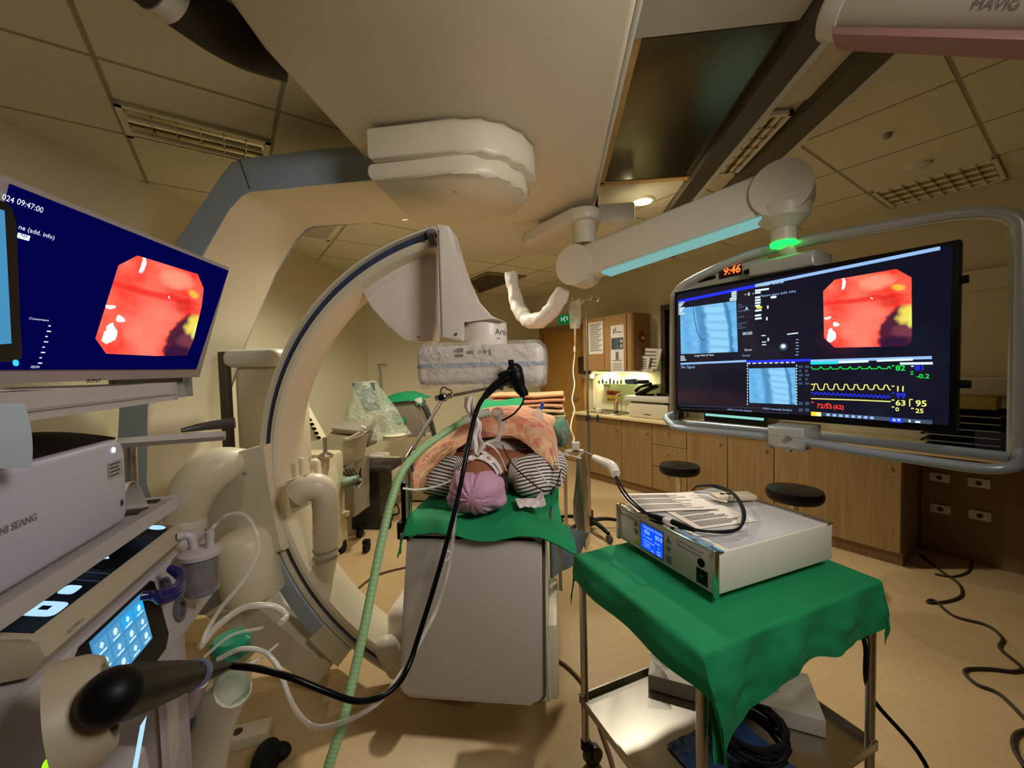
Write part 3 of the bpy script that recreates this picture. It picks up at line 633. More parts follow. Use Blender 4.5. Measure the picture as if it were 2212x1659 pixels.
# ------------------------------------------------------------------ big display on its ceiling boom
DA = 2.0                                              # plane of the glass in the room frame
def dp(x, y, off=0): return atP(x, y, UA, DA-off)
DN = -UA                                              # towards the viewer
Lx, Rx = dp(1456, 700), dp(2070, 700); bL, bR = Lx.dot(UB), Rx.dot(UB); dz0_, dz1_ = 1.236, 1.886
def dq(x0, y0, x1, y1, off=.002):                     # screen rectangle from its photo corners (edges follow the display)
    p, q = dp(x0, y0), dp(x1, y1); return [W(DA-off, p.dot(UB), q.z), W(DA-off, q.dot(UB), q.z), W(DA-off, q.dot(UB), p.z), W(DA-off, p.dot(UB), p.z)]
disp = thing('display', 'huge wall-size display on the boom showing endoscope, X-ray and vital-sign windows', 'display', W(DA+.03, (bL+bR)/2, dz0_))
mb = MB(); mb.prism([W(DA+.004, bL, dz0_), W(DA+.004, bR, dz0_), W(DA+.004, bR, dz1_), W(DA+.004, bL, dz1_)], UA*.06, bev=.006, seg=2); mb.build('housing', BLACK, disp)
SCR = mat('dark_screen', S(8, 8, 16), .12, emit=S(14, 14, 30), es=1)
mb = MB(); i_ = .018; mb.prism([W(DA, bL-i_, dz0_+i_*1.6), W(DA, bR+i_, dz0_+i_*1.6), W(DA, bR+i_, dz1_-i_), W(DA, bL-i_, dz1_-i_)], UA*.006); mb.build('screen', SCR, disp)
def endo_mat(name, vert='Z', horiz='X', flip=False):
    M = bpy.data.materials.new(name); M.use_nodes = True; nt = M.node_tree; nt.nodes.clear(); h = NT(M)
    sp = h.n('ShaderNodeSeparateXYZ'); h.put(sp.inputs[0], h.tc.outputs['Generated']); u = sp.outputs[horiz]; v = sp.outputs[vert]
    if flip: u = h.math('SUBTRACT', 1, u)
    cb = h.n('ShaderNodeCombineXYZ'); h.put(cb.inputs[0], u); h.put(cb.inputs[1], v); w = cb.outputs[0]
    n1 = h.noise(w, 3.2, 5); n2 = h.noise(w, 8, 2)
    uu = h.math('ADD', u, h.math('MULTIPLY', h.math('SUBTRACT', n2, .5), .16)); vv = h.math('ADD', v, h.math('MULTIPLY', h.math('SUBTRACT', n1, .5), .10))
    def el(cx, cy, rx, ry, lo, hi):
        d = h.math('ADD', h.math('POWER', h.math('DIVIDE', h.math('SUBTRACT', uu, cx), rx), 2), h.math('POWER', h.math('DIVIDE', h.math('SUBTRACT', vv, cy), ry), 2))
        return h.math('SUBTRACT', 1, h.ramp(d, lo, hi))
    c = h.mix(h.ramp(n1, .3, .7), S(238, 52, 42), S(252, 110, 88))
    c = h.mix(h.math('MULTIPLY', el(.62, .86, .22, .12, .2, 1.2), .8), c, S(255, 150, 120))
    c = h.mix(h.math('MULTIPLY', el(.45, .30, .26, .36, .1, 1.3), .65), c, S(255, 132, 110))
    c = h.mix(h.math('MULTIPLY', el(.45, .66, .6, .045, .1, 1.2), .7), c, S(214, 22, 24))
    c = h.mix(h.math('MULTIPLY', el(.78, .60, .13, .10, .1, 1.2), .7), c, S(196, 30, 26))
    c = h.mix(el(.90, .14, .235, .38, .72, 1.2), c, S(74, 30, 48)); c = h.mix(h.math('MULTIPLY', el(.92, .20, .15, .10, .2, 1.3), .6), c, S(128, 62, 74))
    c = h.mix(el(1.0, .40, .17, .14, .3, 1.25), c, S(226, 206, 86)); c = h.mix(h.math('MULTIPLY', el(.99, .34, .06, .12, .2, 1.1), .8), c, S(216, 226, 110))
    c = h.mix(h.math('MULTIPLY', el(.86, .76, .09, .05, .1, 1.3), .8), c, S(240, 190, 60))
    c = h.mix(h.math('MULTIPLY', el(.82, .02, .16, .14, .4, 1.2), .6), c, S(24, 14, 52))
    c = h.mix(el(.25, .92, .035, .11, .5, 1.0), c, S(255, 240, 235))
    c = h.mix(el(.10, .20, .055, .12, .6, 1.0), c, S(250, 252, 255)); c = h.mix(el(.17, .36, .045, .035, .6, 1.0), c, S(250, 252, 255)); c = h.mix(el(.05, .46, .035, .02, .6, 1.0), c, S(250, 252, 255))
    c = h.mix(el(.58, .66, .018, .015, .6, 1.0), c, S(255, 235, 225))
    e = h.n('ShaderNodeEmission'); h.put(e.inputs[0], c); e.inputs[1].default_value = 1.05; o = h.n('ShaderNodeOutputMaterial'); h.put(o.inputs[0], e.outputs[0]); return M
def xray_mat(name, horiz='X', flip=True):
    M = bpy.data.materials.new(name); M.use_nodes = True; nt = M.node_tree; nt.nodes.clear(); h = NT(M)
    sp = h.n('ShaderNodeSeparateXYZ'); h.put(sp.inputs[0], h.tc.outputs['Generated']); u = sp.outputs[horiz]; v = sp.outputs['Z']
    if flip: u = h.math('SUBTRACT', 1, u)
    cb = h.n('ShaderNodeCombineXYZ'); h.put(cb.inputs[0], u); h.put(cb.inputs[1], v); n1 = h.noise(cb.outputs[0], 7, 6)
    uu = h.math('ADD', u, h.math('ADD', h.math('MULTIPLY', h.math('SUBTRACT', n1, .5), .10), h.math('MULTIPLY', h.math('POWER', v, 2), .10)))
    c = h.mix(h.ramp(n1, .2, .8), S(96, 168, 222), S(126, 194, 238))
    def band(cu, w0, w1): return h.math('SUBTRACT', 1, h.ramp(h.math('ABSOLUTE', h.math('SUBTRACT', uu, cu)), w0, w1))
    sp_ = band(.70, .13, .20); rib = h.ramp(h.math('SINE', h.math('ADD', h.math('MULTIPLY', v, 38), h.math('MULTIPLY', u, 5))), -.2, 1)
    c = h.mix(h.math('MULTIPLY', sp_, .8), c, S(150, 212, 248)); c = h.mix(h.math('MULTIPLY', h.math('MULTIPLY', sp_, rib), .35), c, S(84, 152, 206))
    c = h.mix(h.math('MULTIPLY', band(.44, .03, .12), .65), c, S(58, 110, 158)); c = h.mix(h.math('MULTIPLY', band(.90, .01, .05), .7), c, S(44, 96, 150)); c = h.mix(h.math('MULTIPLY', band(.16, .02, .12), .3), c, S(74, 140, 196))
    e = h.n('ShaderNodeEmission'); h.put(e.inputs[0], c); e.inputs[1].default_value = .92; o = h.n('ShaderNodeOutputMaterial'); h.put(o.inputs[0], e.outputs[0]); return M
EM = endo_mat('endoscope_picture', flip=False)
mb = MB(); mb.quad([dp(x, y, .0025) for x, y in ((1778, 629), (1803, 604), (1936, 581), (1969, 599), (1970, 736), (1958, 748), (1803, 751), (1780, 730))]); mb.build('endoscope_window', EM, disp)
XM = xray_mat('xray_picture', flip=False)
for c in (((1469, 666), (1590, 650), (1594, 760), (1471, 765)), ((1617, 796), (1718, 794), (1720, 874), (1619, 870))):
    mb = MB(); mb.quad([dp(x, y, .002) for x, y in c]); mb.build('xray_window', XM, disp)
cT, cW, cG, cY, cB, cR_, cD, cC_ = [emat(n, S(*c), e) for n, c, e in (('ui_pale_blue', (150, 190, 240), .9), ('ui_white', (215, 240, 250), 1), ('ui_green', (30, 225, 80), .95), ('ui_yellow', (240, 236, 130), .95), ('ui_blue', (40, 50, 235), 1), ('ui_red', (255, 70, 60), .95), ('ui_dim_blue', (70, 84, 108), .8), ('ui_cyan', (40, 220, 225), .9))]
UI = [cT, cW, cG, cY, cB, cR_, cD, cC_, emat('ui_ink', S(16, 22, 48), 1), emat('ui_gold', S(250, 214, 60), 1)]
mb = MB()
def bar(i, p, q, t, off=.003):                        # horizontal strip between photo points p, q, t px thick at p
    mb.i = i; a, b = dp(*p, off), dp(*q, off); hh = (dp(p[0], p[1], off)-dp(p[0], p[1]+t, off)).length
    mb.quad([a, b, b-UZ*hh, a-UZ*hh])
def line(i, pts, w, off=.003):
    mb.i = i; P = [dp(x, y, off) for x, y in pts]
    for a, b in zip(P, P[1:]):
        d = (b-a).normalized(); n = DN.cross(d)*w*.5; mb.quad([a-n, b-n, b+n, a+n])
def txt(i, s, x, y, hpx, sx=1, off=.003, bold=0): 
    mb.i = i; o = dp(x, y, off); hh = (dp(x, y-hpx, off)-o).length/.72; mb.text(s, hh, o, -UB, UZ, sx=sx, bold=bold*hh)
bar(0, (1631, 614), (2031, 532), 6); bar(4, (1465, 649), (1630, 614.5), 6); bar(0, (1751, 777), (2013, 769), 5.5); bar(7, (1751, 781.5), (1811, 780), 6, .0034); bar(1, (1811, 780), (1876, 777.5), 5, .0034); bar(1, (1894, 777), (1972, 774), 4.5, .0034); bar(1, (1944, 783), (2015, 782), 5)
bar(0, (1470, 784), (1612, 777.5), 4); bar(4, (1612, 779), (1750, 775), 5)
txt(0, 'No Signal', 1471, 795.5, 6); txt(1, 'A', 1609, 671, 8); txt(1, '8', 1615, 639, 7); txt(1, '00:00', 1604, 724, 6.5); txt(1, '<', 1608, 639, 5); txt(1, '>', 1625, 637, 5); txt(0, 'Patient name (add. info)', 1643, 642, 5, 1)
txt(1, '04/10/2024  09:47:00', 1632, 621, 4.6); txt(1, 'Zoom', 1608, 758, 4.5); txt(1, 'Large Field of View', 1500, 770, 4); txt(0, 'Frontal', 1603, 770, 4)
for y, w_ in ((626, 30), (631, 12), (641, 11), (647, 12), (653, 12), (659, 11), (669.5, 14), (680, 13), (687, 14)): bar(1, (1631, y), (1631+w_, y-w_*.14), 4)
bar(9, (1634, 662), (1646, 661), 5, .0034); bar(1, (1665, 640), (1677, 638.5), 5)
for k in range(6): bar(1, (1580-(4 if k > 3 else 0), 630+k*3.6), (1591, 628.3+k*3.6), 2.4)
for k in range(7): bar(1, (1465.5, 653+k*4.1), (1479-(k % 3)*3, 651+k*4.1), 2.4)
for k in range(3): bar(1, (1470, 769+k*4), (1478+k*2, 768.6+k*4), 2)
for y, n in ((658, 10), (663, 14), (671, 18), (684, 14), (698, 20), (703, 10), (708, 18)): bar(6, (1594, y), (1594+n, y-n*.14), 3)
line(6, ((1594, 664), (1630, 659)), .001); line(6, ((1594, 675), (1630, 671)), .001); line(6, ((1594, 686), (1630, 683)), .001)
for x, y in ((1657, 660), (1655, 685), (1658, 730)): bar(1, (x, y), (x+3, y-.3), 7)
for x, y in ((1645, 724), (1646, 738), (1646, 744)): bar(1, (x, y), (x+9, y-.4), 2)
bar(1, (1700, 721), (1724, 718), 2.4); 
for k in range(6): bar(0, (1720-(k % 2)*2, 733+k*6.6), (1725, 732.7+k*6.6), 1.6)
mb.i = 6; mb.lathe([(0, 0), (.017, 0), (.017, .0004), (0, .0004)], dp(1692, 749, .003), DN, 20); mb.i = 1; mb.lathe([(0, 0), (.009, 0), (.009, .0004), (0, .0004)], dp(1692, 748, .0036), DN, 14)
for k in range(9): bar(1, (1613.5+k*12, 784-k*.25), (1621+k*12, 783.8-k*.25), 2.2)
for k in range(14): line(1, ((1614.5, 788+k*6.4), (1614.7, 791.6+k*6.4)), .0035); line(1, ((1720.6, 788+k*6.4), (1720.8, 791.6+k*6.4)), .0035)
for x in (1725, 1739): 
    for k in range(5): bar(6, (x, 790+k*9), (x+9-(k % 2)*3, 789.8+k*9), 5)
    for k in range(2): bar(6, (x, 868+k*14), (x+9, 868+k*14), 7)
line(2, [(1752+k*4.2, 797+(-5 if k % 5 == 0 else (1 if k % 2 else 0))-k*.03) for k in range(42)], .0032)
pts = []
for k in range(8): x = 1752+k*21.6; y = 842-k*.1; pts += [(x, y), (x+5, y), (x+8, 829+k*.4), (x+13, 829+k*.4), (x+17, y-1)]
line(3, pts+[(1924, 843)], .0034)
pts = []
for k in range(19): x = 1752+k*9.1; y = 846+k*.45; pts += [(x, y+5), (x+2.5, y), (x+7, y+6)]
line(4, pts, .0034); line(3, [(1752, 861), (1800, 862.5), (1860, 864.5), (1924, 867.5)], .0042)
txt(2, '82', 1934, 800.5, 11.5, bold=.02); txt(4, '81', 1976, 800, 11.5, bold=.02); txt(2, '-0.2', 1979, 817, 9.5, bold=.02); txt(3, '11', 1934, 845, 11.5, bold=.02); txt(4, '99', 1935, 859.5, 11.5, bold=.02); txt(3, '63', 1934, 875.5, 12, bold=.02); txt(3, '95', 1977, 877, 13, bold=.02); txt(3, '0', 1934, 888, 8.5, bold=.02); txt(3, '25', 1977, 891.5, 9.5, bold=.02); txt(5, '72/55', 1764, 881, 9.5, .92, bold=.02); txt(5, '(62)', 1799.5, 882.8, 9, .92, bold=.02)
for x, y, i in ((1926, 789, 2), (1968, 790, 1), (1967, 802, 2), (1967, 807, 2), (1926, 833, 3), (1926, 848, 4), (1926, 863, 3), (1926, 878, 3), (1968, 881, 3), (1752, 868, 5), (1785, 871, 5), (1752, 829, 3)): bar(i, (x, y), (x+6, y), 2.4)
line(3, ((1972, 863), (1965, 862.6), (1965, 878)), .003)
bar(9, (1752, 889), (1774, 890.5), 9); bar(1, (1765, 891.6), (1773, 892.2), 6, .0036); bar(6, (1776, 890.8), (2014, 908), 7.5, .0026); bar(4, (1922, 902), (1950, 904.5), 9.5, .0032)
for k in range(8): bar(0, (1785+k*13.5, 893+k*.95), (1793+k*13.5, 893.5+k*.95), 5.5, .0036)
for x in (1928, 1938): bar(0, (x, 903.8), (x+7, 904.4), 6, .004)
bar(1, (1963, 907), (1967, 907.3), 5, .0036); bar(1, (1977, 909), (1988, 909.8), 4, .0036)
line(6, ((1470, 876), (1614, 880), (1703, 885), (1703, 894), (1614, 888), (1470, 882)), .0016); txt(0, 'XRAY manually disabled', 1571, 886, 3.6); txt(0, 'XRAY manually disabled', 1648, 884, 4)
mb.build('screen_graphics', UI, disp, 40)
mb = MB(); 
for c in ((1520, 656, 1529, 668), ): pass
line_pts = [(1497, 662), (1500, 690), (1507, 718), (1515, 733), (1523, 734)]
P = [dp(x, y, .003) for x, y in line_pts]; mb.tube(P, .0012, 6, 5); mb.build('catheter_line', UI[8], disp)
# --- boom: ceiling trolley, swivel arm, spring arm, frame
boom = thing('monitor_boom', 'cream ceiling boom with a thick arm and tubular frame holding the huge display', 'monitor boom', (.3, 3.0, 2.2))
TR = mat('boom_cream', S(208, 202, 184), .4)
mb = MB(); mb.box((-.375, 3.38, 2.615), (1.15, 1.04, .13), bev=.02, seg=3); mb.build('trolley', TR, boom)
mb = MB(); mb.box((.42, 2.98, 2.52), (.24, .30, .13), bev=.015, seg=2); mb.build('trolley_box', TR, boom); mb = MB(); mb.box((.26, 2.78, 2.56), (.05, .12, .10)); mb.build('rubber_stop', BLACKM, boom)
q0, q1 = atD(1253, 577, 2.45), atD(1690, 418, 1.80)
pl_a, pl_b = V((-.14, 2.9, 2.36)), V((q0.x+.03, q0.y+.02, 2.36))
mb = MB(); u = (pl_b-pl_a).normalized(); v = UZ.cross(u)
o = [pl_a+v*.09*math.sin(R(t))-u*.09*math.cos(R(t)) for t in range(-90, 91, 15)][::-1]+[pl_b+v*.10*-math.sin(R(t))*-1+u*.10*math.cos(R(t)) for t in range(-90, 91, 15)]
o = [pl_a-u*.09*math.cos(R(t))+v*.09*math.sin(R(t)) for t in range(90, -91, -15)]+[pl_b+u*.10*math.cos(R(t))+v*.10*math.sin(R(t)) for t in range(-90, 91, 15)]
mb.prism(o, V((0, 0, .07)), bev=.012, seg=2); mb.build('swivel_arm', TR, boom, 50)
mb = MB(); mb.cyl(V((-.06, 3.0, 2.42)), V((-.06, 3.0, 2.56)), .06); mb.build('ceiling_pivot', TR, boom)
mb = MB(); mb.cyl(pl_b-UZ*.13, pl_b+UZ*.0, .07); mb.build('arm_pivot', TR, boom)
vw = (q0-EYE); side = (q1-q0).cross(UZ).normalized()
if side.dot(vw) > 0: side = -side
mb = MB(); mb.cyl(q0-side*.085, q0+side*.085, .118, n=40); mb.build('elbow_disc', TR, boom, 60)
mb = MB(); mb.cyl(q1-side*.085, q1+side*.085, .118, n=40); mb.build('shoulder_disc', TR, boom, 60)
u = (q1-q0).normalized(); n_ = side.cross(u)
if n_.z < 0: n_ = -n_
mb = MB(); mb.prism([q0+n_*.10+side*.07, q1+n_*.105+side*.07, q1-n_*.085+side*.07, q0-n_*.085+side*.07], -side*.14, bev=.025, seg=3); mb.build('spring_arm', TR, boom)
LEDG = emat('status_green', S(20, 255, 70), 3.2)
mb = MB(); mb.prism([q0+u*.16-n_*.088+side*.066, q1-u*.03-n_*.088+side*.066, q1-u*.03-n_*.100+side*.058, q0+u*.16-n_*.100+side*.058], -side*.11); mb.build('arm_underside_strip', emat('led_strip_cyan', S(150, 214, 206), .55), boom)
stem = V((q1.x+.005, q1.y-.0, 0)); zt = q1.z-.095
mb = MB(); mb.lathe([(.105, .03), (.098, -.02), (.062, -.05), (.055, -.06), (0, -.06)], V((stem.x, stem.y, zt)), n=32); mb.build('shoulder_cup', TR, boom)
mb = MB(); mb.lathe([(.048, -.12), (.05, -.06), (.0, -.06)], V((stem.x, stem.y, zt)), n=28); mb.build('stem', TR, boom); mb = MB(); mb.lathe([(.0, -.136), (.05, -.135), (.052, -.12), (0, -.12)], V((stem.x, stem.y, zt)), n=28); mb.build('status_light', LEDG, boom)
# frame
FA = DA+.10; FT = mat('frame_tube_grey', S(186, 188, 182), .3, .3)
fl, fr_ = bL+.03, dp(2208, 700).dot(UB)
z_b = 1.235; top = dp(1690, 530).z+.02
def fpt(x, y): return atP(x, y, UA, FA)
mb = MB(); mb.tube([fpt(1455, 915), fpt(1456, 780), fpt(1457, 660), fpt(1462, 634), fpt(1485, 612), fpt(1560, 575), fpt(1640, 545), fpt(1760, 517), fpt(1900, 492), fpt(2060, 465), fpt(2150, 461), fpt(2192, 474), fpt(2203, 510), fpt(2202, 700), fpt(2198, 1000)], .024, 14, 6); mb.build('frame_tube', FT, boom, 60)
mb = MB(); pan = [(1466, 640), (1475, 625), (1560, 582), (1660, 553), (1660, 610)]
mb.prism([fpt(x, y) for x, y in pan], UA*.02); mb.build('header_panel', mat('header_grey', S(176, 170, 152), .5), boom)
mb = MB(); w_ = dp(1690, 560).dot(UB)
mb.prism([W(DA+.02, fpt(1632, 560).dot(UB), dz1_+.004), W(DA+.02, fpt(1775, 560).dot(UB), dz1_+.004), W(DA+.02, fpt(1775, 560).dot(UB), dz1_+.075), W(DA+.02, fpt(1632, 560).dot(UB), dz1_+.075)], UA*.22, bev=.02, seg=3); mb.build('hanger_block', FT, boom)
mb = MB(); hp_ = W(DA+.13, w_, dz1_+.06); mb.cyl(hp_, V((stem.x, stem.y, zt-.13)), .03); mb.build('hanger_tube', TR, boom)
mb = MB(); A = FA-.004
def pn(x, y): return atP(x, y, UA, A)
for a, b, hh in (((1508, 604), (1545, 594), 7), ((1607, 584), (1654, 570), 9)): 
    P, Q = pn(*a), pn(*b); d = (pn(a[0], a[1])-pn(a[0], a[1]+hh)).length; mb.quad([P, Q, Q-UZ*d, P-UZ*d], UA*.004)
mb.build('panel_slot', BLACK, boom)
mb = MB(); P, Q = pn(1553, 584), pn(1602, 572); d = .045; mb.prism([P, Q, V((Q.x, Q.y, Q.z-d)), V((P.x, P.y, P.z-d))], UA*.004); mb.build('clock_window', mat('clock_black', S(26, 6, 6), .3), boom)
mb = MB(); hh = (pn(1563, 578)-pn(1563, 597)).length/.72
sl = (pn(1602, 574)-pn(1560, 585)).normalized(); mb.text('9:46', .052, atP(1562, 594.5, UA, A-.003), -UB, UZ+UB*-.12, sx=.95, bold=.0012); mb.build('clock_digits', emat('led_orange_red', S(255, 96, 40), 2.2), boom)
# lower rails, control pod and handles
RAILB = mat('blue_grey_rail', S(150, 160, 168), .3, .2)
def fr2(x, y, off): return atP(x, y, UA, DA-off)
mb = MB(); mb.tube([fr2(1455, 912, -.08), fr2(1520, 918, -.08), fr2(1800, 946, -.08), fr2(2000, 968, -.08), fr2(2196, 990, -.08)], .018, 12, 4); mb.build('back_rail', RAILB, boom)
fz = 1.18
mb = MB(); mb.tube([W(DA+.06, fl+.01, 1.215), W(DA-.02, fl+.01, 1.20), fr2(1450, 916, .05), fr2(1470, 925, .08), fr2(1600, 938, .085), fr2(1720, 952, .085), fr2(1860, 975, .085), fr2(2000, 996, .085), fr2(2120, 1012, .085), fr2(2180, 1010, .06), fr2(2200, 1000, .0), W(DA+.08, fr_, 1.185)], .017, 12, 6); mb.build('front_handle', RAILB, boom, 60)
pc = fr2(1700, 950, .10); xd = -UB
pA, pB = fr2(1656, 950, .12), fr2(1730, 950, .12)
mb = MB(); b0, b1 = pA.dot(UB), pB.dot(UB)
mb.prism([W(DA-.12, b0, 1.145), W(DA-.12, b0-.03, 1.128), W(DA-.12, b1, 1.126), W(DA-.12, b1-.01, 1.15), W(DA-.12, b1-.01, 1.222), W(DA-.12, b0, 1.222)], UA*.19, bev=.014, seg=3); mb.build('control_pod', FT, boom, 50)
for x, y, r in ((1705, 946, .011), (1663, 965, .009), (1704, 972, .011)):
    mb = MB(); mb.lathe([(r, 0), (r, .012), (r*.8, .015), (0, .015)], atP(x, y, UA, DA-.12), DN, 20); mb.build('control_knob', STEEL, boom)
mb = MB(); mb.prism([W(DA-.1205, b0-.002, 1.183), W(DA-.1205, b1-.008, 1.183), W(DA-.1205, b1-.008, 1.185), W(DA-.1205, b0-.002, 1.185)], UA*.001); mb.build('pod_seam', GREYP, boom)
for x, y in ((2081, 604), (2086, 830)):
    p = atP(x, y, UA, DA+.03); mb = MB(); mb.cyl(p+UB*.03, p-UB*.012, .014, n=14); mb.build('bumper', BLACKM, boom)
# white sleeve hanging between trolley and elbow
mb = MB(); SL = [atY(1104, 590, 2.9), atY(1112, 640, 2.88), atY(1128, 680, 2.82), atY(1150, 694, 2.74), atY(1178, 684, 2.66), atY(1202, 655, 2.58), atY(1216, 628, 2.52)]
mb.tube(SL, [.042, .046, .05, .052, .052, .05, .046], 16, 8)
for v in mb.bm.verts: v.co += V((N_.noise(v.co*22), N_.noise(v.co*22+V((5, 0, 0))), N_.noise(v.co*22+V((0, 7, 0)))))*.014
mb.build('cable_sleeve', mat('white_sleeve', S(222, 216, 208), .45, bump=.3, bs=30), boom, 50)
# ---- lamp arm entering at the upper right
arm = thing('lamp_boom', 'grey equipment boom with a pink-lit underside entering at the upper right corner', 'lamp boom', (1.1, .8, 2.2))
a0, a1 = atD(1800, 22, 1.25), atD(2290, 20, .95); u = (a1-a0).normalized(); sd = u.cross(UZ).normalized()
mb = MB(); mb.cyl(a0-u*.0, a1, .072, n=32); mb.build('arm_tube', mat('arm_grey', S(186, 178, 162), .4), arm, 60)
mb = MB(); mb.lathe([(.0, -.012), (.06, -.012), (.074, -.004), (.076, .0), (.076, .05), (.072, .052)], a0, u, 36); mb.build('end_cap', OFFW, arm, 40)
mb = MB(); n2 = sd.cross(u); n2 = -n2 if n2.z > 0 else n2
mb.prism([a0+u*.04+n2*.058-sd*.055, a1+n2*.058-sd*.055, a1+n2*.085-sd*.045, a0+u*.06+n2*.085-sd*.045], sd*.10, bev=.008); mb.build('underside_cover', mat('pink_lit_cover', S(160, 118, 116), .45), arm)  # pink light on the underside is mixed into its base colour
mb = MB(); f_ = (EYE-a1).normalized(); fo = (f_-u*f_.dot(u)).normalized(); mb.text('MAVIG', .03, a0*.3+a1*.7+fo*.0735, u, fo.cross(u)*1.0 if fo.cross(u).z > 0 else u.cross(fo)); mb.build('arm_lettering', INK, arm)
# ------------------------------------------------------------------ instrument trolley on the right with the generator
CU = V((math.cos(R(29.5)), math.sin(R(29.5)), 0)); CV = V((-CU.y, CU.x, 0))   # CU along the near side to the right, CV away from the viewer
N0 = V((.337, 1.009, 0)); CL, CWD = .73, .53
def ct(a, b, z=0): return N0+CU*a+CV*b+UZ*z
trol = thing('instrument_trolley', 'chrome-legged instrument trolley with two steel shelves under the green cloth', 'trolley', ct(CL/2, CWD/2))
ROTC = Matrix((CU, CV, UZ)).transposed()
for a, b in ((0, 0), (CL, 0), (0, CWD), (CL, CWD)):
    mb = MB(); mb.cyl(ct(a, b, .10), ct(a, b, .80), .0135, n=16); leg = mb.build('leg', STEEL, trol)
    mb = MB(); mb.cyl(ct(a, b, .075), ct(a, b, .105), .018, n=14); mb.box(ct(a+.02, b, .062), (.012, .034, .06), ROTC, bev=.004); mb.build('caster_fork', BLACKM, leg)
    mb = MB(); mb.cyl(ct(a+.03, b-.013, .036), ct(a+.03, b+.013, .036), .036, n=24); mb.build('caster_wheel', mat('grey_wheel', S(70, 68, 66), .5), leg)
for z, nm in ((.79, 'top_shelf'), (.25, 'lower_shelf')):
    mb = MB(); mb.box(ct(CL/2, CWD/2, z), (CL+.03, CWD+.03, .006), ROTC)
    for a, b, sx, sy in ((CL/2, -.012, CL+.03, .006), (CL/2, CWD+.012, CL+.03, .006), (-.012, CWD/2, .006, CWD+.03), (CL+.012, CWD/2, .006, CWD+.03)): mb.box(ct(a, b, z-.004 if z > .5 else z+.012), (sx, sy, .03), ROTC)
    mb.build(nm, STEEL, trol)
# green cloth
def cloth(u, v):                                     # a along CU (right), b along CV (away from the viewer)
    a = -.105+(CL+.165)*u; k = max(0, 1-max(0, a+.02)/.32); b0 = -.165-.11*k*k*(3-2*k); b = b0+(CWD+.13-b0)*v; z = .807+.0025*N_.noise(V((u*6, v*6, 2)))
    a2, b2 = a, b; hang = 0; fr = max(0, -.016-b); le = max(0, -.016-a); ri = max(0, a-CL-.012); fa = max(0, b-CWD-.016)
    if fr: hang += fr; b2 = -.022-(.010+.006*math.sin(a*24))*min(1, fr/.08)
    if le: hang += le*(1-.25*min(1, fr/.1)); a2 = -.022-(.014+.008*math.sin(b*19))*min(1, le/.05)
    if fr and le: a2 += .05*min(1, fr/.2); b2 -= .045*min(1, le/.08)
    if ri: hang += ri*.95; a2 = CL+.016+.008*math.sin(b*18)
    if fa: hang += fa*.9; b2 = CWD+.02+.05*fa
    f = min(1, hang/.1); return ct(a2, b2, z-hang+f*(.004*math.sin(a*40+b*12)))+(-CV*.012*math.sin(a*26+hang*9)+CV*.006*N_.noise(V((a*20, hang*22, 1))))*min(1, fr/.08)
mb = MB(); mb.grid(cloth, 110, 110, .004); gc = tag(mb.build('trolley_cloth', GREEN, None, 80), 'green cloth draped over the instrument trolley with one corner hanging low', 'cloth')
# generator box
GU = V((math.cos(R(28.5)), math.sin(R(28.5)), 0)); GV = V((-GU.y, GU.x, 0)); G0 = V((.445, 1.187, .818)); GD, GW_, GH = .515, .455, .138   # GD along the right side, GW_ along the front
def gp(a, b, z): return G0+GU*a+GV*b+UZ*z            # a: depth to the right, b: along the front panel (to the left)
RG = Matrix((GU, GV, UZ)).transposed()
gen = thing('generator', 'white bench-top generator with a lit blue screen standing on the green cloth', 'medical generator', gp(GD/2, GW_/2, 0))
BOXW = mat('generator_white', S(222, 218, 204), .35)
mb = MB(); mb.box(gp(GD/2, GW_/2, GH/2+.008), (GD, GW_, GH-.016), RG, bev=.005); mb.build('housing', BOXW, gen)
mb = MB(); mb.box(gp(GD/2+.02, GW_/2, GH+.0005), (GD-.06, GW_-.012, .002), RG); mb.build('glossy_top', mat('glossy_grey_lid', S(206, 206, 208), .12, coat=.6), gen)
mb = MB(); mb.box(gp(-.004, GW_/2, GH/2+.008), (.010, GW_+.004, GH-.012), RG, bev=.004); fp = mb.build('front_panel', mat('front_panel_pink_grey', S(204, 190, 184), .4), gen)
mb = MB()
for b in (.004, GW_-.004): mb.box(gp(-.006, b, GH/2+.008), (.016, .012, GH), RG, bev=.003)
mb.box(gp(.004, GW_/2, GH+.001), (.03, GW_+.006, .006), RG, bev=.002); mb.box(gp(GD-.015, GW_/2, GH+.001), (.03, GW_+.006, .006), RG, bev=.002); mb.build('chrome_edges', CHROME, gen)
for a, b in ((.05, .05), (.05, GW_-.05), (GD-.05, .05), (GD-.05, GW_-.05)):
    mb = MB(); mb.cyl(gp(a, b, -.006), gp(a, b, .01), .014, n=14); mb.build('foot', BLACKM, gen)
fx = -.0095
def fpq(b0, z0, b1, z1, off=0): return [gp(fx-off, b0, z0), gp(fx-off, b1, z0), gp(fx-off, b1, z1), gp(fx-off, b0, z1)]
mb = MB(); mb.prism(fpq(.205, .024, .325, .124), GU*.003, bev=.0012); mb.build('screen_bezel', mat('bezel_grey', S(120, 112, 118), .4), gen)
mb = MB(); mb.quad(fpq(.212, .031, .318, .118, .0006), GU*.0005); scn = mb.build('screen', emat('lcd_blue', S(16, 78, 248), 1.0), gen)
mb = MB(); LT = emat('lcd_text', S(178, 214, 255), 1)
def gt(s, size, b, z): mb.text(s, size, gp(fx-.0014, b, z), -GV, UZ)
gt('Temperature', .0105, .306, .107); gt('Reserve', .0105, .244, .107); gt('056', .019, .300, .088); gt('00.0', .020, .246, .085); gt('°C  setpoint', .009, .306, .074); gt('Power', .009, .246, .07)
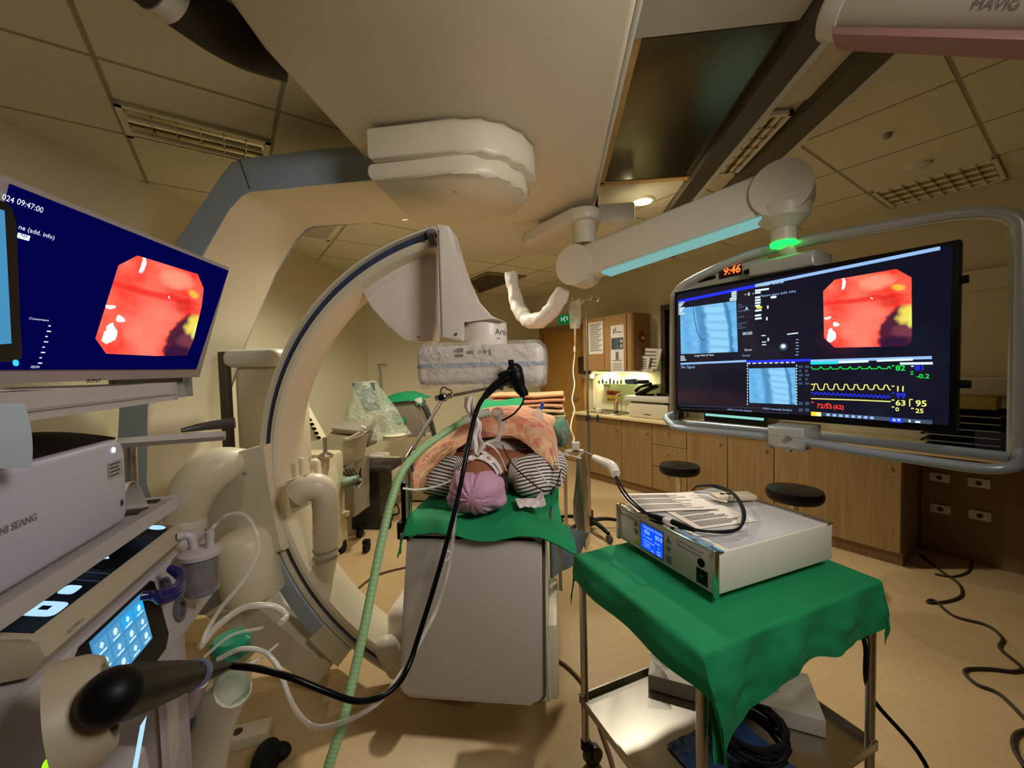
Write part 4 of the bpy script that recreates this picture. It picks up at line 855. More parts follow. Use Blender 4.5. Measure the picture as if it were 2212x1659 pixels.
gt('Power limit peak', .0075, .302, .060); gt('Averaging', .0075, .302, .051); gt('Impedance', .0075, .302, .042); gt('1', .012, .232, .054); gt('00:00', .008, .238, .043); gt('00:00', .008, .238, .034); gt('300', .008, .266, .034); mb.build('screen_text', LT, scn)
mb = MB()
for b in (.345, .185):
    mb.prism([gp(fx-.001, b+.012, .096), gp(fx-.001, b-.012, .096), gp(fx-.001, b, .118)], GU*.003); mb.prism([gp(fx-.001, b+.012, .084), gp(fx-.001, b-.012, .084), gp(fx-.001, b, .062)], GU*.003)
mb.build('arrow_keys', mat('grey_green_key', S(96, 120, 110), .5), gen)
mb = MB(); mb.prism(fpq(.333, .028, .357, .052, .001), GU*.003, bev=.002); mb.build('yellow_key', mat('yellow_key', S(186, 170, 90), .5), gen); mb = MB(); mb.prism(fpq(.172, .028, .198, .054, .001), GU*.003, bev=.002); mb.box(gp(fx-.002, .185, .041), (.002, .009, .009), RG); mb.build('grey_key', mat('grey_key', S(110, 106, 110), .5), gen)
mb = MB(); mb.lathe([(.012, 0), (.013, .003), (.009, .004), (.008, .001), (0, .001)], gp(fx, .052, .090), -GU, 20); mb.build('output_socket', BLACK, gen)
mb = MB(); mb.prism(fpq(.030, .024, .072, .070, .001), GU*.004, bev=.002); mb.i = 1; mb.box(gp(fx-.003, .05, .052), (.003, .012, .008), RG); mb.build('power_switch', [BLACK, mat('switch_green', S(30, 80, 60), .4)], gen)
mb = MB(); 
def pt_(s, size, b, z): mb.text(s, size, gp(fx-.001, b, z), -GV, UZ)
pt_('NeuroTherm', .015, .438, .112); pt_('NeuroTherm', .010, .434, .016); pt_('Radio Frequency Lesion', .011, .148, .118); pt_('Generator System', .0125, .148, .104); mb.build('panel_lettering', DINK, gen)
mb = MB(); mb.box(gp(.016, GW_/2-.12, GH+.0045), (.022, .14, .0006), RG); mb.build('lid_label', mat('label_blue_grey', S(150, 170, 190), .2), gen)
# papers on the box
def sheet(name, label, c, u, w_, h_, z, bend=.004):
    v = UZ.cross(u); t = thing(name, label, 'paper', c+UZ*z)
    mb = MB(); mb.grid(lambda p, q: c+u*(p-.5)*w_+v*(q-.5)*h_+UZ*(z+bend*(math.sin(p*3+q*2)*.5+.5)+.012*max(0, p-.82)*(1 if bend > .003 else 0)), 10, 10, .0006); mb.build('sheet', PAPER, t)
    mb = MB(); random.seed(int(z*1e4)+3)
    for k in range(16):
        q = .10+k*.05; e = random.uniform(.55, .9); P = lambda p, q: c+u*(p-.5)*w_+v*(q-.5)*h_+UZ*(z+.0012+bend*(math.sin(p*3+q*2)*.5+.5))
        if k % 6 == 5: continue
        mb.quad([P(.1, q), P(e, q), P(e, q+.022), P(.1, q+.022)])
    mb.build('print', INK, t); return t
zt_ = G0.z+GH+.0035
c1 = atZ(1440, 1085, zt_); c1.z = 0; sheet('printed_sheet', 'printed paper with grey paragraphs lying askew on the white generator', c1, V((math.cos(R(8)), math.sin(R(8)), 0)), .30, .21, zt_+.002, .004)
c2 = atZ(1535, 1115, zt_); c2.z = 0; sheet('printed_sheet', 'paper half under the cable loop nearer the right edge of the generator top', c2, V((math.cos(R(20)), math.sin(R(20)), 0)), .24, .17, zt_, .001)
c3 = atZ(1583, 1075, zt_+.012); rot3 = Matrix.Rotation(R(8), 3, 'Z'); pr = thing('remote_plug', 'flat beige connector block with two dark holes on the papers', 'connector block', c3)
mb = MB(); mb.box(c3+UZ*.006, (.155, .062, .020), rot3, bev=.006); mb.build('block_body', mat('beige_plastic', S(206, 192, 166), .45), pr)
for k in (-.012, .012):
    mb = MB(); mb.lathe([(.009, 0), (.009, .0012), (0, .0012)], c3+rot3 @ V((-.03+k, 0, .016)), (0, 0, 1), 14); mb.build('socket_hole', BLACK, pr)
mb = MB(); P = crom([c3+rot3 @ V((-.135, .05, .004)), c3+rot3 @ V((-.08, .03, .002)), c3+rot3 @ V((-.075, -.02, .002)), c3+rot3 @ V((-.05, -.05, .002))], 6)
mb.tube(P, .006, 8, 1, flat=.25); tag(mb.build('white_strap', GAUZE), 'crumpled white plastic strip on the printed paper left of the beige block', 'strip')
# probe cable: from the white handle to the generator top, looping there
hA, hB, hC = atD(1283, 988, 1.78), atD(1322, 1008, 1.68), atD(1330, 1024, 1.64)
pb = thing('probe_handle', 'white pistol-shaped probe handle with black cables held in the air beside the drip stand', 'probe', hB)
mb = MB(); mb.tube([hA, hA*.5+hB*.5, hB, hC], [.014, .020, .022, .019], 16, 6); mb.build('grip', WHITE, pb, 60)
mb = MB(); mb.tube([hA, atD(1268, 978, 1.80), atD(1252, 973, 1.84), atD(1240, 972, 1.9)], [.006, .0035, .0035, .0035], 8, 4); mb.build('probe_tip', STEEL, pb)
zc = zt_+.012; z2 = zc+.008
def gz(x, y, dz=0): return atZ(x, y, zc+dz)
for k, o_ in enumerate((0, .006)):
    mb = MB(); mb.tube([hC+V((o_*.5, 0, -.01)), atD(1334+k*6, 1046, 1.58), atD(1352+k*8, 1075, 1.52), gz(1384+k*6, 1103, .012), gz(1404, 1112)], .0036, 8, 6); mb.build('cable', BLACKM, pb)
mb = MB(); mb.tube([gz(1402, 1112), gz(1420, 1118), gz(1436, 1122)], [.007, .011, .010], 12, 3); mb.build('inline_connector', BLACK, pb); mb = MB(); mb.cyl(gz(1434, 1122), gz(1452, 1127), .009, n=12); mb.build('connector_sleeve', WHITE, pb)
mb = MB(); mb.tube([gz(1452, 1127), gz(1475, 1136), gz(1500, 1145)], [.010, .011, .007], 12, 3); mb.build('inline_connector', BLACK, pb)
for k, dz in enumerate((.0, .008)):
    mb = MB(); mb.tube([gz(1498, 1143+k*2, dz), gz(1530, 1148, dz), gz(1570, 1150-k*3, dz), gz(1598, 1140, dz), gz(1609-k*4, 1115, dz+.006), gz(1602-k*4, 1088, dz+.02), gz(1580-k*3, 1062, dz+.02), gz(1545, 1048+k*2, dz+.01), gz(1508, 1050, dz), gz(1497, 1058, dz)], .0042, 8, 6); mb.build('cable_loop', BLACKM, pb)
mb = MB(); mb.box(gz(1604, 1140, .004), (.03, .012, .004), Matrix.Rotation(.6, 3, 'Z')); mb.build('cable_tag', WHITE, pb)
# box, coil and bag on the lower shelf
bc = ct(.44, .28, .256); bu = V((math.cos(R(-13)), math.sin(R(-13)), 0)); bv = UZ.cross(bu); RB = Matrix((bu, bv, UZ)).transposed()
cb_ = thing('carton', 'flat white cardboard carton with a barcode label on the lower trolley shelf', 'carton', bc)
k0, k1 = atZ(1400, 1486, .262), atZ(1785, 1592, .262); k0.z = k1.z = .256; bu = (k1-k0).normalized(); bv = UZ.cross(bu); RB = Matrix((bu, bv, UZ)).transposed(); bl = (k1-k0).length
bc = (k0+k1)/2+bv*.11
mb = MB(); mb.box(bc+UZ*.03, (bl, .22, .06), RB, bev=.004); mb.build('box_body', mat('white_card', S(198, 192, 182), .6), cb_)
mb = MB(); O = bc+UZ*.0605
for k in range(8): mb.box(O+bu*(.04+k*.007)+bv*.02, (.003, .05, .0006), RB)
for k in range(6): mb.box(O+bu*(.13)+bv*(.055-k*.017), (.07-.008*(k % 3), .006, .0006), RB)
mb.build('barcode_label', INK, cb_)
mb = MB(); mb.grid(lambda p, q: bc-bu*(bl*.5-.02-.03*math.sin(q*3))+bv*((p-.5)*.2)+V((0, 0, .07+.07*q))+bu*(.03*math.sin(p*9+q*4)), 14, 8, .0006); tag(mb.build('plastic_flap', CLEAR), 'crumpled clear wrapping at the end of the white carton', 'wrapping')
cc = atZ(1618, 1628, .265); cc.z = .262; coil = MB(); P = []
for k in range(7*18):
    t = k/18*2*math.pi; rr_ = .098+.024*math.sin(k*.35)+.004*(k % 5); P.append(cc+V((rr_*math.cos(t), rr_*math.sin(t)*.95, .01+.045*abs(math.sin(k*.11))+.008*(k//18))))
coil.tube(P, .0075, 8, 1); tag(coil.build('cable_coil', BLACKM), 'thick black cable coiled on the lower trolley shelf', 'cable')
mb = MB(); bc2 = atZ(1580, 1640, .257); bc2.z = .2545; mb.grid(lambda p, q: bc2+CU*(p-.5)*.30+CV*(q-.5)*.24+UZ*(.004+.007*abs(N_.noise(V((p*7, q*7, 1))))), 20, 20, .0008); tag(mb.build('blue_pouch', mat('blue_shiny_pouch', S(52, 76, 120), .12, coat=.5)), 'shiny blue plastic pouch under the black cable coil', 'pouch')
mb = MB(); mb.tube([gp(GD+.0, .30, .04), gp(GD+.05, .32, .03), ct(CL-.02, CWD-.02, .83), ct(CL+.03, CWD-.18, .76), ct(CL+.035, .08, .62), atD(1868, 1390, 1.28), atD(1880, 1500, 1.3), V((1.10, 1.33, .25)), V((1.14, 1.25, .02)), V((1.22, 1.0, .01))], .0065, 8, 8); tag(mb.build('mains_cable', BLACKM), 'black power cord running from the generator down the right trolley leg', 'cord')
# ------------------------------------------------------------------ endoscopy tower on the left
TD = V((-.423, .906, 0)); TN = V((.906, .423, 0))     # TD along the tower away from the viewer, TN out of its front
def tw(s, t, z): return TD*s+TN*t+UZ*z
def tp(x, y, t): return atP(x, y, TN, t)
RT = Matrix((TD, TN*-1, UZ)).transposed()
def tbox(mb, s0, s1, t0, t1, z0, z1, bev=.004, seg=2): return mb.box(tw((s0+s1)/2, (t0+t1)/2, (z0+z1)/2), (s1-s0, t1-t0, z1-z0), RT, bev, seg)
LAV = mat('dim_lavender_shelf', S(178, 170, 168), .45); BEIGE = mat('beige_casing', S(178, 166, 142), .45)  # shelf white darkened toward lavender to stand for dim, bluish light
tower = thing('endoscopy_cart', 'tall grey equipment cart with shelves at the left edge of the room', 'equipment cart', tw(.7, -.7, 0))
for z0, z1, s0, s1, t0 in ((1.448, 1.478, .30, 1.185, -.46), (1.19, 1.207, .30, 1.175, -.46), (.88, .90, .30, 1.20, -.47), (.10, .14, .30, 1.2, -.45)):
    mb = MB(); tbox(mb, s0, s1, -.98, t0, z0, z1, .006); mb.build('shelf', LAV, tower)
for s_ in (.34, 1.12):
    mb = MB(); tbox(mb, s_-.03, s_+.03, -.97, -.92, .1, 1.46); mb.build('post', BLUEG, tower)
for s_ in (.36, 1.14):
    for t_ in (-.52, -.92):
        mb = MB(); mb.cyl(tw(s_, t_-.015, .05), tw(s_, t_+.015, .05), .05, n=20); mb.box(tw(s_, t_, .085), (.04, .05, .03), RT); mb.build('caster', BLACKM, tower)
mb = MB(); tbox(mb, .30, 1.185, -.463, -.457, 1.455, 1.459, .0); mb.build('shelf_groove', GREYP, tower)
# side arm with dark hinge
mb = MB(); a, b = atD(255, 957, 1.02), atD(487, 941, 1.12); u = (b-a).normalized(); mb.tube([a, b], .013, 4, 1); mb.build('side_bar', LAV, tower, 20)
mb = MB(); mb.tube([atD(392, 930, 1.16), atD(440, 921, 1.2), atD(508, 913, 1.24)], [.006, .012, .017], 10, 3); mb.build('hinge_arm', mat('dark_grey_metal', S(92, 88, 88), .35, .5), tower)
mb = MB(); mb.cyl(atD(284, 960, 1.12), atD(287, 1075, 1.12), .013, n=14); mb.build('cable_rod', STEEL, tower)
# --- video monitor, tilted
B_ = atY(430, 800, 1.0); hd = V((-.206, .978, 0)); r_ = ray(493, 585); lam = (B_-EYE).dot(hd)/r_.dot(hd); T_ = EYE+r_*lam
upv = (T_-B_).normalized(); MNn = hd.cross(upv).normalized(); MNn = MNn if MNn.x > 0 else -MNn; MC = B_.dot(MNn)
def mp_(x, y, off=0): return atP(x, y, MNn, MC+off)
mon = thing('monitor', 'grey framed endoscopy monitor on the cart top showing a red endoscope picture on blue', 'monitor', mp_(300, 800))
TRc, BRc, BLc, TLc = mp_(501, 580), mp_(436, 817), mp_(60, 838), None
wv = (BRc-BLc); L_ = .56; TLc = TRc-hd*L_; BLc = BRc-hd*L_
mb = MB(); mb.prism([TLc-MNn*.004, TRc-MNn*.004, BRc-MNn*.004, BLc-MNn*.004], -MNn*.05, bev=.006, seg=2); mb.build('housing', mat('monitor_grey', S(158, 146, 142), .45), mon)
SB = emat('screen_navy', S(2, 2, 66), 1)
s_tr, s_br = mp_(494, 585), mp_(424, 797.5); s_tl = s_tr-hd*.52; s_bl = s_br-hd*.50
mb = MB(); mb.prism([s_tl, s_tr, s_br, s_bl], -MNn*.004); scr = mb.build('screen', SB, mon)
mb = MB(); mb.quad([mp_(x, y, .001) for x, y in ((297, 552), (427, 592), (440, 623), (436, 660), (418, 735), (404, 768), (337, 769), (229, 764), (206, 731), (256, 573))]); mb.build('endoscope_window', endo_mat('endoscope_picture_near', horiz='Y', flip=False), mon)
mb = MB(); WT = emat('monitor_text_white', S(225, 238, 255), 1)
def mt(s, x, y, size, sx=1): mb.text(s, size, mp_(x, y, .0015), hd, upv, sx=sx)
mt('09:47:00', 35, 440, .0125, .85); mt('024', 3, 430, .012, .85); mt('ne (add. info)', 39, 494, .0098); mt('Comment', 62, 689.5, .005, 1.5)
for k in range(8): P = mp_(104-k*3.2, 705+k*11.5, .0015); mb.quad([P, P+hd*(.007 if k % 2 else .004), P+hd*(.007 if k % 2 else .004)+upv*.002, P+upv*.002])
mt('02/24', 66, 795, .006)
P = mp_(39, 502, .0015); mb.quad([P-upv*.008, P-upv*.008+hd*.017, P+hd*.017, P]); mb.build('screen_text', WT, scr)
mb = MB(); mb.text('Age', .0068, mp_(43, 509, .002), hd, upv); mb.build('age_text', emat('navy_text', S(20, 30, 90), 1), scr)
mb = MB(); mb.text('SONY', .0105, mp_(186, 827, -.0032), hd, upv, sx=1.1, bold=.0003); mb.build('bezel_lettering', DINK, mon)
mb = MB(); mb.box(mp_(330, 836, -.11), (.06, .14, .04), RT, bev=.01); mb.build('stand', GREYP, mon)
# --- small dark touch display in front, at the left edge
tab = thing('touch_display', 'black framed touch display at the left picture edge, lit blue', 'touch display', tp(20, 780, -.44))
mb = MB(); mb.prism([tp(x, y, -.43) for x, y in ((-120, 380), (20, 438), (31, 452), (36, 480), (52, 770), (46, 780), (-120, 790))], -TN*.02, bev=.004); mb.build('housing', BLACK, tab)
mb = MB(); mb.quad([tp(x, y, -.4285) for x, y in ((-100, 420), (10, 455), (25, 742), (-100, 752))]); mb.build('screen', emat('touch_blue', S(70, 142, 186), .9), tab)
mb = MB(); mb.lathe([(.004, 0), (.004, .001), (0, .001)], tp(33, 784, -.42), TN, 12); mb.build('power_light', emat('led_blue', S(40, 150, 255), 2), tab)
# --- plastic bags and papers on the top shelf
mb = MB(); mb.grid(lambda p, q: tw(.38+.40*p, -.60+.12*q, 1.482+.05*math.sin(q*3.1)*math.sin(p*3.0)+.014*N_.noise(V((p*9, q*6, 3)))), 26, 14, .0008); tag(mb.build('plastic_bag', CLEAR), 'crumpled clear plastic bag on the cart top below the black touch display', 'plastic bag')
mb = MB(); mb.grid(lambda p, q: tw(.55+.55*p, -.68+.20*q, 1.482+.003*math.sin(p*5)), 10, 6, .0008); tag(mb.build('paper_sheet', PAPER), 'white sheet lying on the cart top under the grey monitor', 'paper')
mb = MB(); mb.grid(lambda p, q: tp(-60+112*p+14*q, 872+140*q, -.445)+TN*(.004*math.sin(q*3)), 8, 10, .0008); tag(mb.build('hanging_paper', mat('bluish_paper', S(172, 186, 200), .6)), 'bluish paper hanging from the cart top beside the white printer', 'paper')
# --- white document printer / scanner
prn = thing('printer', 'white rounded printer with an open black top tray on the cart shelf', 'printer', tw(.83, -.62, 1.207))
PW = mat('dim_printer_white', S(178, 174, 188), .45)  # white body toned down and bluish: low light put into the colour
mb = MB(); z0, z1 = 1.210, 1.378
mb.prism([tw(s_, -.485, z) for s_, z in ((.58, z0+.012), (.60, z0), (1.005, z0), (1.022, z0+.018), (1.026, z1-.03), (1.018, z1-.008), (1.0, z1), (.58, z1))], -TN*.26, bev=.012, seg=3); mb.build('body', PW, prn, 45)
mb = MB()
def tray(p, q): return tw(.60+.425*p, -.50-.20*q, 1.379+.012*math.sin(q*3.1)+.035*q*(.3+.7*math.sin(p*3.0)))
mb.grid(tray, 16, 12, .004); mb.build('output_tray', mat('black_brown_tray', S(30, 22, 20), .5), prn)
mb = MB(); p = tp(245, 972, -.484); mb.lathe([(.0055, 0), (.0055, .001), (.0035, .001), (.0035, 0)], p, TN, 16); mb.build('power_ring', emat('led_white', S(210, 240, 255), 1.6), prn)
mb = MB(); 
c = tw(.985, -.4842, 1.322); mb.quad([c+TD*-.022+UZ*-.016, c+TD*.024+UZ*-.016, c+TD*.024+UZ*.016, c+TD*-.022+UZ*.016]); mb.build('spec_label', GREYP, prn)
mb = MB(); 
for k in range(4): mb.quad([c+TD*-.018+UZ*(.010-k*.007)+TN*.0005, c+TD*(.014-.004*(k % 2))+UZ*(.010-k*.007)+TN*.0005, c+TD*(.014-.004*(k % 2))+UZ*(.0125-k*.007)+TN*.0005, c+TD*-.018+UZ*(.0125-k*.007)+TN*.0005])
mb.quad([tw(.995, -.4842, 1.246), tw(1.004, -.4842, 1.246), tw(1.004, -.4842, 1.257), tw(.995, -.4842, 1.257)]); mb.build('label_print', DINK, prn)
mb = MB(); mb.text('UNI SEANG', .0145, tw(.716, -.4840, 1.292), TD, UZ, bold=.0003); mb.build('lettering', INK, prn)
mb = MB(); mb.grid(lambda p, q: tw(1.03+.10*p, -.50-.16*q, 1.211+.075*math.sin(p*2.6+.4)*(1-.3*q)-.02*p), 12, 8, .0008); tag(mb.build('curled_paper', PAPER), 'curled paper sheet standing on the shelf right of the white printer', 'paper')
mb = MB(); mb.grid(lambda p, q: tw(1.06+.10*p, -.49-.10*q, 1.209+.004*math.sin(p*7)), 6, 6, .003); tag(mb.build('dark_folder', mat('brown_film', S(52, 38, 34), .3)), 'dark brown film folder under the curled paper on the shelf end', 'folder')
# --- video processor with sloping black touch panel
pr = thing('video_processor', 'beige video processor with a sloping black glass panel of lit icons under the printer shelf', 'video processor', tw(.93, -.6, .99))
s0, s1 = .715, 1.145
mb = MB(); mb.prism([tw(s0, t, z) for t, z in ((-.44, 1.120), (-.445, 1.146), (-.455, 1.150), (-.57, 1.183), (-.90, 1.183), (-.90, 1.095), (-.46, 1.095))], TD*(s1-s0), bev=.006, seg=2); mb.build('casing', BEIGE, pr, 30)
def pq(s, w, off=.0006):                              # point on the sloping panel: w = 0 front, 1 back
    a, b = V((-.456, 1.1503)), V((-.569, 1.1827)); c = a+(b-a)*w; nx, nz = .0324, .113; l = math.hypot(nx, nz); return tw(s, c.x+nx/l*off, c.y+nz/l*off)
mb = MB(); mb.quad([pq(s0+.012, .02), pq(s1-.012, .02), pq(s1-.012, .98), pq(s0+.012, .98)], (pq(1, 0, .001)-pq(1, 0, 0))); gl = mb.build('glass_panel', mat('black_glass', S(8, 10, 20), .1, coat=.5), pr)
IC = emat('icon_pale_blue', S(170, 214, 255), 1); mb = MB(); nrm = pq(1, .5, 1)-pq(1, .5, 0)
def icon(s, w, rs, rw, sq=0, n=20):
    o = []
    for k in range(n):
        a = 2*math.pi*k/n; ca, sa = math.cos(a), math.sin(a); e = .45 if sq else 1
        o.append(pq(s+rs*(abs(ca)**e)*(1 if ca > 0 else -1), w+rw*(abs(sa)**e)*(1 if sa > 0 else -1), .002))
    mb.quad(o)
icon(1.112, .22, .013, .14); icon(.783, .20, .020, .17, 1); icon(.932, .46, .009, .07); icon(.950, .34, .009, .07); icon(.955, .52, .009, .07); icon(.972, .40, .009, .07); icon(.838, .22, .014, .09, 1)
for s_, w, l in ((1.10, .42, .03), (.768, .43, .03), (.835, .42, .05)): mb.quad([pq(s_-l/2, w, .002), pq(s_+l/2, w, .002), pq(s_+l/2, w+.05, .002), pq(s_-l/2, w+.05, .002)])
mb.build('panel_icons', IC, gl)
mb = MB(); mb.i = 0; o_ = mb
mb.quad([pq(.778, .16, .003), pq(.789, .16, .003), pq(.789, .26, .003), pq(.778, .26, .003)]); mb.lathe([(.019, 0), (.019, .0006), (0, .0006)], pq(.93, .22, .0022), nrm, 20); mb.build('icon_glyphs', BLACK, gl)
mb = MB()
for s_ in (.868, .895): mb.quad([pq(s_, .03, .002), pq(s_+.002, .03, .002), pq(s_+.002, .95, .002), pq(s_, .95, .002)])
mb.build('panel_seams', emat('seam_glow', S(66, 76, 104), .8), gl)
mb = MB(); mb.text('OLYMPUS', .008, tw(.755, -.4385, 1.128), TD, UZ); mb.build('lettering', INK, pr)
# --- pump / insufflator unit with touch screen
un = thing('pump_unit', 'white suction and light unit with a lit touch screen, dials and a blue hose', 'medical unit', tw(1.0, -.6, .92))
UW = mat('dim_unit_white', S(184, 176, 178), .4)  # unit white carries the low bluish light in its colour
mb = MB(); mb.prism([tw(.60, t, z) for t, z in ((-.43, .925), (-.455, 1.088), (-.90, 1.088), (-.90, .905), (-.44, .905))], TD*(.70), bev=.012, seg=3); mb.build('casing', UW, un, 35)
fN = (TN*.163+UZ*.025).normalized()
def uq(s, z, off=.001): return tw(s, -.43-.025*(z-.925)/.163, z)+fN*off
def pgon(mb, pts, th=.0): mb.quad([uq(s_, z, .001+th) for s_, z in pts])
mb = MB(); mb.prism([uq(s_, z, .0) for s_, z in ((.79, .938), (1.0, .938), (1.022, .958), (1.02, 1.075), (1.01, 1.082), (.80, 1.082), (.79, 1.075))], fN*.004, bev=.0015, seg=1); mb.build('screen_bezel', BLACK, un)
mb = MB(); pgon(mb, [(.815, .985), (.965, .985), (.965, 1.078), (.815, 1.078)], .004); ts = mb.build('touch_screen', emat('touch_panel_blue', S(70, 140, 190), .85), un)
mb = MB(); mb.i = 0
for i in range(4):
    for j in range(3):
        s_ = .820+i*.037; z = .988+j*.028; mb.i = 1 if (i == 3 and j == 2) or (i == 2 and j == 2) else 0
        pgon(mb, [(s_, z), (s_+.033, z), (s_+.033, z+.024), (s_, z+.024)], .0046)
        mb.i = 2; cx, cz = s_+.0165, z+.014; pgon(mb, [(cx+.006*math.cos(R(a)), cz+.006*math.sin(R(a))) for a in range(0, 360, 30 if (i+j) % 2 else 90)], .0052); pgon(mb, [(s_+.006, z+.002), (s_+.026, z+.002), (s_+.026, z+.005), (s_+.006, z+.005)], .0052)
mb.build('screen_tiles', [emat('tile_blue', S(84, 154, 200), .9), emat('tile_bright', S(40, 160, 225), 1), emat('tile_white', S(200, 232, 248), 1)], ts)
RG_ = mat('dial_grey', S(86, 82, 92), .4)
for s_, z, r in ((1.055, 1.045, .020), (1.085, .975, .026)):
    mb = MB(); mb.lathe([(r, 0), (r, .004), (r*.85, .006), (r*.62, .005), (r*.6, .001), (0, .001)], uq(s_, z, 0), fN, 26); mb.build('dial_ring', RG_, un)
for s_, z in ((1.20, .955), (1.135, 1.0), (1.15, .945)):
    mb = MB(); mb.lathe([(.004, 0), (.004, .003), (0, .004)], uq(s_, z, 0), fN, 10); mb.build('screw', STEEL, un)
mb = MB()
for k in range(3): mb.tube([tw(0.905, -.42+.01*k, 1.10), tw(0.920, -.395, 1.092-.007*k), tw(0.960, -.385, 1.086-.008*k), tw(1.000, -.395, 1.092-.007*k), tw(1.015, -.42, 1.10)], .008, 10, 6)
hb = mb.build('hose_loops', mat('navy_hose', S(24, 22, 92), .2, coat=.4), un)
# suction jar
jar = thing('suction_jar', 'clear suction jar with white lid ports at the right end of the cart', 'jar', tw(1.2, -.40, .94))
jc = tp(438, 1290, -.40); jc = V((jc.x, jc.y, 1.0)); 
zl, zh = atP(438, 1278, TN, TN.dot(jc)).z, atP(438, 1192, TN, TN.dot(jc)).z
mb = MB(); mb.lathe([(.030, zl), (.034, zl+.004), (.036, zh), (.033, zh), (.031, zl+.006), (0, zl+.006)], (jc.x, jc.y, 0), n=24); mb.build('vessel', film('jar_clear', S(130, 122, 124), .8, .1), jar)
mb = MB(); mb.lathe([(.0, zh-.002), (.041, zh-.002), (.042, zh+.008), (.03, zh+.014), (0, zh+.014)], (jc.x, jc.y, 0), n=24); mb.build('lid', UW, jar)
mb = MB(); mb.tube([(jc.x-.015, jc.y, zh+.01), (jc.x-.018, jc.y-.005, zh+.045), (jc.x-.035, jc.y-.02, zh+.05)], .009, 10, 4); mb.build('port', UW, jar); mb = MB(); mb.tube([(jc.x+.016, jc.y+.01, zh+.01), (jc.x+.018, jc.y+.01, zh+.05)], .009, 10, 1); mb.build('port', UW, jar)
mb = MB(); mb.tube([(jc.x+.018, jc.y+.01, zh+.045), atD(458, 1142, 1.14), atD(490, 1114, 1.15), atD(528, 1112, 1.15), atD(553, 1150, 1.13), atD(556, 1200, 1.1), atD(520, 1262, 1.06), atD(480, 1310, 1.03), atD(448, 1360, 1.0), atD(436, 1392, .98)], .0052, 8, 8); tag(mb.build('suction_tube', CLEARTUBE), 'clear tube looping up from the suction jar and down behind the cart', 'tube')
# --- lower processor: big round socket with the black scope connector
lo = thing('light_source', 'lower cart unit with a round beige socket, blue stripe and green indicator light', 'light source', tw(.7, -.6, .5))
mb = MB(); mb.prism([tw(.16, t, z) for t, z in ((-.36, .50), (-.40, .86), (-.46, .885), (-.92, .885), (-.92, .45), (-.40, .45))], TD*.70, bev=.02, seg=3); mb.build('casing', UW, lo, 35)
fL = (TN*.36+UZ*.04).normalized()
def lq(s, z, off=.001): return tw(s, -.36-.04*(z-.5)/.36, z)+fL*off
mb = MB(); mb.prism([lq(s_, z, 0) for s_, z in ((.62, .55), (.83, .62), (.83, .80), (.70, .78))], fL*.004); mb.build('dark_window', mat('smoked_panel', S(44, 38, 44), .25), lo)
mb = MB(); mb.prism([lq(s_, z, 0) for s_, z in ((.30, .63), (.66, .66), (.66, .685), (.30, .655))], fL*.003); mb.build('blue_stripe', mat('navy_stripe', S(28, 28, 110), .35), lo)
mb = MB(); mb.prism([lq(s_, z, 0) for s_, z in ((.20, .83), (.52, .845), (.52, .862), (.20, .85))], fL*.003); mb.build('blue_band', mat('slate_stripe', S(70, 74, 104), .4), lo)
sc0 = tp(212, 1512, -.30); sdir = (atD(470, 1440, .92)-sc0).normalized()
mb = MB(); ax_ = (TN*.8+TD*.35+UZ*.1).normalized(); mb.lathe([(0, -.04), (.070, -.04), (.062, -.008), (.053, .004), (.044, .004), (.041, -.006), (0, -.006)], tp(228, 1515, -.335), ax_, 36); mb.build('socket_collar', BEIGE, lo, 50)
mb = MB(); mb.lathe([(.006, 0), (.006, .003), (0, .004)], tp(98, 1654, -.36), TN, 14); mb.build('status_light', emat('led_green', S(120, 255, 20), 2), lo)
mb = MB(); P = tp(297, 1640, -.345); mb.quad([P-UZ*.03-TD*.03, P-UZ*.03-TD*.012, P+UZ*.04+TD*.03, P+UZ*.04+TD*.012]); mb.build('display_strip', IC, lo)
# rest of the right flank seen under the unit
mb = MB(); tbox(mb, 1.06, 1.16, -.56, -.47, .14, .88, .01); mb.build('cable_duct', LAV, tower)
# --- humidifier with green cap, tubing bundle, flask handle
gj = thing('green_canister', 'translucent green lidded canister behind the black connector by the cart', 'canister', atD(500, 1440, 1.12))
gc_ = atD(500, 1412, 1.14)
mb = MB(); mb.lathe([(0, .028), (.04, .028), (.049, .02), (.05, -.012), (.046, -.02), (0, -.02)], gc_+UZ*.02, n=28); mb.build('cap', mat('teal_cap', S(16, 138, 108), .15, coat=.5), gj)
mb = MB(); mb.lathe([(.044, -.02), (.046, -.09), (.04, -.14), (0, -.14)], gc_+UZ*.02, n=28); mb.build('body', film('green_clear', S(110, 160, 128), .4, .15), gj)
mb = MB(); mb.cyl(atD(432, 1475, 1.12), atD(402, 1560, 1.12), .02, n=14); mb.build('grip', mat('pink_grey_plastic', S(164, 148, 144), .5), gj)
mb = MB(); mb.cyl(atD(408, 1540, 1.12), atD(398, 1572, 1.12), .025, .022, n=16); mb.build('grip_tip', mat('slate_rubber', S(70, 78, 90), .6), gj)
mb = MB(); mb.tube([gc_+UZ*-.10, atD(478, 1520, 1.16), atD(450, 1600, 1.18), atD(430, 1720, 1.2)], [.05, .06, .06, .06], 14, 4); mb.build('stand', OFFW, gj)
mb = MB(); mb.tube([atD(430, 1400, 1.0), atD(470, 1352, 1.05), atD(530, 1312, 1.12), atD(590, 1310, 1.16), atD(618, 1330, 1.16), atD(606, 1345, 1.13)], .0085, 10, 8); tag(mb.build('corrugated_tube', CLEARTUBE), 'pale flexible hose bending right beside the cart above the green canister', 'hose')
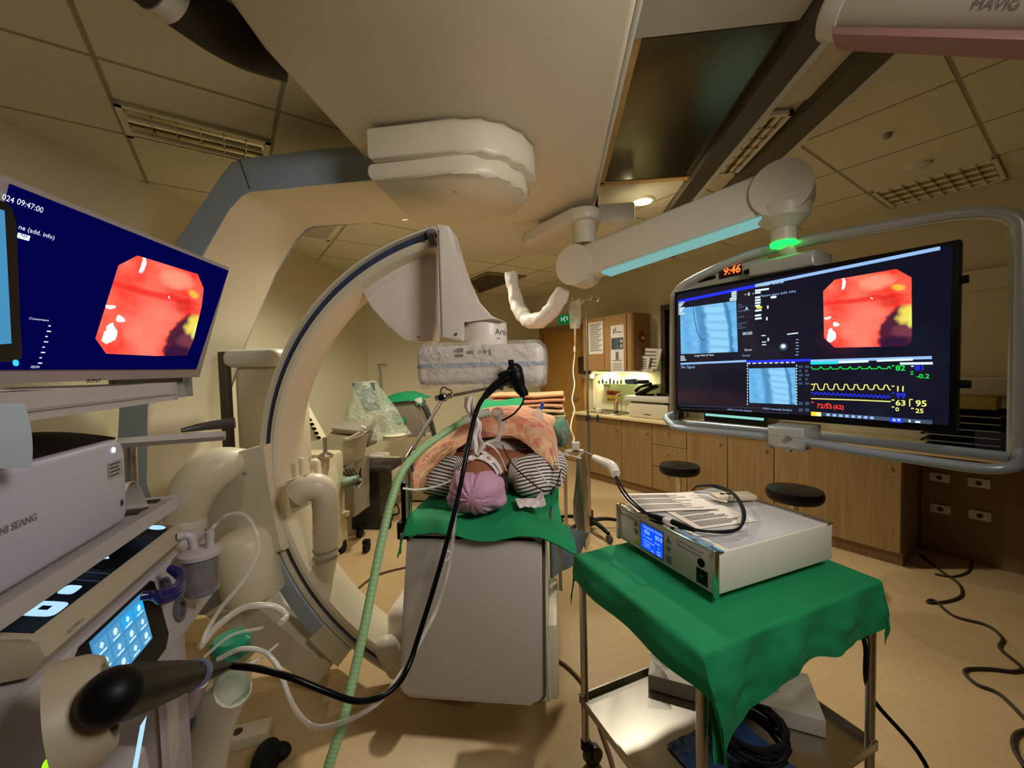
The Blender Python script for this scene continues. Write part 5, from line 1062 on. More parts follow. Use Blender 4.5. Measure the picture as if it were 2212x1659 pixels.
mb = MB(); mb.tube([atD(440, 1420, 1.05), atD(500, 1372, 1.1), atD(560, 1358, 1.15), atD(568, 1356, 1.2)], .004, 8, 6); mb.tube([atD(510, 1446, 1.05), atD(560, 1424, 1.1), atD(600, 1392, 1.18)], .004, 8, 6); tag(mb.build('thin_tube', CLEARTUBE), 'pair of thin clear tubes crossing over the green canister', 'tube')
# --- things on the floor at the lower left
ps = thing('power_strip', 'cream multi-socket block lying on the floor at the lower left', 'power strip', atZ(520, 1605, 0))
pa, pb_ = atZ(470, 1635, .0), atZ(568, 1610, .0); u = (pb_-pa).normalized(); v = UZ.cross(u); rp = Matrix((u, v, UZ)).transposed(); c = (pa+pb_)/2+v*.04
mb = MB(); mb.box(c+UZ*.025, (.19, .08, .05), rp, bev=.006); mb.build('body', mat('cream_plastic', S(206, 196, 168), .5), ps)
mb = MB(); mb.lathe([(.018, 0), (.018, .002), (0, .002)], c+u*-.02+UZ*.05, n=18); mb.build('socket', mat('brown_socket', S(70, 46, 34), .5), ps)
mb = MB(); f = atZ(575, 1640, .04); mb.ell(f, (.05, .08, .05), rp); mb.ell(f+u*.04+v*.02, (.045, .035, .028)); tag(mb.build('foot_pedal', BLACKM), 'black foot pedal on the floor right of the cream socket block', 'foot pedal')
# ------------------------------------------------------------------ equipment parked along the left wall
GM = mat('machine_grey', S(134, 126, 110), .5); CM = mat('machine_cream', S(206, 198, 168), .45); DG = mat('machine_dark', S(46, 42, 38), .5)
def caster(p, root, r=.045):
    mb = MB(); mb.cyl(V(p)+V((-.015, 0, r)), V(p)+V((.015, 0, r)), r, n=18); mb.box(V(p)+V((0, 0, r*1.9)), (.05, .05, r*.7)); mb.build('caster', BLACKM, root)
kc = thing('keypad_console', 'white slanted console with a column of black keys, half behind the C-shaped arc', 'console', (-1.9, 2.95, 0))
mb = MB(); pl = [atY(x, y, 2.85) for x, y in ((600, 880), (652, 878), (692, 950), (640, 960), (600, 965))]; mb.prism(pl, V((-.02, .12, 0)), bev=.006); mb.build('console_top', CM, kc)
for k in range(7):
    x, y = 657+k*4.9, 888+k*9.6; mb = MB(); mb.prism([atY(x-3, y-3, 2.848), atY(x+5, y-4, 2.848), atY(x+8, y+2, 2.848), atY(x, y+3, 2.848)], V((0, -.004, 0))); mb.build('key', BLACK, kc)
mb = MB(); mb.prism([atY(x, y, 2.849) for x, y in ((606, 900), (648, 895), (668, 945), (606, 950))], V((0, -.003, 0))); mb.build('console_screen', mat('dark_brown_screen', S(40, 28, 20), .3), kc)
mb = MB(); mb.box((-1.95, 3.0, .45), (.34, .4, .80), bev=.03); mb.build('pedestal', CM, kc)
mb = MB(); mb.cyl((-1.78, 2.9, .86), (-1.78, 2.9, 1.0), .016); mb.lathe([(.05, .84), (.06, .86), (.03, .88), (0, .88)], (-1.78, 2.9, 0), n=18); mb.build('joystick', STEEL, kc)
for x, y in ((-1.82, 2.84), (-2.08, 2.84)): caster((x, y, 0), kc)
us = thing('ultrasound_machine', 'grey ultrasound machine with slanted column and tray handles beside the left wall', 'ultrasound machine', (-1.75, 3.3, 0))
def b3(y): return lambda x, y2: atY(x, y2, y)
f = b3(3.15)
mb = MB(); mb.prism([f(x, y) for x, y in ((708, 935), (772, 944), (760, 1005), (706, 1030), (692, 1012))], V((0, .22, 0)), bev=.012); mb.build('column_shroud', mat('machine_light_grey', S(170, 164, 144), .5), us)
mb = MB(); mb.prism([f(x, y) for x, y in ((708, 1010), (762, 1000), (764, 1118), (726, 1124), (706, 1060))], V((0, .30, 0)), bev=.01); mb.build('lower_body', GM, us)
mb = MB(); mb.prism([f(x, y) for x, y in ((714, 924), (780, 930), (782, 940), (720, 936))], V((-.05, .34, .02)), bev=.01); mb.build('keyboard_tray', GM, us)
for k in range(2):
    mb = MB(); mb.tube([f(746, 945+k*2), f(750, 950-k*2), f(788, 936-k*8), f(780, 928-k*8)], .010, 8, 4); mb.build('handle', OFFW, us)
mb = MB(); mb.grid(lambda p, q: f(732+52*p, 1026+22*q)+V((0, -.06+.04*math.sin(p*9)+.03*math.sin(q*7+p*4), .02*N_.noise(V((p*6, q*6, 1))))), 18, 10, .006); mb.build('draped_pad', mat('pale_green_pad', S(134, 154, 136), .7), us)
mb = MB()
for k in range(4): mb.tube([f(738+k*8, 1012), f(746+k*9, 1026), f(770+k*3, 1036-k*3), f(780, 1010+k*7)], .007, 8, 5)
mb.build('probe_cable', DG, us)
for x, y in ((-1.80, 3.12), (-1.60, 3.14), (-1.80, 3.42)): caster((x, y, 0), us)
mb = MB(); mb.box(f(742, 1108), (.12, .1, .04), bev=.01); mb.build('bumper', CM, us)
# plastic-wrapped monitor cart
wm = thing('wrapped_monitor', 'monitor on a cart under a clear greenish plastic dust cover', 'covered monitor', (-1.75, 3.75, 0))
g = b3(3.62)
mb = MB(); mb.prism([g(x, y) for x, y in ((758, 828), (806, 826), (818, 884), (790, 892))], V((0, .05, 0)), bev=.008); mb.build('screen_back', mat('screen_slate', S(76, 88, 88), .4), wm)
mb = MB(); mb.box(g(790, 935), (.14, .2, .24), bev=.02); mb.build('monitor_stand', GM, wm)
mb = MB(); mb.box(g(800, 1010)+V((0, .1, 0)), (.45, .4, .06), bev=.02); mb.box(g(790, 1040)+V((0, .12, -.2)), (.3, .3, .62), bev=.02); mb.build('cart_body', DG, wm)
mb = MB(); mb.lathe([(.0, -.02), (.10, -.02), (.11, -.005), (.10, 0), (0, 0)], g(852, 938), n=24); mb.build('side_tray', CM, wm)
for x, y in ((-1.85, 3.62), (-1.62, 3.62)): caster((x, y, 0), wm)
PLG = film('greenish_plastic', S(196, 212, 190), .27, .2, 1.0)
def cov(p, q):
    a = p*2*math.pi; top = g(783, 824); r = .10+.20*q+.05*math.sin(a*3+1)*q+.02*math.sin(a*9)*q; x = math.cos(a)*r*(1.05 if math.cos(a) < 0 else 1.0); y = math.sin(a)*r*.75
    return V((top.x+x+.05*q, 3.68+y, top.z-.52*q**1.1+.03*math.sin(a*2)*q+.02*N_.noise(V((x*9, y*9, q*4)))))
mb = MB(); mb.grid(cov, 72, 18, .001); tag(mb.build('dust_cover', PLG, None, 70), 'loose clear greenish plastic sheet hanging over the monitor by the left wall', 'dust cover')
# cream machine on casters
cm = thing('mobile_pump', 'cream mobile suction machine with cables on casters behind the green hose', 'medical machine', (-1.75, 4.0, 0))
hh = b3(3.95)
mb = MB(); mb.prism([hh(x, y) for x, y in ((766, 1003), (840, 1000), (848, 1040), (838, 1085), (766, 1082))], V((0, .35, 0)), bev=.02); mb.build('body', CM, cm)
mb = MB(); mb.box(hh(805, 993)+V((0, .12, 0)), (.19, .2, .07), bev=.015); mb.build('top_box', OFFW, cm)
mb = MB(); mb.tube([hh(808, 1004)+V((0, -.02, 0)), hh(812, 1040)+V((0, -.03, 0)), hh(800, 1070)+V((0, -.03, 0)), hh(768, 1076)+V((0, -.02, 0))], .008, 8, 6); mb.build('cable', DG, cm)
mb = MB(); mb.box(hh(780, 1082)+V((0, -.02, 0)), (.18, .06, .05), bev=.01); mb.build('foot_bar', OFFW, cm)
for k in range(3):
    mb = MB(); mb.box(hh(833, 1015+k*18)+V((0, -.006, 0)), (.05, .012, .03), bev=.004); mb.build('knob', GM, cm)
for x, y in ((791, 1108), (742, 1112), (838, 1096)):
    p = hh(x, y); caster((p.x, p.y+.05, 0), cm)
mb = MB(); P = hh(848, 1095); mb.tube([V((P.x-.02, P.y, .02)), V((P.x+.03, P.y+.02, .12)), V((P.x+.06, P.y+.02, .03)), V((P.x, P.y, .008))], .008, 8, 6); mb.build('tail_cable', DG, cm)
# grey machine under a green cloth
gm = thing('draped_machine', 'grey machine covered with a green cloth against the back wall', 'medical machine', (-1.5, 4.6, 0))
k_ = b3(4.35)
mb = MB(); mb.prism([k_(x, y) for x, y in ((840, 872), (904, 868), (908, 905), (922, 945), (878, 948), (872, 905), (846, 905))], V((0, .25, 0)), bev=.015); mb.build('upper_body', GM, gm)
mb = MB(); mb.box((-1.45, 4.55, .40), (.6, .4, .76), bev=.03); mb.build('base', mat('machine_beige', S(164, 150, 116), .5), gm)
mb = MB(); mb.prism([k_(x, y) for x, y in ((898, 862), (910, 858), (914, 870), (902, 874))], V((0, -.04, 0)), bev=.004); mb.build('white_clip', WHITE, gm)
mb = MB(); mb.tube([k_(905, 866), k_(918, 880), k_(930, 910), k_(940, 945)], [.03, .035, .03, .025], 8, 4); mb.build('support_arm', DG, gm)
mb = MB(); mb.grid(lambda p, q: k_(826+88*p, 856+6*math.sin(p*4+2))+V((0, -.05+.35*q, .03*math.sin(p*5)-.10*max(0, .25-q)*4*(.4+.6*abs(math.sin(p*4))))), 24, 12, .008); tag(mb.build('machine_cloth', GREEN), 'green cloth laid over the grey machine near the back wall', 'cloth')
mb = MB(); mb.ell(k_(868, 910)+V((0, -.03, 0)), (.06, .04, .05)); mb.build('padded_knob', GREEN, gm)
mb = MB(); mb.cyl(V((-2.38, 5.28, 1.1)), V((-2.38, 5.28, 1.58)), .012); mb.box((-2.38, 5.28, 1.58), (.16, .02, .02)); tag(mb.build('wall_stand_pole', STEEL), 'thin T-topped steel pole standing near the corner of the left wall', 'pole')
mb = MB(); mb.tube([V((-1.55, 2.0, .008)), V((-1.42, 2.35, .008)), V((-1.35, 2.75, .008)), V((-1.1, 2.95, .008)), V((-.95, 3.2, .008)), V((-.5, 3.25, .008))], .007, 8, 8); tag(mb.build('floor_cable', mat('brown_cable', S(96, 68, 40), .6)), 'thin brown cable snaking across the floor inside the C-shaped arc', 'cable')
# ------------------------------------------------------------------ built-in cabinets on the right wall
def bR_(x, y, a): return onR(x, y, a).dot(UB)
def wb(mb, a0, a1, b0, b1, z0, z1, bev=.003, seg=1):
    return mb.box(W((a0+a1)/2, (b0+b1)/2, (z0+z1)/2), (abs(a1-a0), abs(b1-b0), abs(z1-z0)), Matrix((UA, UB, UZ)).transposed(), bev, seg)
AF = 3.84; ZC = .87
e = [bR_(x, 950, AF) for x in (1243, 1342, 1408, 1483, 1571, 1672)]+[.745]
labs = ['oak base cabinet under the sink, at the far end of the row', 'oak base cabinet between the sink unit and the drawers', 'oak three-drawer unit behind the small black stool', 'oak base cabinet right of the drawer unit', 'oak base cabinet behind the lower left of the huge display', 'wide oak end cabinet beside the dark knee space, behind the nearer stool']
for i in range(6):
    b0, b1 = e[i], e[i+1]; cab = thing('base_cabinet', labs[i], 'cabinet', W(4.1, (b0+b1)/2, 0), 'base cabinets on the right wall')
    mb = MB(); wb(mb, AF+.02, 4.40, b0, b1, .10, .835); wb(mb, AF+.06, 4.40, b0, b1, 0, .10); mb.build('body', WOOD, cab)
    fr_s = [(.105, .36), (.365, .60), (.605, .83)] if i == 2 else [(.105, .83)]
    for z0, z1 in fr_s:
        mb = MB(); wb(mb, AF, AF+.02, b0-.003, b1+.003, z0, z1); d = mb.build('drawer' if i == 2 else 'door', WOOD, cab)
        mb = MB(); zz = z1-.07 if i == 2 else .72; bb = (b0+b1)/2 if i == 2 else b1+.06; mb.lathe([(.012, .0), (.006, .008), (.012, .02), (0, .024)], W(AF, bb, zz), -UA, 12); mb.build('knob', mat('brass_knob', S(170, 130, 80), .35, .6), d)
t = mb = MB(); wb(mb, 3.80, 4.405, e[0]+.02, -1.2, .838, ZC, .006, 2); tag(mb.build('worktop', mat('cream_worktop', S(212, 190, 144), .35)), 'long cream worktop running over the oak base cabinets', 'worktop')
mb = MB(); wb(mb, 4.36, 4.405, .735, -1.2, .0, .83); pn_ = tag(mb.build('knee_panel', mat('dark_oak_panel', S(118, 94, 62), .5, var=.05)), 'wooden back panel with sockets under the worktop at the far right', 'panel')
for x, y in ((2030, 1031), (2115, 1043), (2032, 1099), (2117, 1113)):
    p = onR(x, y, 4.36); b, z = p.dot(UB), p.z; ty = 'upper' if y < 1070 else 'lower'; sd_ = 'left' if x < 2070 else 'right'
    o = thing('wall_socket', f'{ty} {sd_} of the four white socket plates in the dark knee space', 'socket', W(4.35, b, z), 'socket plates in the knee space')
    mb = MB(); wb(mb, 4.345, 4.36, b-.055, b+.055, z-.033, z+.033, .004, 2); mb.build('plate', OFFW, o)
    mb = MB(); mb.lathe([(.017, 0), (.016, .003), (0, .003)], W(4.345, b, z), -UA, 18); mb.build('socket_face', DG, o)
# backsplash and sink
mb = MB(); wb(mb, 4.39, 4.405, 4.2, 3.06, ZC, 1.405, .0); tag(mb.build('backsplash', mat('white_splashback', S(226, 218, 196), .3)), 'pale splashback panel lit by the light under the wall cupboard', 'splashback')
sb0, sb1 = bR_(1283, 893, 4.05), bR_(1352, 898, 4.05)
sk = thing('sink', 'small steel sink set in the worktop under the lit glass shelf', 'sink', W(4.1, (sb0+sb1)/2, ZC))
mb = MB(); 
for a0, a1, b0, b1 in ((3.90, 3.92, sb0, sb1), (4.26, 4.28, sb0, sb1), (3.90, 4.28, sb0, sb0-.02), (3.90, 4.28, sb1+.02, sb1)): wb(mb, a0, a1, b0, b1, ZC, ZC+.012)
mb.build('rim', STEEL, sk); mb = MB(); wb(mb, 3.92, 4.26, sb0-.02, sb1+.02, ZC+.0005, ZC+.003); mb.build('basin', mat('basin_steel', S(120, 112, 96), .3, .8), sk)
bf = bR_(1337, 880, 4.25); mb = MB(); mb.tube([W(4.3, bf, ZC), W(4.3, bf, ZC+.20), W(4.27, bf, ZC+.24), W(4.2, bf, ZC+.22)], .008, 10, 5); mb.build('faucet', CHROME, sk)
b = bR_(1297, 890, 4.0); mb = MB(); mb.lathe([(0, 0), (.045, 0), (.05, .05), (.048, .055), (.0, .05)], W(3.98, b, ZC+.004), n=20); tag(mb.build('cotton_jar', WHITE), 'round white jar standing at the edge of the sink', 'jar')
b = bR_(1336, 885, 4.2); so = thing('soap_bottle', 'brown soap bottle tilted beside the tap', 'bottle', W(4.15, b, ZC+.01)); mb = MB(); mb.cyl(W(4.13, b-.02, ZC+.01), W(4.18, b+.02, ZC+.13), .026, n=16); mb.build('bottle_body', mat('brown_plastic', S(150, 110, 76), .4), so); mb = MB(); mb.cyl(W(4.18, b+.02, ZC+.13), W(4.19, b+.025, ZC+.17), .012, n=12); mb.build('pump', WHITE, so)
# wall cupboard with rounded end and strip light
ucb0, ucb1 = 4.05, 3.215; wc = thing('wall_cupboard', 'brown wall cupboard with pinned notices and a rounded right end', 'cupboard', W(4.2, 3.6, 1.41))
mb = MB(); o = [W(4.40, ucb0, 1.42), W(4.06, ucb0, 1.42), W(4.06, ucb1+.06, 1.42)]+[W(4.12-.06*math.cos(R(t)), ucb1+.06-.06*math.sin(R(t)), 1.42) for t in range(15, 91, 15)]+[W(4.40, ucb1, 1.42)]
CUPM = mat('tan_cupboard', S(166, 128, 80), .5, var=.03); mb.prism(o, UZ*.71); mb.build('body', CUPM, wc, 50)
mb = MB(); wb(mb, 4.045, 4.06, ucb0-.01, 3.66, 1.425, 2.125); mb.build('door', CUPM, wc); mb = MB(); wb(mb, 4.045, 4.06, 3.655, 3.30, 1.425, 2.125); mb.build('door', CUPM, wc)
GLOW = emat('strip_light_glow', S(255, 236, 150), 5)
sl_ = thing('strip_light', 'glowing yellow strip light under the wall cupboard', 'strip light', W(4.3, 3.6, 1.40)); mb = MB(); wb(mb, 4.26, 4.34, ucb0-.06, ucb1+.05, 1.398, 1.42); mb.build('housing', OFFW, sl_); mb = MB(); wb(mb, 4.275, 4.325, ucb0-.08, ucb1+.07, 1.392, 1.398, 0); mb.build('lamp', GLOW, sl_)
def note(name, label, x0, y0, x1, y1, a=4.043, parts=()):
    p, q = onR(x0, y0, a), onR(x1, y1, a); b0, z1, b1, z0 = p.dot(UB), p.z, q.dot(UB), q.z
    o = thing(name, label, 'notice', W(a, (b0+b1)/2, z0)); mb = MB(); mb.prism([W(a, b0, z0), W(a, b1, z0), W(a, b1, z1), W(a, b0, z1)], UA*.0015); mb.build('sheet', PAPER, o)
    for nm, m_, rs in parts:
        mb = MB()
        for u0, v0, u1, v1 in rs: mb.quad([W(a-.0008, b0+(b1-b0)*u, z0+(z1-z0)*v) for u, v in ((u0, v0), (u1, v0), (u1, v1), (u0, v1))])
        mb.build(nm, m_, o)
    return o
note('notice', 'white printed notice on the wall cupboard behind the drip stand', 1271, 698, 1303, 764, 4.043, [('print', INK, [(.1, .92-k*.055, .9-.1*(k % 3), .945-k*.055) for k in range(16)])])
SL2 = mat('slate_block', S(70, 84, 92), .6); RED = mat('red_ink', S(176, 60, 50), .6)
note('poster', 'upper poster with a dark picture block on the wall cupboard', 1319, 704, 1348, 756, 4.043, [('picture_block', SL2, [(.04, .04, .96, .50)]), ('figures', PAPER, [(.12+.3*i, .10+.2*j, .30+.3*i, .22+.2*j) for i in range(3) for j in range(2)]), ('drawing', DINK, [(.2, .66, .28, .86), (.36, .7, .42, .92), (.45, .7, .85, .73)])])
note('leaflet', 'lower white leaflet with a line drawing under the poster on the cupboard', 1319, 757, 1348, 803, 4.043, [('drawing', INK, [(.38, .55, .62, .92), (.15, .5, .85, .54)]+[(.15, .08+k*.09, .85, .11+k*.09) for k in range(4)])])
p = atP(1387, 727, UB, ucb1-.003); kd = thing('diamond_ornament', 'red diamond ornament on the rounded end of the wall cupboard', 'ornament', p)
mb = MB(); c = p; r = .085; mb.prism([c+UZ*r*1.1, c+UA*r*.85, c-UZ*r*1.1, c-UA*r*.85], -UB*.006); mb.build('diamond', mat('red_lacquer', S(150, 52, 40), .5), kd)
mb = MB(); mb.ell(c-UB*.01-UZ*.015, (.024, .024, .022), u=12, v=8); mb.build('figure', PAPER, kd)
ph = thing('leaflet_holder', 'clear holder of tilted printed sheets at the lower right of the wall cupboard', 'leaflet holder', onR(1400, 803, 4.25))
for k, (x0, y0, x1, y1, sk_) in enumerate(((1388, 752, 1424, 800, 6), (1376, 768, 1402, 802, 3))):
    a = 4.24-.03*k; mb = MB(); mb.prism([onR(x0+sk_, y0, a), onR(x1+sk_, y0+2, a), onR(x1-sk_, y1, a), onR(x0-sk_, y1, a)], UA*.004); mb.build('sheet', PAPER, ph)
    mb = MB()
    for j in range(5): yy = y0+6+j*(y1-y0-10)/5; mb.quad([onR(x0+5, yy, a-.001), onR(x1-6, yy+1, a-.001), onR(x1-6, yy+4, a-.001), onR(x0+5, yy+3, a-.001)])
    mb.build('print', INK, ph)
mb = MB(); pp = [onR(x, y, 4.20) for x, y in ((1376, 795), (1412, 796), (1410, 804), (1377, 804))]; mb.prism(pp, UA*.05); mb.build('tray', film('holder_clear', S(240, 225, 210), .5), ph)
# dispenser on the wall
b = bR_(1268, 790, 4.25); dsp = thing('towel_dispenser', 'dark brown paper-towel dispenser behind the drip stand', 'dispenser', W(4.3, b, 1.4))
zt, zb_ = onR(1268, 769, 4.2).z, onR(1268, 808, 4.2).z
mb = MB(); wb(mb, 4.16, 4.40, b-.13, b+.11, zb_, zt, .03, 3); mb.build('cover', mat('dark_brown_plastic', S(44, 30, 22), .3), dsp); mb = MB(); wb(mb, 4.18, 4.40, b-.16, b-.125, zb_, zt-.01, .01); mb.build('side', OFFW, dsp)
mb = MB(); mb.cyl(W(4.26, b-.09, zb_-.02), W(4.26, b+.06, zb_-.02), .045, n=20); mb.build('paper_roll', PAPER, dsp)
# glass shelf with small things
zg = onR(1340, 829, 4.2).z; gb0, gb1 = bR_(1280, 829, 4.15), bR_(1402, 829, 4.15)
gs = thing('glass_shelf', 'glowing green-edged glass shelf above the sink', 'shelf', W(4.3, (gb0+gb1)/2, zg)); mb = MB(); wb(mb, 4.14, 4.395, gb0, gb1, zg-.006, zg, .001); mb.build('glass', mat('green_glass', S(196, 232, 190), .1, trans=.7), gs)
for q in (gb0-.08, gb1+.1):
    mb = MB(); wb(mb, 4.30, 4.40, q-.02, q+.02, zg-.05, zg-.006); mb.build('bracket', STEEL, gs)
for k in range(7):
    x = 1294+k*8; q = bR_(x, 824, 4.22); hgt = (.05, .07, .04, .085, .055, .045, .06)[k]; o = thing('vial', 'small dark vial standing on the glass shelf above the sink', 'vial', W(4.22, q, zg), 'vials on the glass shelf')
    mb = MB(); mb.lathe([(0, 0), (.014, 0), (.014, hgt*.7), (.007, hgt*.8), (.007, hgt), (0, hgt)], W(4.22, q, zg), n=12); mb.build('vial_body', mat('dark_green_vial', S(46, 54, 30), .3), o)
q = bR_(1362, 823, 4.2); mb = MB(); mb.box(W(4.22, q, zg+.035), (.10, .16, .07), Matrix((UA, UB, UZ)).transposed(), bev=.02, seg=3); tag(mb.build('blue_packet', mat('blue_packet', S(90, 110, 150), .5)), 'blue-grey folded packet on the right part of the glass shelf', 'packet')
q = bR_(1388, 824, 4.2); mb = MB(); mb.box(W(4.2, q, zg+.03), (.08, .16, .05), Matrix((UA, UB, UZ)).transposed(), bev=.02, seg=3); tag(mb.build('dark_pouch', BLACKM), 'black pouch at the right end of the glass shelf', 'pouch')
note('warning_notice', 'red and yellow notice on the lit splashback under the glass shelf', 1309, 842, 1342, 874, 4.386, [('red_block', RED, [(.06, .62, .94, .94)]), ('yellow_block', mat('yellow_ink', S(226, 178, 80), .6), [(.06, .16, .94, .55)]), ('print', DINK, [(.1+.2*k, .26, .22+.2*k, .36) for k in range(4)]+[(.2, .7, .75, .76), (.2, .8, .6, .85)])])
# counter printer with phone
cp = thing('desk_printer', 'beige laser printer on the worktop under the black telephone', 'printer', W(4.1, 3.15, ZC))
pb0, pb1 = bR_(1358, 880, 3.92), bR_(1442, 885, 3.92); PM_ = mat('beige_printer', S(206, 196, 172), .45)
mb = MB(); wb(mb, 3.92, 4.30, pb0, pb1, ZC+.002, ZC+.17, .012, 2); mb.build('paper_deck', PM_, cp); mb = MB(); wb(mb, 3.90, 4.30, pb0+.05, pb1-.02, ZC+.19, ZC+.255, .014, 2); mb.build('scanner_lid', OFFW, cp); mb = MB(); wb(mb, 3.96, 4.30, pb0, pb1, ZC+.17, ZC+.19); mb.build('paper_slot', GM, cp)
mb = MB(); wb(mb, 3.917, 3.922, (pb0+pb1)/2+.05, (pb0+pb1)/2-.05, ZC+.04, ZC+.05); mb.build('tray_grip', DG, cp)
te = thing('telephone', 'black desk telephone propped on the beige printer', 'telephone', W(4.05, 3.2, ZC+.26)); q = bR_(1392, 850, 4.0)
rt_ = Matrix((UA, UB, UZ)).transposed() @ Matrix.Rotation(R(-24), 3, 'X')
mb = MB(); mb.box(W(4.02, q-.02, ZC+.315), (.16, .24, .03), rt_, bev=.01); mb.build('base', BLACK, te); mb = MB(); mb.tube([W(3.97, q+.10, ZC+.31), W(3.96, q+.02, ZC+.36), W(3.96, q-.12, ZC+.395)], [.022, .015, .024], 10, 5); mb.build('handset', BLACK, te); mb = MB(); wb(mb, 3.98, 4.06, q+.05, q-.1, ZC+.257, ZC+.275); mb.build('stand', BLACK, te)
q = bR_(1428, 850, 4.05); mb = MB(); mb.tube([W(4.05, q+.05, ZC+.27), W(4.05, q-.05, ZC+.275), W(4.06, q-.14, ZC+.265)], [.016, .02, .018], 8, 4); tag(mb.build('spare_handset', BLACKM), 'black cordless handset lying right of the telephone', 'handset')
q = bR_(1446, 890, 4.0); mb = MB(); mb.box(W(4.05, q-.02, ZC+.10), (.22, .13, .19), Matrix((UA, UB, UZ)).transposed(), bev=.03, seg=3); tag(mb.build('black_case', BLACKM), 'black case on the worktop right of the beige printer', 'case')
# things on the worktop behind the display
q0_, q1_ = bR_(1520, 900, 4.15), bR_(1655, 905, 4.15)
cy = thing('desk_screen', 'low cyan lit screen strip seen under the left end of the huge display', 'desk screen', W(4.15, (q0_+q1_)/2, ZC)); zz0, zz1 = onR(1590, 908, 4.15).z, onR(1590, 893, 4.15).z
mb = MB(); wb(mb, 4.15, 4.19, q0_, q1_, ZC, 1.28, .008); mb.build('casing', BLACK, cy); mb = MB(); wb(mb, 4.147, 4.15, q0_-.02, q1_+.02, ZC+.06, 1.26, 0); mb.build('lit_panel', emat('cyan_panel', S(150, 222, 214), .8), cy)
q = bR_(1540, 925, 3.98); kb = thing('keyboard', 'black keyboard on the worktop under the huge display', 'keyboard', W(3.95, q, ZC)); mb = MB(); wb(mb, 3.88, 4.02, q+.20, q-.20, ZC+.001, ZC+.018, .004); mb.build('case', BLACK, kb)
mb = MB()
for i in range(3): wb(mb, 3.90+i*.038, 3.925+i*.038, q+.18, q-.18, ZC+.018, ZC+.022, .001)
mb.build('keys', DG, kb)
q = bR_(1612, 930, 3.95); mb = MB(); mb.ell(W(3.95, q, ZC+.014), (.05, .03, .018), Matrix((UA, UB, UZ)).transposed()); tag(mb.build('mouse', BLACK), 'black computer mouse right of the keyboard', 'mouse')
q = bR_(1590, 935, 3.9); mb = MB(); wb(mb, 3.83, 4.05, q+.25, q-.25, ZC, ZC+.0008, 0); tag(mb.build('desk_mat', mat('pale_blue_mat', S(170, 190, 190), .3)), 'pale reflective desk mat under the keyboard', 'desk mat')
q = bR_(1860, 945, 4.0); mb = MB(); mb.grid(lambda p, q2: W(3.85+.3*q2, q+.35-.7*p, ZC+.004+.006*math.sin(p*7)), 10, 4, .002); tag(mb.build('paper_pile', PAPER), 'loose papers on the worktop under the right half of the display', 'papers')
for k in range(6):
    x = 2100; q = bR_(2098, 920, 4.1); o = thing('document_tray', 'black document tray in the pale-edged stack right of the display', 'document tray', W(4.1, q, ZC+.045*k), 'stacked document trays')
    mb = MB(); wb(mb, 3.95, 4.25, q+.22, q-.16, ZC+.001+k*.045, ZC+.012+k*.045, .002); wb(mb, 4.235, 4.25, q+.22, q-.16, ZC+.012+k*.045, ZC+.044+k*.045, .0); mb.build('tray_body', BLACK, o)
    mb = MB(); wb(mb, 3.948, 3.952, q+.20, q-.14, ZC+.004+k*.045, ZC+.010+k*.045, 0); mb.build('edge_label', GREYP, o)
q = bR_(2112, 870, 4.2); mb = MB(); zq = onR(2112, 872, 4.2).z; wb(mb, 4.02, 4.25, q+.12, q-.10, ZC+.272, zq+.06, .004); tag(mb.build('yellow_notepads', mat('yellow_paper', S(150, 132, 60), .7)), 'yellow paper pads on top of the black tray stack', 'paper pad')
q = bR_(2172, 960, 4.05); bb_ = thing('blue_box', 'dark blue box with a white tag at the far right of the worktop', 'box', W(4.05, q, ZC)); mb = MB(); wb(mb, 3.95, 4.2, q+.12, q-.16, ZC+.001, ZC+.15, .006); mb.build('box_body', mat('navy_box', S(24, 30, 62), .5), bb_); mb = MB(); wb(mb, 3.947, 3.951, q-.03, q-.055, ZC+.04, ZC+.12, 0); mb.build('white_tag', WHITE, bb_)
for y0, y1, lab in ((578, 622, 'upper white wall rail right of the huge display'), (815, 855, 'lower white wall rail right of the huge display')):
    pz0, pz1 = onR(2150, y1, 4.37).z, onR(2150, y0, 4.37).z; b0 = bR_(2112, 600, 4.37); mb = MB(); wb(mb, 4.36, 4.41, b0+.25, b0-1.6, pz0, pz1, .004); tag(mb.build('wall_rail', mat('white_trunking', S(206, 198, 178), .45)), lab, 'wall rail')
# ------------------------------------------------------------------ stools
def stool(label, x, y, zs, r):
    p = atZ(x, y, zs); t = thing('stool', label, 'stool', V((p.x, p.y, 0)), 'round black stools')
    o = V((p.x, p.y, 0)); mb = MB(); mb.lathe([(0, zs-.075), (r*.92, zs-.075), (r, zs-.055), (r*1.01, zs-.03), (r*.97, zs-.006), (r*.8, zs), (0, zs+.002)], o, n=36); mb.build('seat', mat('black_vinyl', S(22, 18, 18), .35), t, 50)
    mb = MB(); mb.cyl(o+UZ*.12, o+UZ*(zs-.075), .022); mb.lathe([(.03, .1), (.035, .2), (.0, .2)], o, n=18); mb.build('gas_column', CHROME, t)
    for k in range(5):
        a = R(72*k+20); d = V((math.cos(a), math.sin(a), 0)); mb = MB(); mb.tube([o+UZ*.14, o+d*.12+UZ*.12, o+d*.26+UZ*.085], [.022, .02, .014], 8, 4); lg = mb.build('leg', BLACK, t)
        mb = MB(); n_2 = V((-d.y, d.x, 0)); mb.cyl(o+d*.26-n_2*.012+UZ*.035, o+d*.26+n_2*.012+UZ*.035, .034, n=16); mb.build('caster', BLACKM, lg)
stool('round black stool in front of the oak drawer unit', 1467, 1003, .62, .165); stool('nearer round black stool, behind the white generator', 1716, 1055, .64, .165)
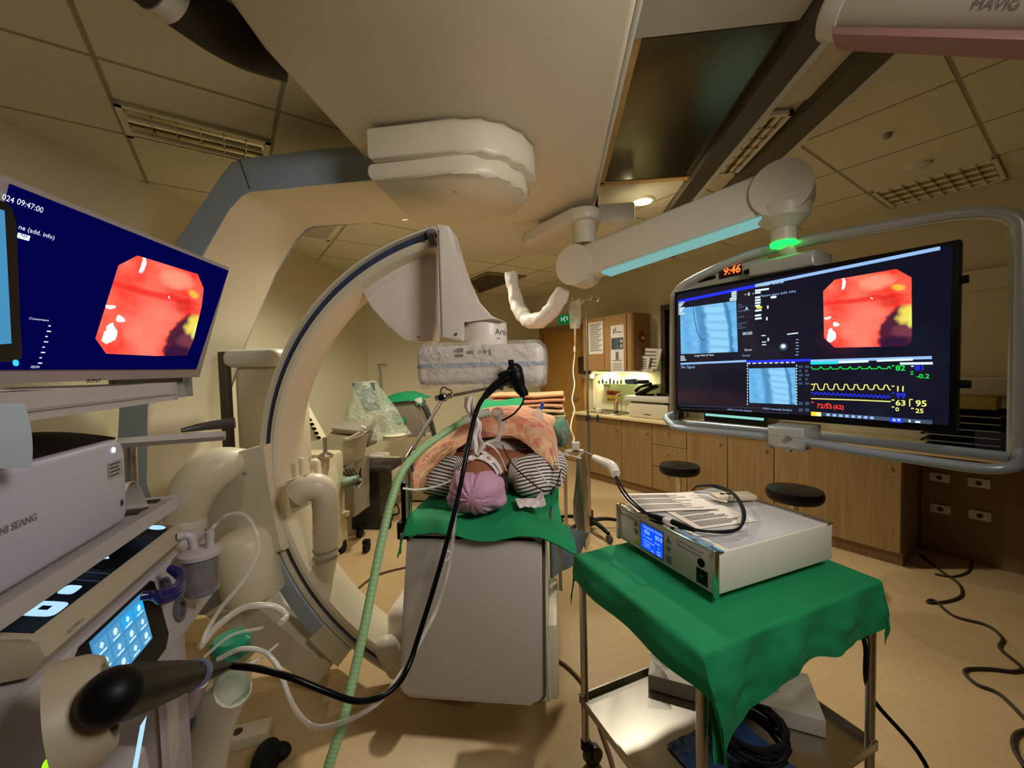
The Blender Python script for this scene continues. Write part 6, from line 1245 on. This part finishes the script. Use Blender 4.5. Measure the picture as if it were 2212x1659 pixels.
# cables on the floor at the right
def fl(*pts): return [atZ(x, y, .008) for x, y in pts]
CB = mat('dark_floor_cable', S(52, 44, 34), .6)
mb = MB(); mb.tube(fl((1985, 1195), (2035, 1235), (2070, 1260), (2077, 1285), (2050, 1298), (2010, 1302), (2004, 1298), (2020, 1298), (2060, 1330), (2130, 1350), (2165, 1378), (2160, 1400), (2205, 1440), (2190, 1450), (2140, 1445), (2092, 1445), (2085, 1455), (2110, 1478), (2160, 1500), (2230, 1570)), .0075, 8, 8); tag(mb.build('floor_cable', CB), 'dark cable winding across the floor at the far right', 'cable')
mb = MB(); mb.tube(fl((2100, 1190), (2095, 1230), (2060, 1245), (2020, 1240)), .006, 8, 6); tag(mb.build('floor_cable', CB), 'short dark cable on the floor below the socket plates', 'cable')
mb = MB(); mb.tube(fl((2230, 1575), (2195, 1585), (2190, 1615), (2215, 1660)), .008, 8, 6); tag(mb.build('floor_cable', CB), 'dark cable loop at the bottom right corner of the floor', 'cable')
mb = MB(); mb.tube(fl((1188, 1418), (1225, 1440), (1260, 1478), (1284, 1520), (1296, 1570), (1320, 1640), (1330, 1700)), .008, 8, 6); tag(mb.build('floor_cable', mat('brown_cable', S(96, 68, 40), .6)), 'brown cable curving over the floor between table and trolley', 'cable')
# ------------------------------------------------------------------ blankets on the patient
BLK = mat('patchwork_blanket', S(214, 140, 110), .85, bump=.3, bs=120)
def blk_nodes():
    M = BLK; h = NT(M); b = M.node_tree.nodes['Principled BSDF']
    mp = h.n('ShaderNodeMapping'); mp.inputs['Scale'].default_value = (5.2, 4.4, 5.2); mp.inputs['Rotation'].default_value = (0, .1, .12); h.put(mp.inputs[0], h.tc.outputs['Object'])
    v = h.n('ShaderNodeTexVoronoi', feature='SMOOTH_F1'); v.inputs['Smoothness'].default_value = .55; v.inputs['Randomness'].default_value = .25; h.put(v.inputs['Vector'], mp.outputs[0])
    sp = h.n('ShaderNodeSeparateColor'); h.put(sp.inputs[0], v.outputs['Color']); r = h.n('ShaderNodeValToRGB'); r.color_ramp.interpolation = 'EASE'; e = r.color_ramp.elements
    cols = [S(240, 164, 138), S(232, 146, 124), S(240, 206, 150), S(238, 174, 142), S(206, 176, 134), S(242, 180, 150), S(220, 136, 116)]
    e[0].color = cols[0]; e[1].position = .16; e[1].color = cols[1]
    for k in range(2, 7): q = e.new(k*.145); q.color = cols[k]
    h.put(r.inputs[0], sp.outputs[0]); f = h.noise(h.tc.outputs['Object'], 30, 3); h.put(b.inputs['Base Color'], h.mix(h.math('MULTIPLY', f, .18), r.outputs[0], S(196, 126, 104)))
blk_nodes()
def interp(tab, t):
    n = len(tab)-1; x = t*n; i = min(int(x), n-1); f = x-i
    p0, p1, p2, p3 = tab[max(i-1, 0)], tab[i], tab[i+1], tab[min(i+2, n)]
    return .5*((2*p1)+(p2-p0)*f+(2*p0-5*p1+4*p2-p3)*f*f+(3*p1-p0-3*p2+p3)*f**3)
row0 = [atY(*q) for q in ((895, 1056, 1.46), (925, 1015, 1.52), (965, 978, 1.57), (1005, 950, 1.62), (1060, 936, 1.68), (1105, 938, 1.68), (1145, 958, 1.62), (1178, 988, 1.58), (1196, 1008, 1.56))]
row1 = [atY(*q) for q in ((893, 1022, 1.56), (925, 985, 1.62), (968, 945, 1.66), (1008, 915, 1.71), (1060, 905, 1.76), (1108, 908, 1.76), (1150, 925, 1.70), (1188, 955, 1.66), (1206, 985, 1.64))]
row2 = [atY(*q) for q in ((905, 1000, 1.75), (935, 965, 1.80), (975, 925, 1.84), (1015, 898, 1.88), (1065, 886, 1.92), (1110, 888, 1.92), (1150, 900, 1.90), (1186, 922, 1.86), (1204, 960, 1.84))]
row3 = [V((p.x*1.02, p.y+.40, p.z-.02)) for p in row2]; row4 = [V((p.x*1.0-.0, p.y+1.15, 1.02+(p.z-1.02)*.55)) for p in row2]
rows = [row0, row1, row2, row3, row4]
def blk(u, v):
    p = interp([interp(r, u) for r in rows], v); d = .012*N_.noise(V((u*7, v*7, 5)))+.005*N_.noise(V((u*22, v*18, 2)))
    if v < .05: p = p-UZ*(.012*((.05-v)/.05)**2)
    return p+UZ*d+V((0, -.5*d, 0))
mb = MB(); mb.grid(blk, 90, 60, .034); tag(mb.build('blanket', BLK, None, 75), 'pink and orange patchwork blanket arched over the chest of the patient', 'blanket')
# stack of folded blankets and the steel stand they lie on, beyond the feet
STK = [('orange folded blanket, topmost of the stack beyond the feet', S(216, 160, 112)), ('pinkish folded blanket, second from the top of the stack', S(206, 140, 108)), ('tan folded blanket in the middle of the stack', S(208, 156, 116)), ('cream folded blanket, fourth from the top of the stack', S(206, 176, 132)), ('greyish green folded blanket, lowest of the stack', S(150, 148, 104))]
sx0, sx1 = atY(1062, 870, 3.5).x, atY(1218, 870, 3.5).x; zt0 = atY(1140, 851, 3.5).z
for k, (lab, col) in enumerate(STK):
    h1 = .040; z1 = zt0-k*.044
    def fold(p, q, z1=z1, k=k):
        a = 2*math.pi*q; x = sx0+(sx1-sx0)*p+.012*math.sin(k*2.1); yy = 3.66+.17*math.copysign(abs(math.cos(a))**.4, math.cos(a)); zz = z1-h1/2+h1*.5*math.copysign(abs(math.sin(a))**.7, math.sin(a))
        return V((x, yy-.006*k, zz+.005*math.sin(p*8+k)+.004*N_.noise(V((p*9, q*5, k)))))
    mb = MB(); mb.grid(fold, 36, 28, -.004); tag(mb.build('folded_blanket', mat('folded_%d' % k, col, .9, var=.1, vs=9, bump=.3, bs=90), None, 70), lab, 'blanket', 'folded blankets beyond the feet')
zs = zt0-5*.044-.006; st = thing('blanket_stand', 'steel side stand behind the table carrying the folded blankets', 'stand', ((sx0+sx1)/2, 3.66, 0))
mb = MB(); mb.box(((sx0+sx1)/2, 3.66, zs-.012), (sx1-sx0+.06, .46, .02), bev=.004); mb.build('shelf', STEEL, st)
for x in (sx0, sx1):
    for y in (3.47, 3.85):
        mb = MB(); mb.cyl((x, y, 0), (x, y, zs-.02), .014, n=12); mb.build('leg', STEEL, st)
mb = MB(); mb.grid(lambda p, q: atY(1035+90*p, 872+18*q+3*math.sin(p*5), 3.2)+V((0, .22*(1-q), .0)), 16, 8, .02); tag(mb.build('green_towel', GREEN), 'folded green towel in front of the left end of the blanket stack', 'towel')
# wrapped green bundle and face mask at the right of the patient
gb = thing('drape_bundle', 'green cloth bundle in clear wrap at the right edge of the table', 'bundle', atY(1213, 960, 2.15))
c = atY(1212, 935, 2.15); mb = MB(); mb.ell(c, (.045, .12, .075)); 
for v in mb.bm.verts: v.co += (v.co-c).normalized()*.014*N_.noise(v.co*30)
mb.build('cloth', mat('deep_green_cloth', S(14, 120, 82), .7, bump=.4, bs=60), gb, 60)
mb = MB(); mb.ell(c, (.052, .128, .084));
for v in mb.bm.verts: v.co += (v.co-c).normalized()*.012*N_.noise(v.co*40)
mb.build('wrap', CLEAR, gb, 60)
mk = thing('oxygen_mask', 'clear oxygen mask with blue valve lying on the blanket', 'mask', atY(1160, 905, 1.95)); c = atY(1160, 897, 1.95)
mb = MB(); mb.lathe([(.035, -.02), (.034, 0), (.02, .03), (.008, .04), (0, .04)], c, (.4, -.3, .7), 20); mb.build('shell', CLEARTUBE, mk); mb = MB(); mb.cyl(c+V((.02, -.01, .03)), c+V((.03, -.015, .06)), .008, n=12); mb.build('valve', mat('valve_blue', S(60, 90, 220), .4), mk)
# ------------------------------------------------------------------ holder arm clamped to the table, with the endoscope
ha = thing('holder_arm', 'chrome jointed holder arm clamped to the left table rail', 'holder arm', atY(878, 1145, 1.36))
yh = 1.36
mb = MB(); mb.box(atY(876, 1142, yh), (.045, .05, .06), bev=.004); mb.box(atY(872, 1105, yh)+V((0, .03, 0)), (.03, .04, .20), bev=.006); mb.build('clamp', BLACK, ha)
mb = MB(); mb.cyl(atY(884, 1130, yh), atY(882, 1005, yh), .011, n=16); mb.build('post', CHROME, ha)
mb = MB(); mb.cyl(atY(866, 1155, yh-.03), atY(877, 1152, yh-.03), .007); mb.cyl(atY(867, 1155, yh-.03), atY(864, 1196, yh-.03), .004, n=8); mb.build('clamp_lever', STEEL, ha)
for x in (875, 888):
    mb = MB(); mb.cyl(atY(x, 1018, yh-.014), atY(x, 990, yh-.014), .0105, n=14); mb.lathe([(0, .006), (.012, .004), (.0125, 0), (.0, 0)], atY(x, 990, yh-.014), n=14); mb.build('post_socket', CHROME, ha)
mb = MB(); mb.tube([atY(880, 992, yh), atY(894, 966, yh+.02)], [.016, .012], 14, 1); mb.build('knuckle', CHROME, ha)
j = atY(958, 858, 1.46)
mb = MB(); mb.cyl(atY(890, 972, yh+.01), j, .0065, n=12); mb.build('rod', STEEL, ha)
mb = MB(); mb.ell(j, .018); mb.cyl(j+V((-.03, 0, -.004)), j+V((.035, 0, .006)), .011, n=16); mb.build('ball_joint', CHROME, ha)
mb = MB(); mb.lathe([(.011, 0), (.012, .010), (.009, .014), (0, .014)], j+V((-.002, -.012, 0)), (-.1, -1, .1), 18); mb.build('lock_knob', BLACK, ha)
mb = MB(); mb.tube([j+V((-.012, 0, .012)), atY(953, 842, 1.46), atY(958, 836, 1.46), atY(968, 841, 1.46), atY(976, 845, 1.46), atY(974, 854, 1.46), j+V((.02, 0, .008))], .0035, 8, 5); mb.build('wing_handle', STEEL, ha)
mb = MB(); mb.cyl(j, atY(1070, 836, 1.50), .006, n=12); mb.build('rod', STEEL, ha)
for x, y, s_ in ((1062, 842, .02), (1082, 836, .024), (1104, 832, .024), (1122, 830, .02)):
    mb = MB(); mb.box(atY(x, y, 1.50), (.022, .02, s_), Matrix.Rotation(R(12), 3, 'Y'), bev=.003); mb.build('grip_block', STEEL, ha)
mb = MB(); mb.cyl(atY(1060, 838, 1.50), atY(1128, 826, 1.50), .005, n=10); mb.build('grip_rod', STEEL, ha)
tt = thing('gauze_tie', 'white gauze strip knotted round the holder rod, hanging down', 'gauze', atY(1025, 870, 1.44))
def gz_(p, q):
    x = interp([V((v, 0, 0)) for v in (1015, 1014, 1022, 1030, 1026, 1034, 1030)], q).x; y = 856+128*q; w_ = interp([V((v, 0, 0)) for v in (22, 20, 14, 22, 24, 26, 4)], q).x
    return atY(x+(p-.5)*w_, y, 1.43+.012*math.sin(p*9+q*11))
mb = MB(); mb.grid(gz_, 14, 40, .003); mb.build('strip', GAUZE, tt, 70)
# endoscope
sco = thing('endoscope', 'black flexible endoscope clamped above the patient, its long cable running to the cart', 'endoscope', atY(1115, 810, 1.47))
ye = 1.47
mb = MB(); mb.ell(atY(1112, 803, ye), (.030, .026, .032)); mb.tube([atY(1108, 792, ye), atY(1116, 815, ye), atY(1122, 836, ye), atY(1130, 848, ye), atY(1133, 856, ye)], [.024, .028, .022, .018, .016], 16, 5); mb.build('control_body', BLACK, sco, 60)
mb = MB(); mb.cyl(atY(1105, 788, ye), atY(1103, 781, ye), .010, n=12); mb.box(atY(1104, 780, ye), (.02, .014, .010), bev=.003); mb.build('valve', BLACKM, sco)
mb = MB(); mb.tube([atY(1108, 800, ye-.02), atY(1090, 804, ye-.03), atY(1076, 812, ye-.03)], [.007, .006, .007], 8, 3); mb.build('lever', BLACKM, sco)
mb = MB(); mb.tube([atY(1104, 812, ye), atY(1080, 826, ye-.01), atY(1060, 842, ye-.02), atY(1046, 858, ye-.03)], [.020, .017, .014, .011], 14, 4); mb.build('strain_relief', BLACK, sco, 60)
mb = MB(); mb.tube([atY(1132, 854, ye), atY(1128, 872, 1.5), atY(1112, 892, 1.54), atY(1094, 904, 1.56), atY(1084, 908, 1.57)], .0035, 8, 8); mb.build('insertion_tube', BLACK, sco)
CP = [(1050, 852, 1.44), (1036, 872, 1.41), (1024, 905, 1.37), (1015, 945, 1.33), (1004, 1000, 1.28), (990, 1070, 1.235), (968, 1160, 1.18), (940, 1260, 1.13), (905, 1372, 1.07), (882, 1440, 1.02), (855, 1482, .97), (815, 1508, .93), (765, 1514, .89), (700, 1492, .86), (630, 1464, .84), (560, 1445, .83), (495, 1438, .83)]
mb = MB(); mb.tube([atY(*p) for p in CP], [.0085]*4+[.0075]*13, 12, 8); mb.build('universal_cord', mat('black_cord', S(9, 9, 12), .25), sco, 60)
e0 = atY(495, 1438, .83); big = sc0+sdir*.035
mb = MB(); mb.tube([e0, e0*.72+big*.28, e0*.38+big*.62, e0*.12+big*.88, big], [.008, .016, .026, .031, .030], 22, 6); mb.ell(big, .0305); mb.build('plug_body', BLACK, sco, 60)
a_, b_ = e0*.52+big*.48, e0*.58+big*.42; mb = MB(); mb.tube([a_, b_], [.0250, .0235], 22, 1); mb.build('plug_band', mat('slate_band', S(96, 108, 140), .4), sco)
# ------------------------------------------------------------------ breathing circuit
bt = thing('breathing_tube', 'pale green corrugated breathing hose from the mouthpiece down to the lower left', 'hose', atY(860, 1040, 1.29))
GT = [(1004, 908, 1.55), (950, 942, 1.46), (905, 975, 1.38), (868, 1020, 1.30), (846, 1080, 1.245), (826, 1160, 1.19), (806, 1260, 1.13), (786, 1360, 1.07), (764, 1460, 1.02), (740, 1560, .97), (712, 1650, .93), (690, 1740, .9)]
P = crom([atY(*p) for p in GT], 34)
mb = MB(); mb.tube(P, [(.0135 if k % 4 < 2 else .0128)+.0035*(1-k/len(P))*0 for k in range(len(P))], 14, 1); mb.build('hose', mat('pale_green_hose', S(164, 206, 150), .4, sss=.0), bt, 30)
mb = MB(); mb.tube([atY(1002, 909, 1.55), atY(1030, 897, 1.57), atY(1058, 891, 1.58)], [.0175, .0165, .017], 16, 3); mb.build('connector', mat('frosted_connector', S(196, 200, 186), .35), bt, 60)
mb = MB(); mb.ell(atY(1074, 892, 1.58), (.026, .022, .022)); mb.tube([atY(1078, 896, 1.58), atY(1084, 918, 1.585), atY(1078, 940, 1.585), atY(1074, 952, 1.585)], [.02, .013, .0115, .012], 14, 4); mb.build('swivel_elbow', film('frosted_clear', S(226, 216, 204), .85, .25), bt, 60)
mb = MB(); mb.tube([atY(1074, 950, 1.585), V((PX+.005, hy+.10, hz+.12)), V((PX, hy+.095, hz+.09))], [.0075, .0065, .006], 10, 4); mb.build('airway_tube', CLEARTUBE, bt, 60)
mb = MB(); mb.tube([atY(1012, 948, 1.40), atY(1000, 1020, 1.30), atY(985, 1095, 1.25), atY(978, 1165, 1.24), atY(968, 1230, 1.24), atY(945, 1310, 1.22), atY(915, 1372, 1.15), atY(882, 1430, 1.05), atY(842, 1490, .97), atY(800, 1530, .93), atY(740, 1560, .92), atY(680, 1570, .93), atY(640, 1535, .95), atY(615, 1480, .97), atY(600, 1440, .98), atY(570, 1408, .98), atY(520, 1402, .97), atY(470, 1425, .95)], .0065, 10, 8); tag(mb.build('clear_tube', CLEARTUBE), 'long clear suction tube hanging in front of the grey table panel', 'tube')
mb = MB(); mb.tube([atY(974, 1196, 1.236), atY(966, 1189, 1.23), atY(960, 1196, 1.23), atY(957, 1208, 1.23), atY(966, 1210, 1.23), atY(972, 1200, 1.236)], .003, 8, 4); mb.tube([atY(957, 1206, 1.23), atY(951, 1214, 1.23)], .003, 8, 1); tag(mb.build('tube_clip', WHITE), 'small white pinch clip on the clear tube in front of the grey panel', 'clip')
tz = TT+.040
mb = MB(); mb.grid(lambda p, q: atZ(1112+60*p+8*q, 1078+18*q-12*max(0, p-.75)*4*(1-q), tz+.012)+UZ*(.008*N_.noise(V((p*6, q*5, 8)))+.015*max(0, p-.8)*3), 16, 8, .003); tag(mb.build('gauze_pad', GAUZE), 'crumpled white gauze pad on the green sheet right of the cap', 'gauze')
mb = MB(); mb.tube([atY(1085, 962, 1.55), atY(1105, 1000, 1.47), atY(1140, 1035, 1.42), atY(1175, 1060, 1.40), atY(1200, 1050, 1.44), atY(1212, 1015, 1.52)], .0022, 6, 8); tag(mb.build('sensor_wire', BLACKM), 'thin black sensor wire across the striped gown at the right shoulder', 'wire')
mb = MB(); mb.tube([atY(1198, 960, 1.6), atY(1206, 1000, 1.55), atY(1212, 1030, 1.50), atY(1214, 1052, 1.46)], .003, 6, 8); mb.tube([atY(1160, 1010, 1.5), atY(1180, 1040, 1.45), atY(1200, 1050, 1.44)], .003, 6, 6); tag(mb.build('sensor_leads', WHITE), 'white sensor leads hanging beside the right end of the blanket', 'wire')
mb = MB(); mb.tube([atY(870, 1055, 1.34), atY(900, 1058, 1.36), atY(940, 1052, 1.38), atY(975, 1038, 1.40)], .004, 8, 6); tag(mb.build('white_tube', mat('white_tube', S(220, 226, 206), .4)), 'thin white tube curving over the green sheet at the left of the cap', 'tube')
# ------------------------------------------------------------------ steel post with transducer bracket
sp_ = thing('shield_post', 'slim upright steel shield post at the right side of the table', 'post', atY(1255, 1180, 1.95))
mb = MB(); mb.prism([atY(x, y, 1.95) for x, y in ((1246, 985), (1254, 985), (1259, 1060), (1266, 1190), (1254, 1170), (1238, 1118), (1238, 1085), (1243, 1040))], V((.03, .10, 0)), bev=.003); mb.build('blade', STEEL, sp_)
mb = MB(); mb.box(atY(1240, 974, 1.93), (.09, .03, .012), bev=.003); mb.box(atY(1244, 966, 1.93), (.035, .03, .05), bev=.004); mb.build('bracket', OFFW, sp_)
mb = MB(); mb.cyl(atY(1215, 980, 1.92), atY(1256, 990, 1.92), .006, n=10); mb.cyl(atY(1222, 972, 1.92), atY(1224, 985, 1.92), .006, n=8); mb.build('stopcock', mat('pinkish_clear', S(222, 202, 196), .3), sp_)
mb = MB(); mb.cyl(atY(1216, 930, 2.0), atY(1240, 968, 1.95), .006, n=10); mb.build('bracket_rod', STEEL, sp_)
# ------------------------------------------------------------------ drip stand
bs_ = atZ(1274, 1122, .10); iv = thing('drip_stand', 'slim chrome drip stand on a black five-legged base', 'drip stand', V((bs_.x, bs_.y, 0)))
o = V((bs_.x, bs_.y, 0)); zt = atY(1268, 648, o.y).z
mb = MB(); mb.cyl(o+UZ*.08, o+UZ*1.02, .013, n=14); mb.cyl(o+UZ*1.02, o+UZ*zt, .0095, n=14); mb.build('pole', STEEL, iv)
mb = MB(); mb.cyl(o+UZ*1.0, o+UZ*1.05, .022, n=16); mb.cyl(o+UZ*1.025, o+UZ*1.025+V((.07, -.01, 0)), .008, n=10); mb.ell(o+UZ*1.025+V((.085, -.01, 0)), (.014, .012, .034)); mb.build('height_knob', DG, iv)
for k in range(4):
    a = R(20+90*k); d = V((math.cos(a), math.sin(a), 0)); mb = MB(); mb.tube([o+UZ*zt, o+UZ*(zt+.005)+d*.06, o+UZ*(zt-.012)+d*.105, o+UZ*(zt+.01)+d*.125], .0045, 8, 4); mb.ell(o+UZ*(zt+.014)+d*.126, .008, u=10, v=6); mb.build('hook', CHROME, iv)
mb = MB(); mb.lathe([(.03, .05), (.05, .06), (.045, .10), (.025, .13), (0, .13)], o, n=20); mb.build('hub', BLACK, iv)
for k in range(5):
    a = R(72*k-62); d = V((math.cos(a), math.sin(a), 0)); mb = MB(); mb.tube([o+UZ*.09, o+d*.14+UZ*.10, o+d*.29+UZ*.075], [.026, .024, .018], 8, 4, flat=.7); lg = mb.build('leg', BLACK, iv)
    nn = V((-d.y, d.x, 0)); mb = MB(); mb.cyl(o+d*.30-nn*.014+UZ*.035, o+d*.30+nn*.014+UZ*.035, .035, n=18); mb.build('caster', mat('grey_wheel', S(70, 68, 66), .5), lg)
bg = thing('drip_bag', 'clear drip bag with printed label hanging from the drip stand', 'drip bag', V((0, 0, 0)))
yb = o.y-.02; c0 = atY(1242, 668, yb)
mb = MB()
def bagp(p, q): return atY(1242+(p-.5)*2*(9.5 if q < .8 else 9.5-14*(q-.8)), 652+58*q, yb)+V((0, -.022*math.cos((p-.5)*math.pi)*math.sin(min(1, q*1.3+.15)*2.4), 0))
mb.grid(bagp, 12, 14, .02); mb.build('bag', film('bag_film', S(214, 210, 190), .4, .12), bg, 60)
mb = MB()
for k in range(5): mb.quad([atY(1236, 664+k*6, yb-.03), atY(1248-(k % 2)*3, 664+k*6, yb-.03), atY(1248-(k % 2)*3, 666+k*6, yb-.03), atY(1236, 666+k*6, yb-.03)])
mb.build('label_print', INK, bg); mb = MB(); mb.cyl(atY(1242, 708, yb), atY(1242, 722, yb), .012, .008, n=12); mb.build('port', OFFW, bg)
dl = thing('drip_line', 'thin drip line with orange chamber running from the bag to the table', 'drip line', atY(1242, 730, yb))
mb = MB(); mb.cyl(atY(1242, 722, yb), atY(1242, 741, yb), .009, n=12); mb.build('chamber', mat('amber_chamber', S(206, 150, 100), .3), dl); mb = MB(); mb.cyl(atY(1241, 748, yb), atY(1241, 760, yb), .010, n=10); mb.build('roller_clamp', WHITE, dl)
mb = MB(); mb.tube([atY(1242, 740, yb), atY(1241, 770, yb), atY(1238, 800, yb-.2), atY(1241, 830, yb-.5), atY(1236, 862, 2.9), atY(1241, 885, 2.7), atY(1236, 905, 2.5), atY(1233, 925, 2.3), atY(1240, 948, 2.0), atY(1236, 958, 1.95)], .0042, 8, 8); mb.build('line', mat('cream_line', S(232, 216, 176), .4), dl)
# ------------------------------------------------------------------ light
def spot(name, p, tgt, e, col, size=R(130), blend=.8, rad=.07):
    l = bpy.data.lights.new(name, 'SPOT'); l.energy = e; l.color = col; l.spot_size = size; l.spot_blend = blend; l.shadow_soft_size = rad
    o = bpy.data.objects.new(name, l); COL.objects.link(o); o.location = V(p); o.rotation_euler = (V(tgt)-V(p)).to_track_quat('-Z', 'Y').to_euler(); return o
def area(name, p, d, e, col, sx, sy):
    l = bpy.data.lights.new(name, 'AREA'); l.energy = e; l.color = col; l.shape = 'RECTANGLE'; l.size = sx; l.size_y = sy
    o = bpy.data.objects.new(name, l); COL.objects.link(o); o.location = V(p); o.rotation_euler = V(d).to_track_quat('-Z', 'Y').to_euler(); return o
WARM = (1, .92, .74)
p1 = atZ(867, 465, 2.66); p2 = atZ(1388, 433, 2.66)
spot('downward_beam', p1, p1-UZ, 125, WARM, R(150)); spot('downward_beam', p2, p2-UZ, 120, WARM, R(115), .8)
spot('downward_beam', (-.2, 4.7, 2.66), (-.2, 4.7, 0), 90, WARM, R(150))  # unseen lamp added for general light at the back, no fitting
spot('added_fill_beam', (1.0, .25, 2.32), (-.4, 1.65, 1.25), 78, (1, .93, .85), R(125), 1.0, .3)  # added unseen spot, brightens patient and support arm; the boom carries no lamp
spot('downward_beam', (-1.6, .6, 2.66), (-1.6, .6, 0), 10, WARM, R(150))  # weak unseen lamp added at the front left, no fitting there
for b in (3.9, 3.4): area('strip_light_glow', W(4.28, b, 1.385), -UZ, 5, (1, .85, .45), .25, .05)
w = bpy.data.worlds.new('world'); sc.world = w; w.use_nodes = True; w.node_tree.nodes['Background'].inputs[0].default_value = (1, .9, .7, 1); w.node_tree.nodes['Background'].inputs[1].default_value = .05
vs_ = sc.view_settings; vs_.view_transform = 'Standard'; vs_.look = 'None'; vs_.gamma = 1; vs_.use_curve_mapping = False; vs_.exposure = 0.25
sc.display_settings.display_device = 'sRGB'
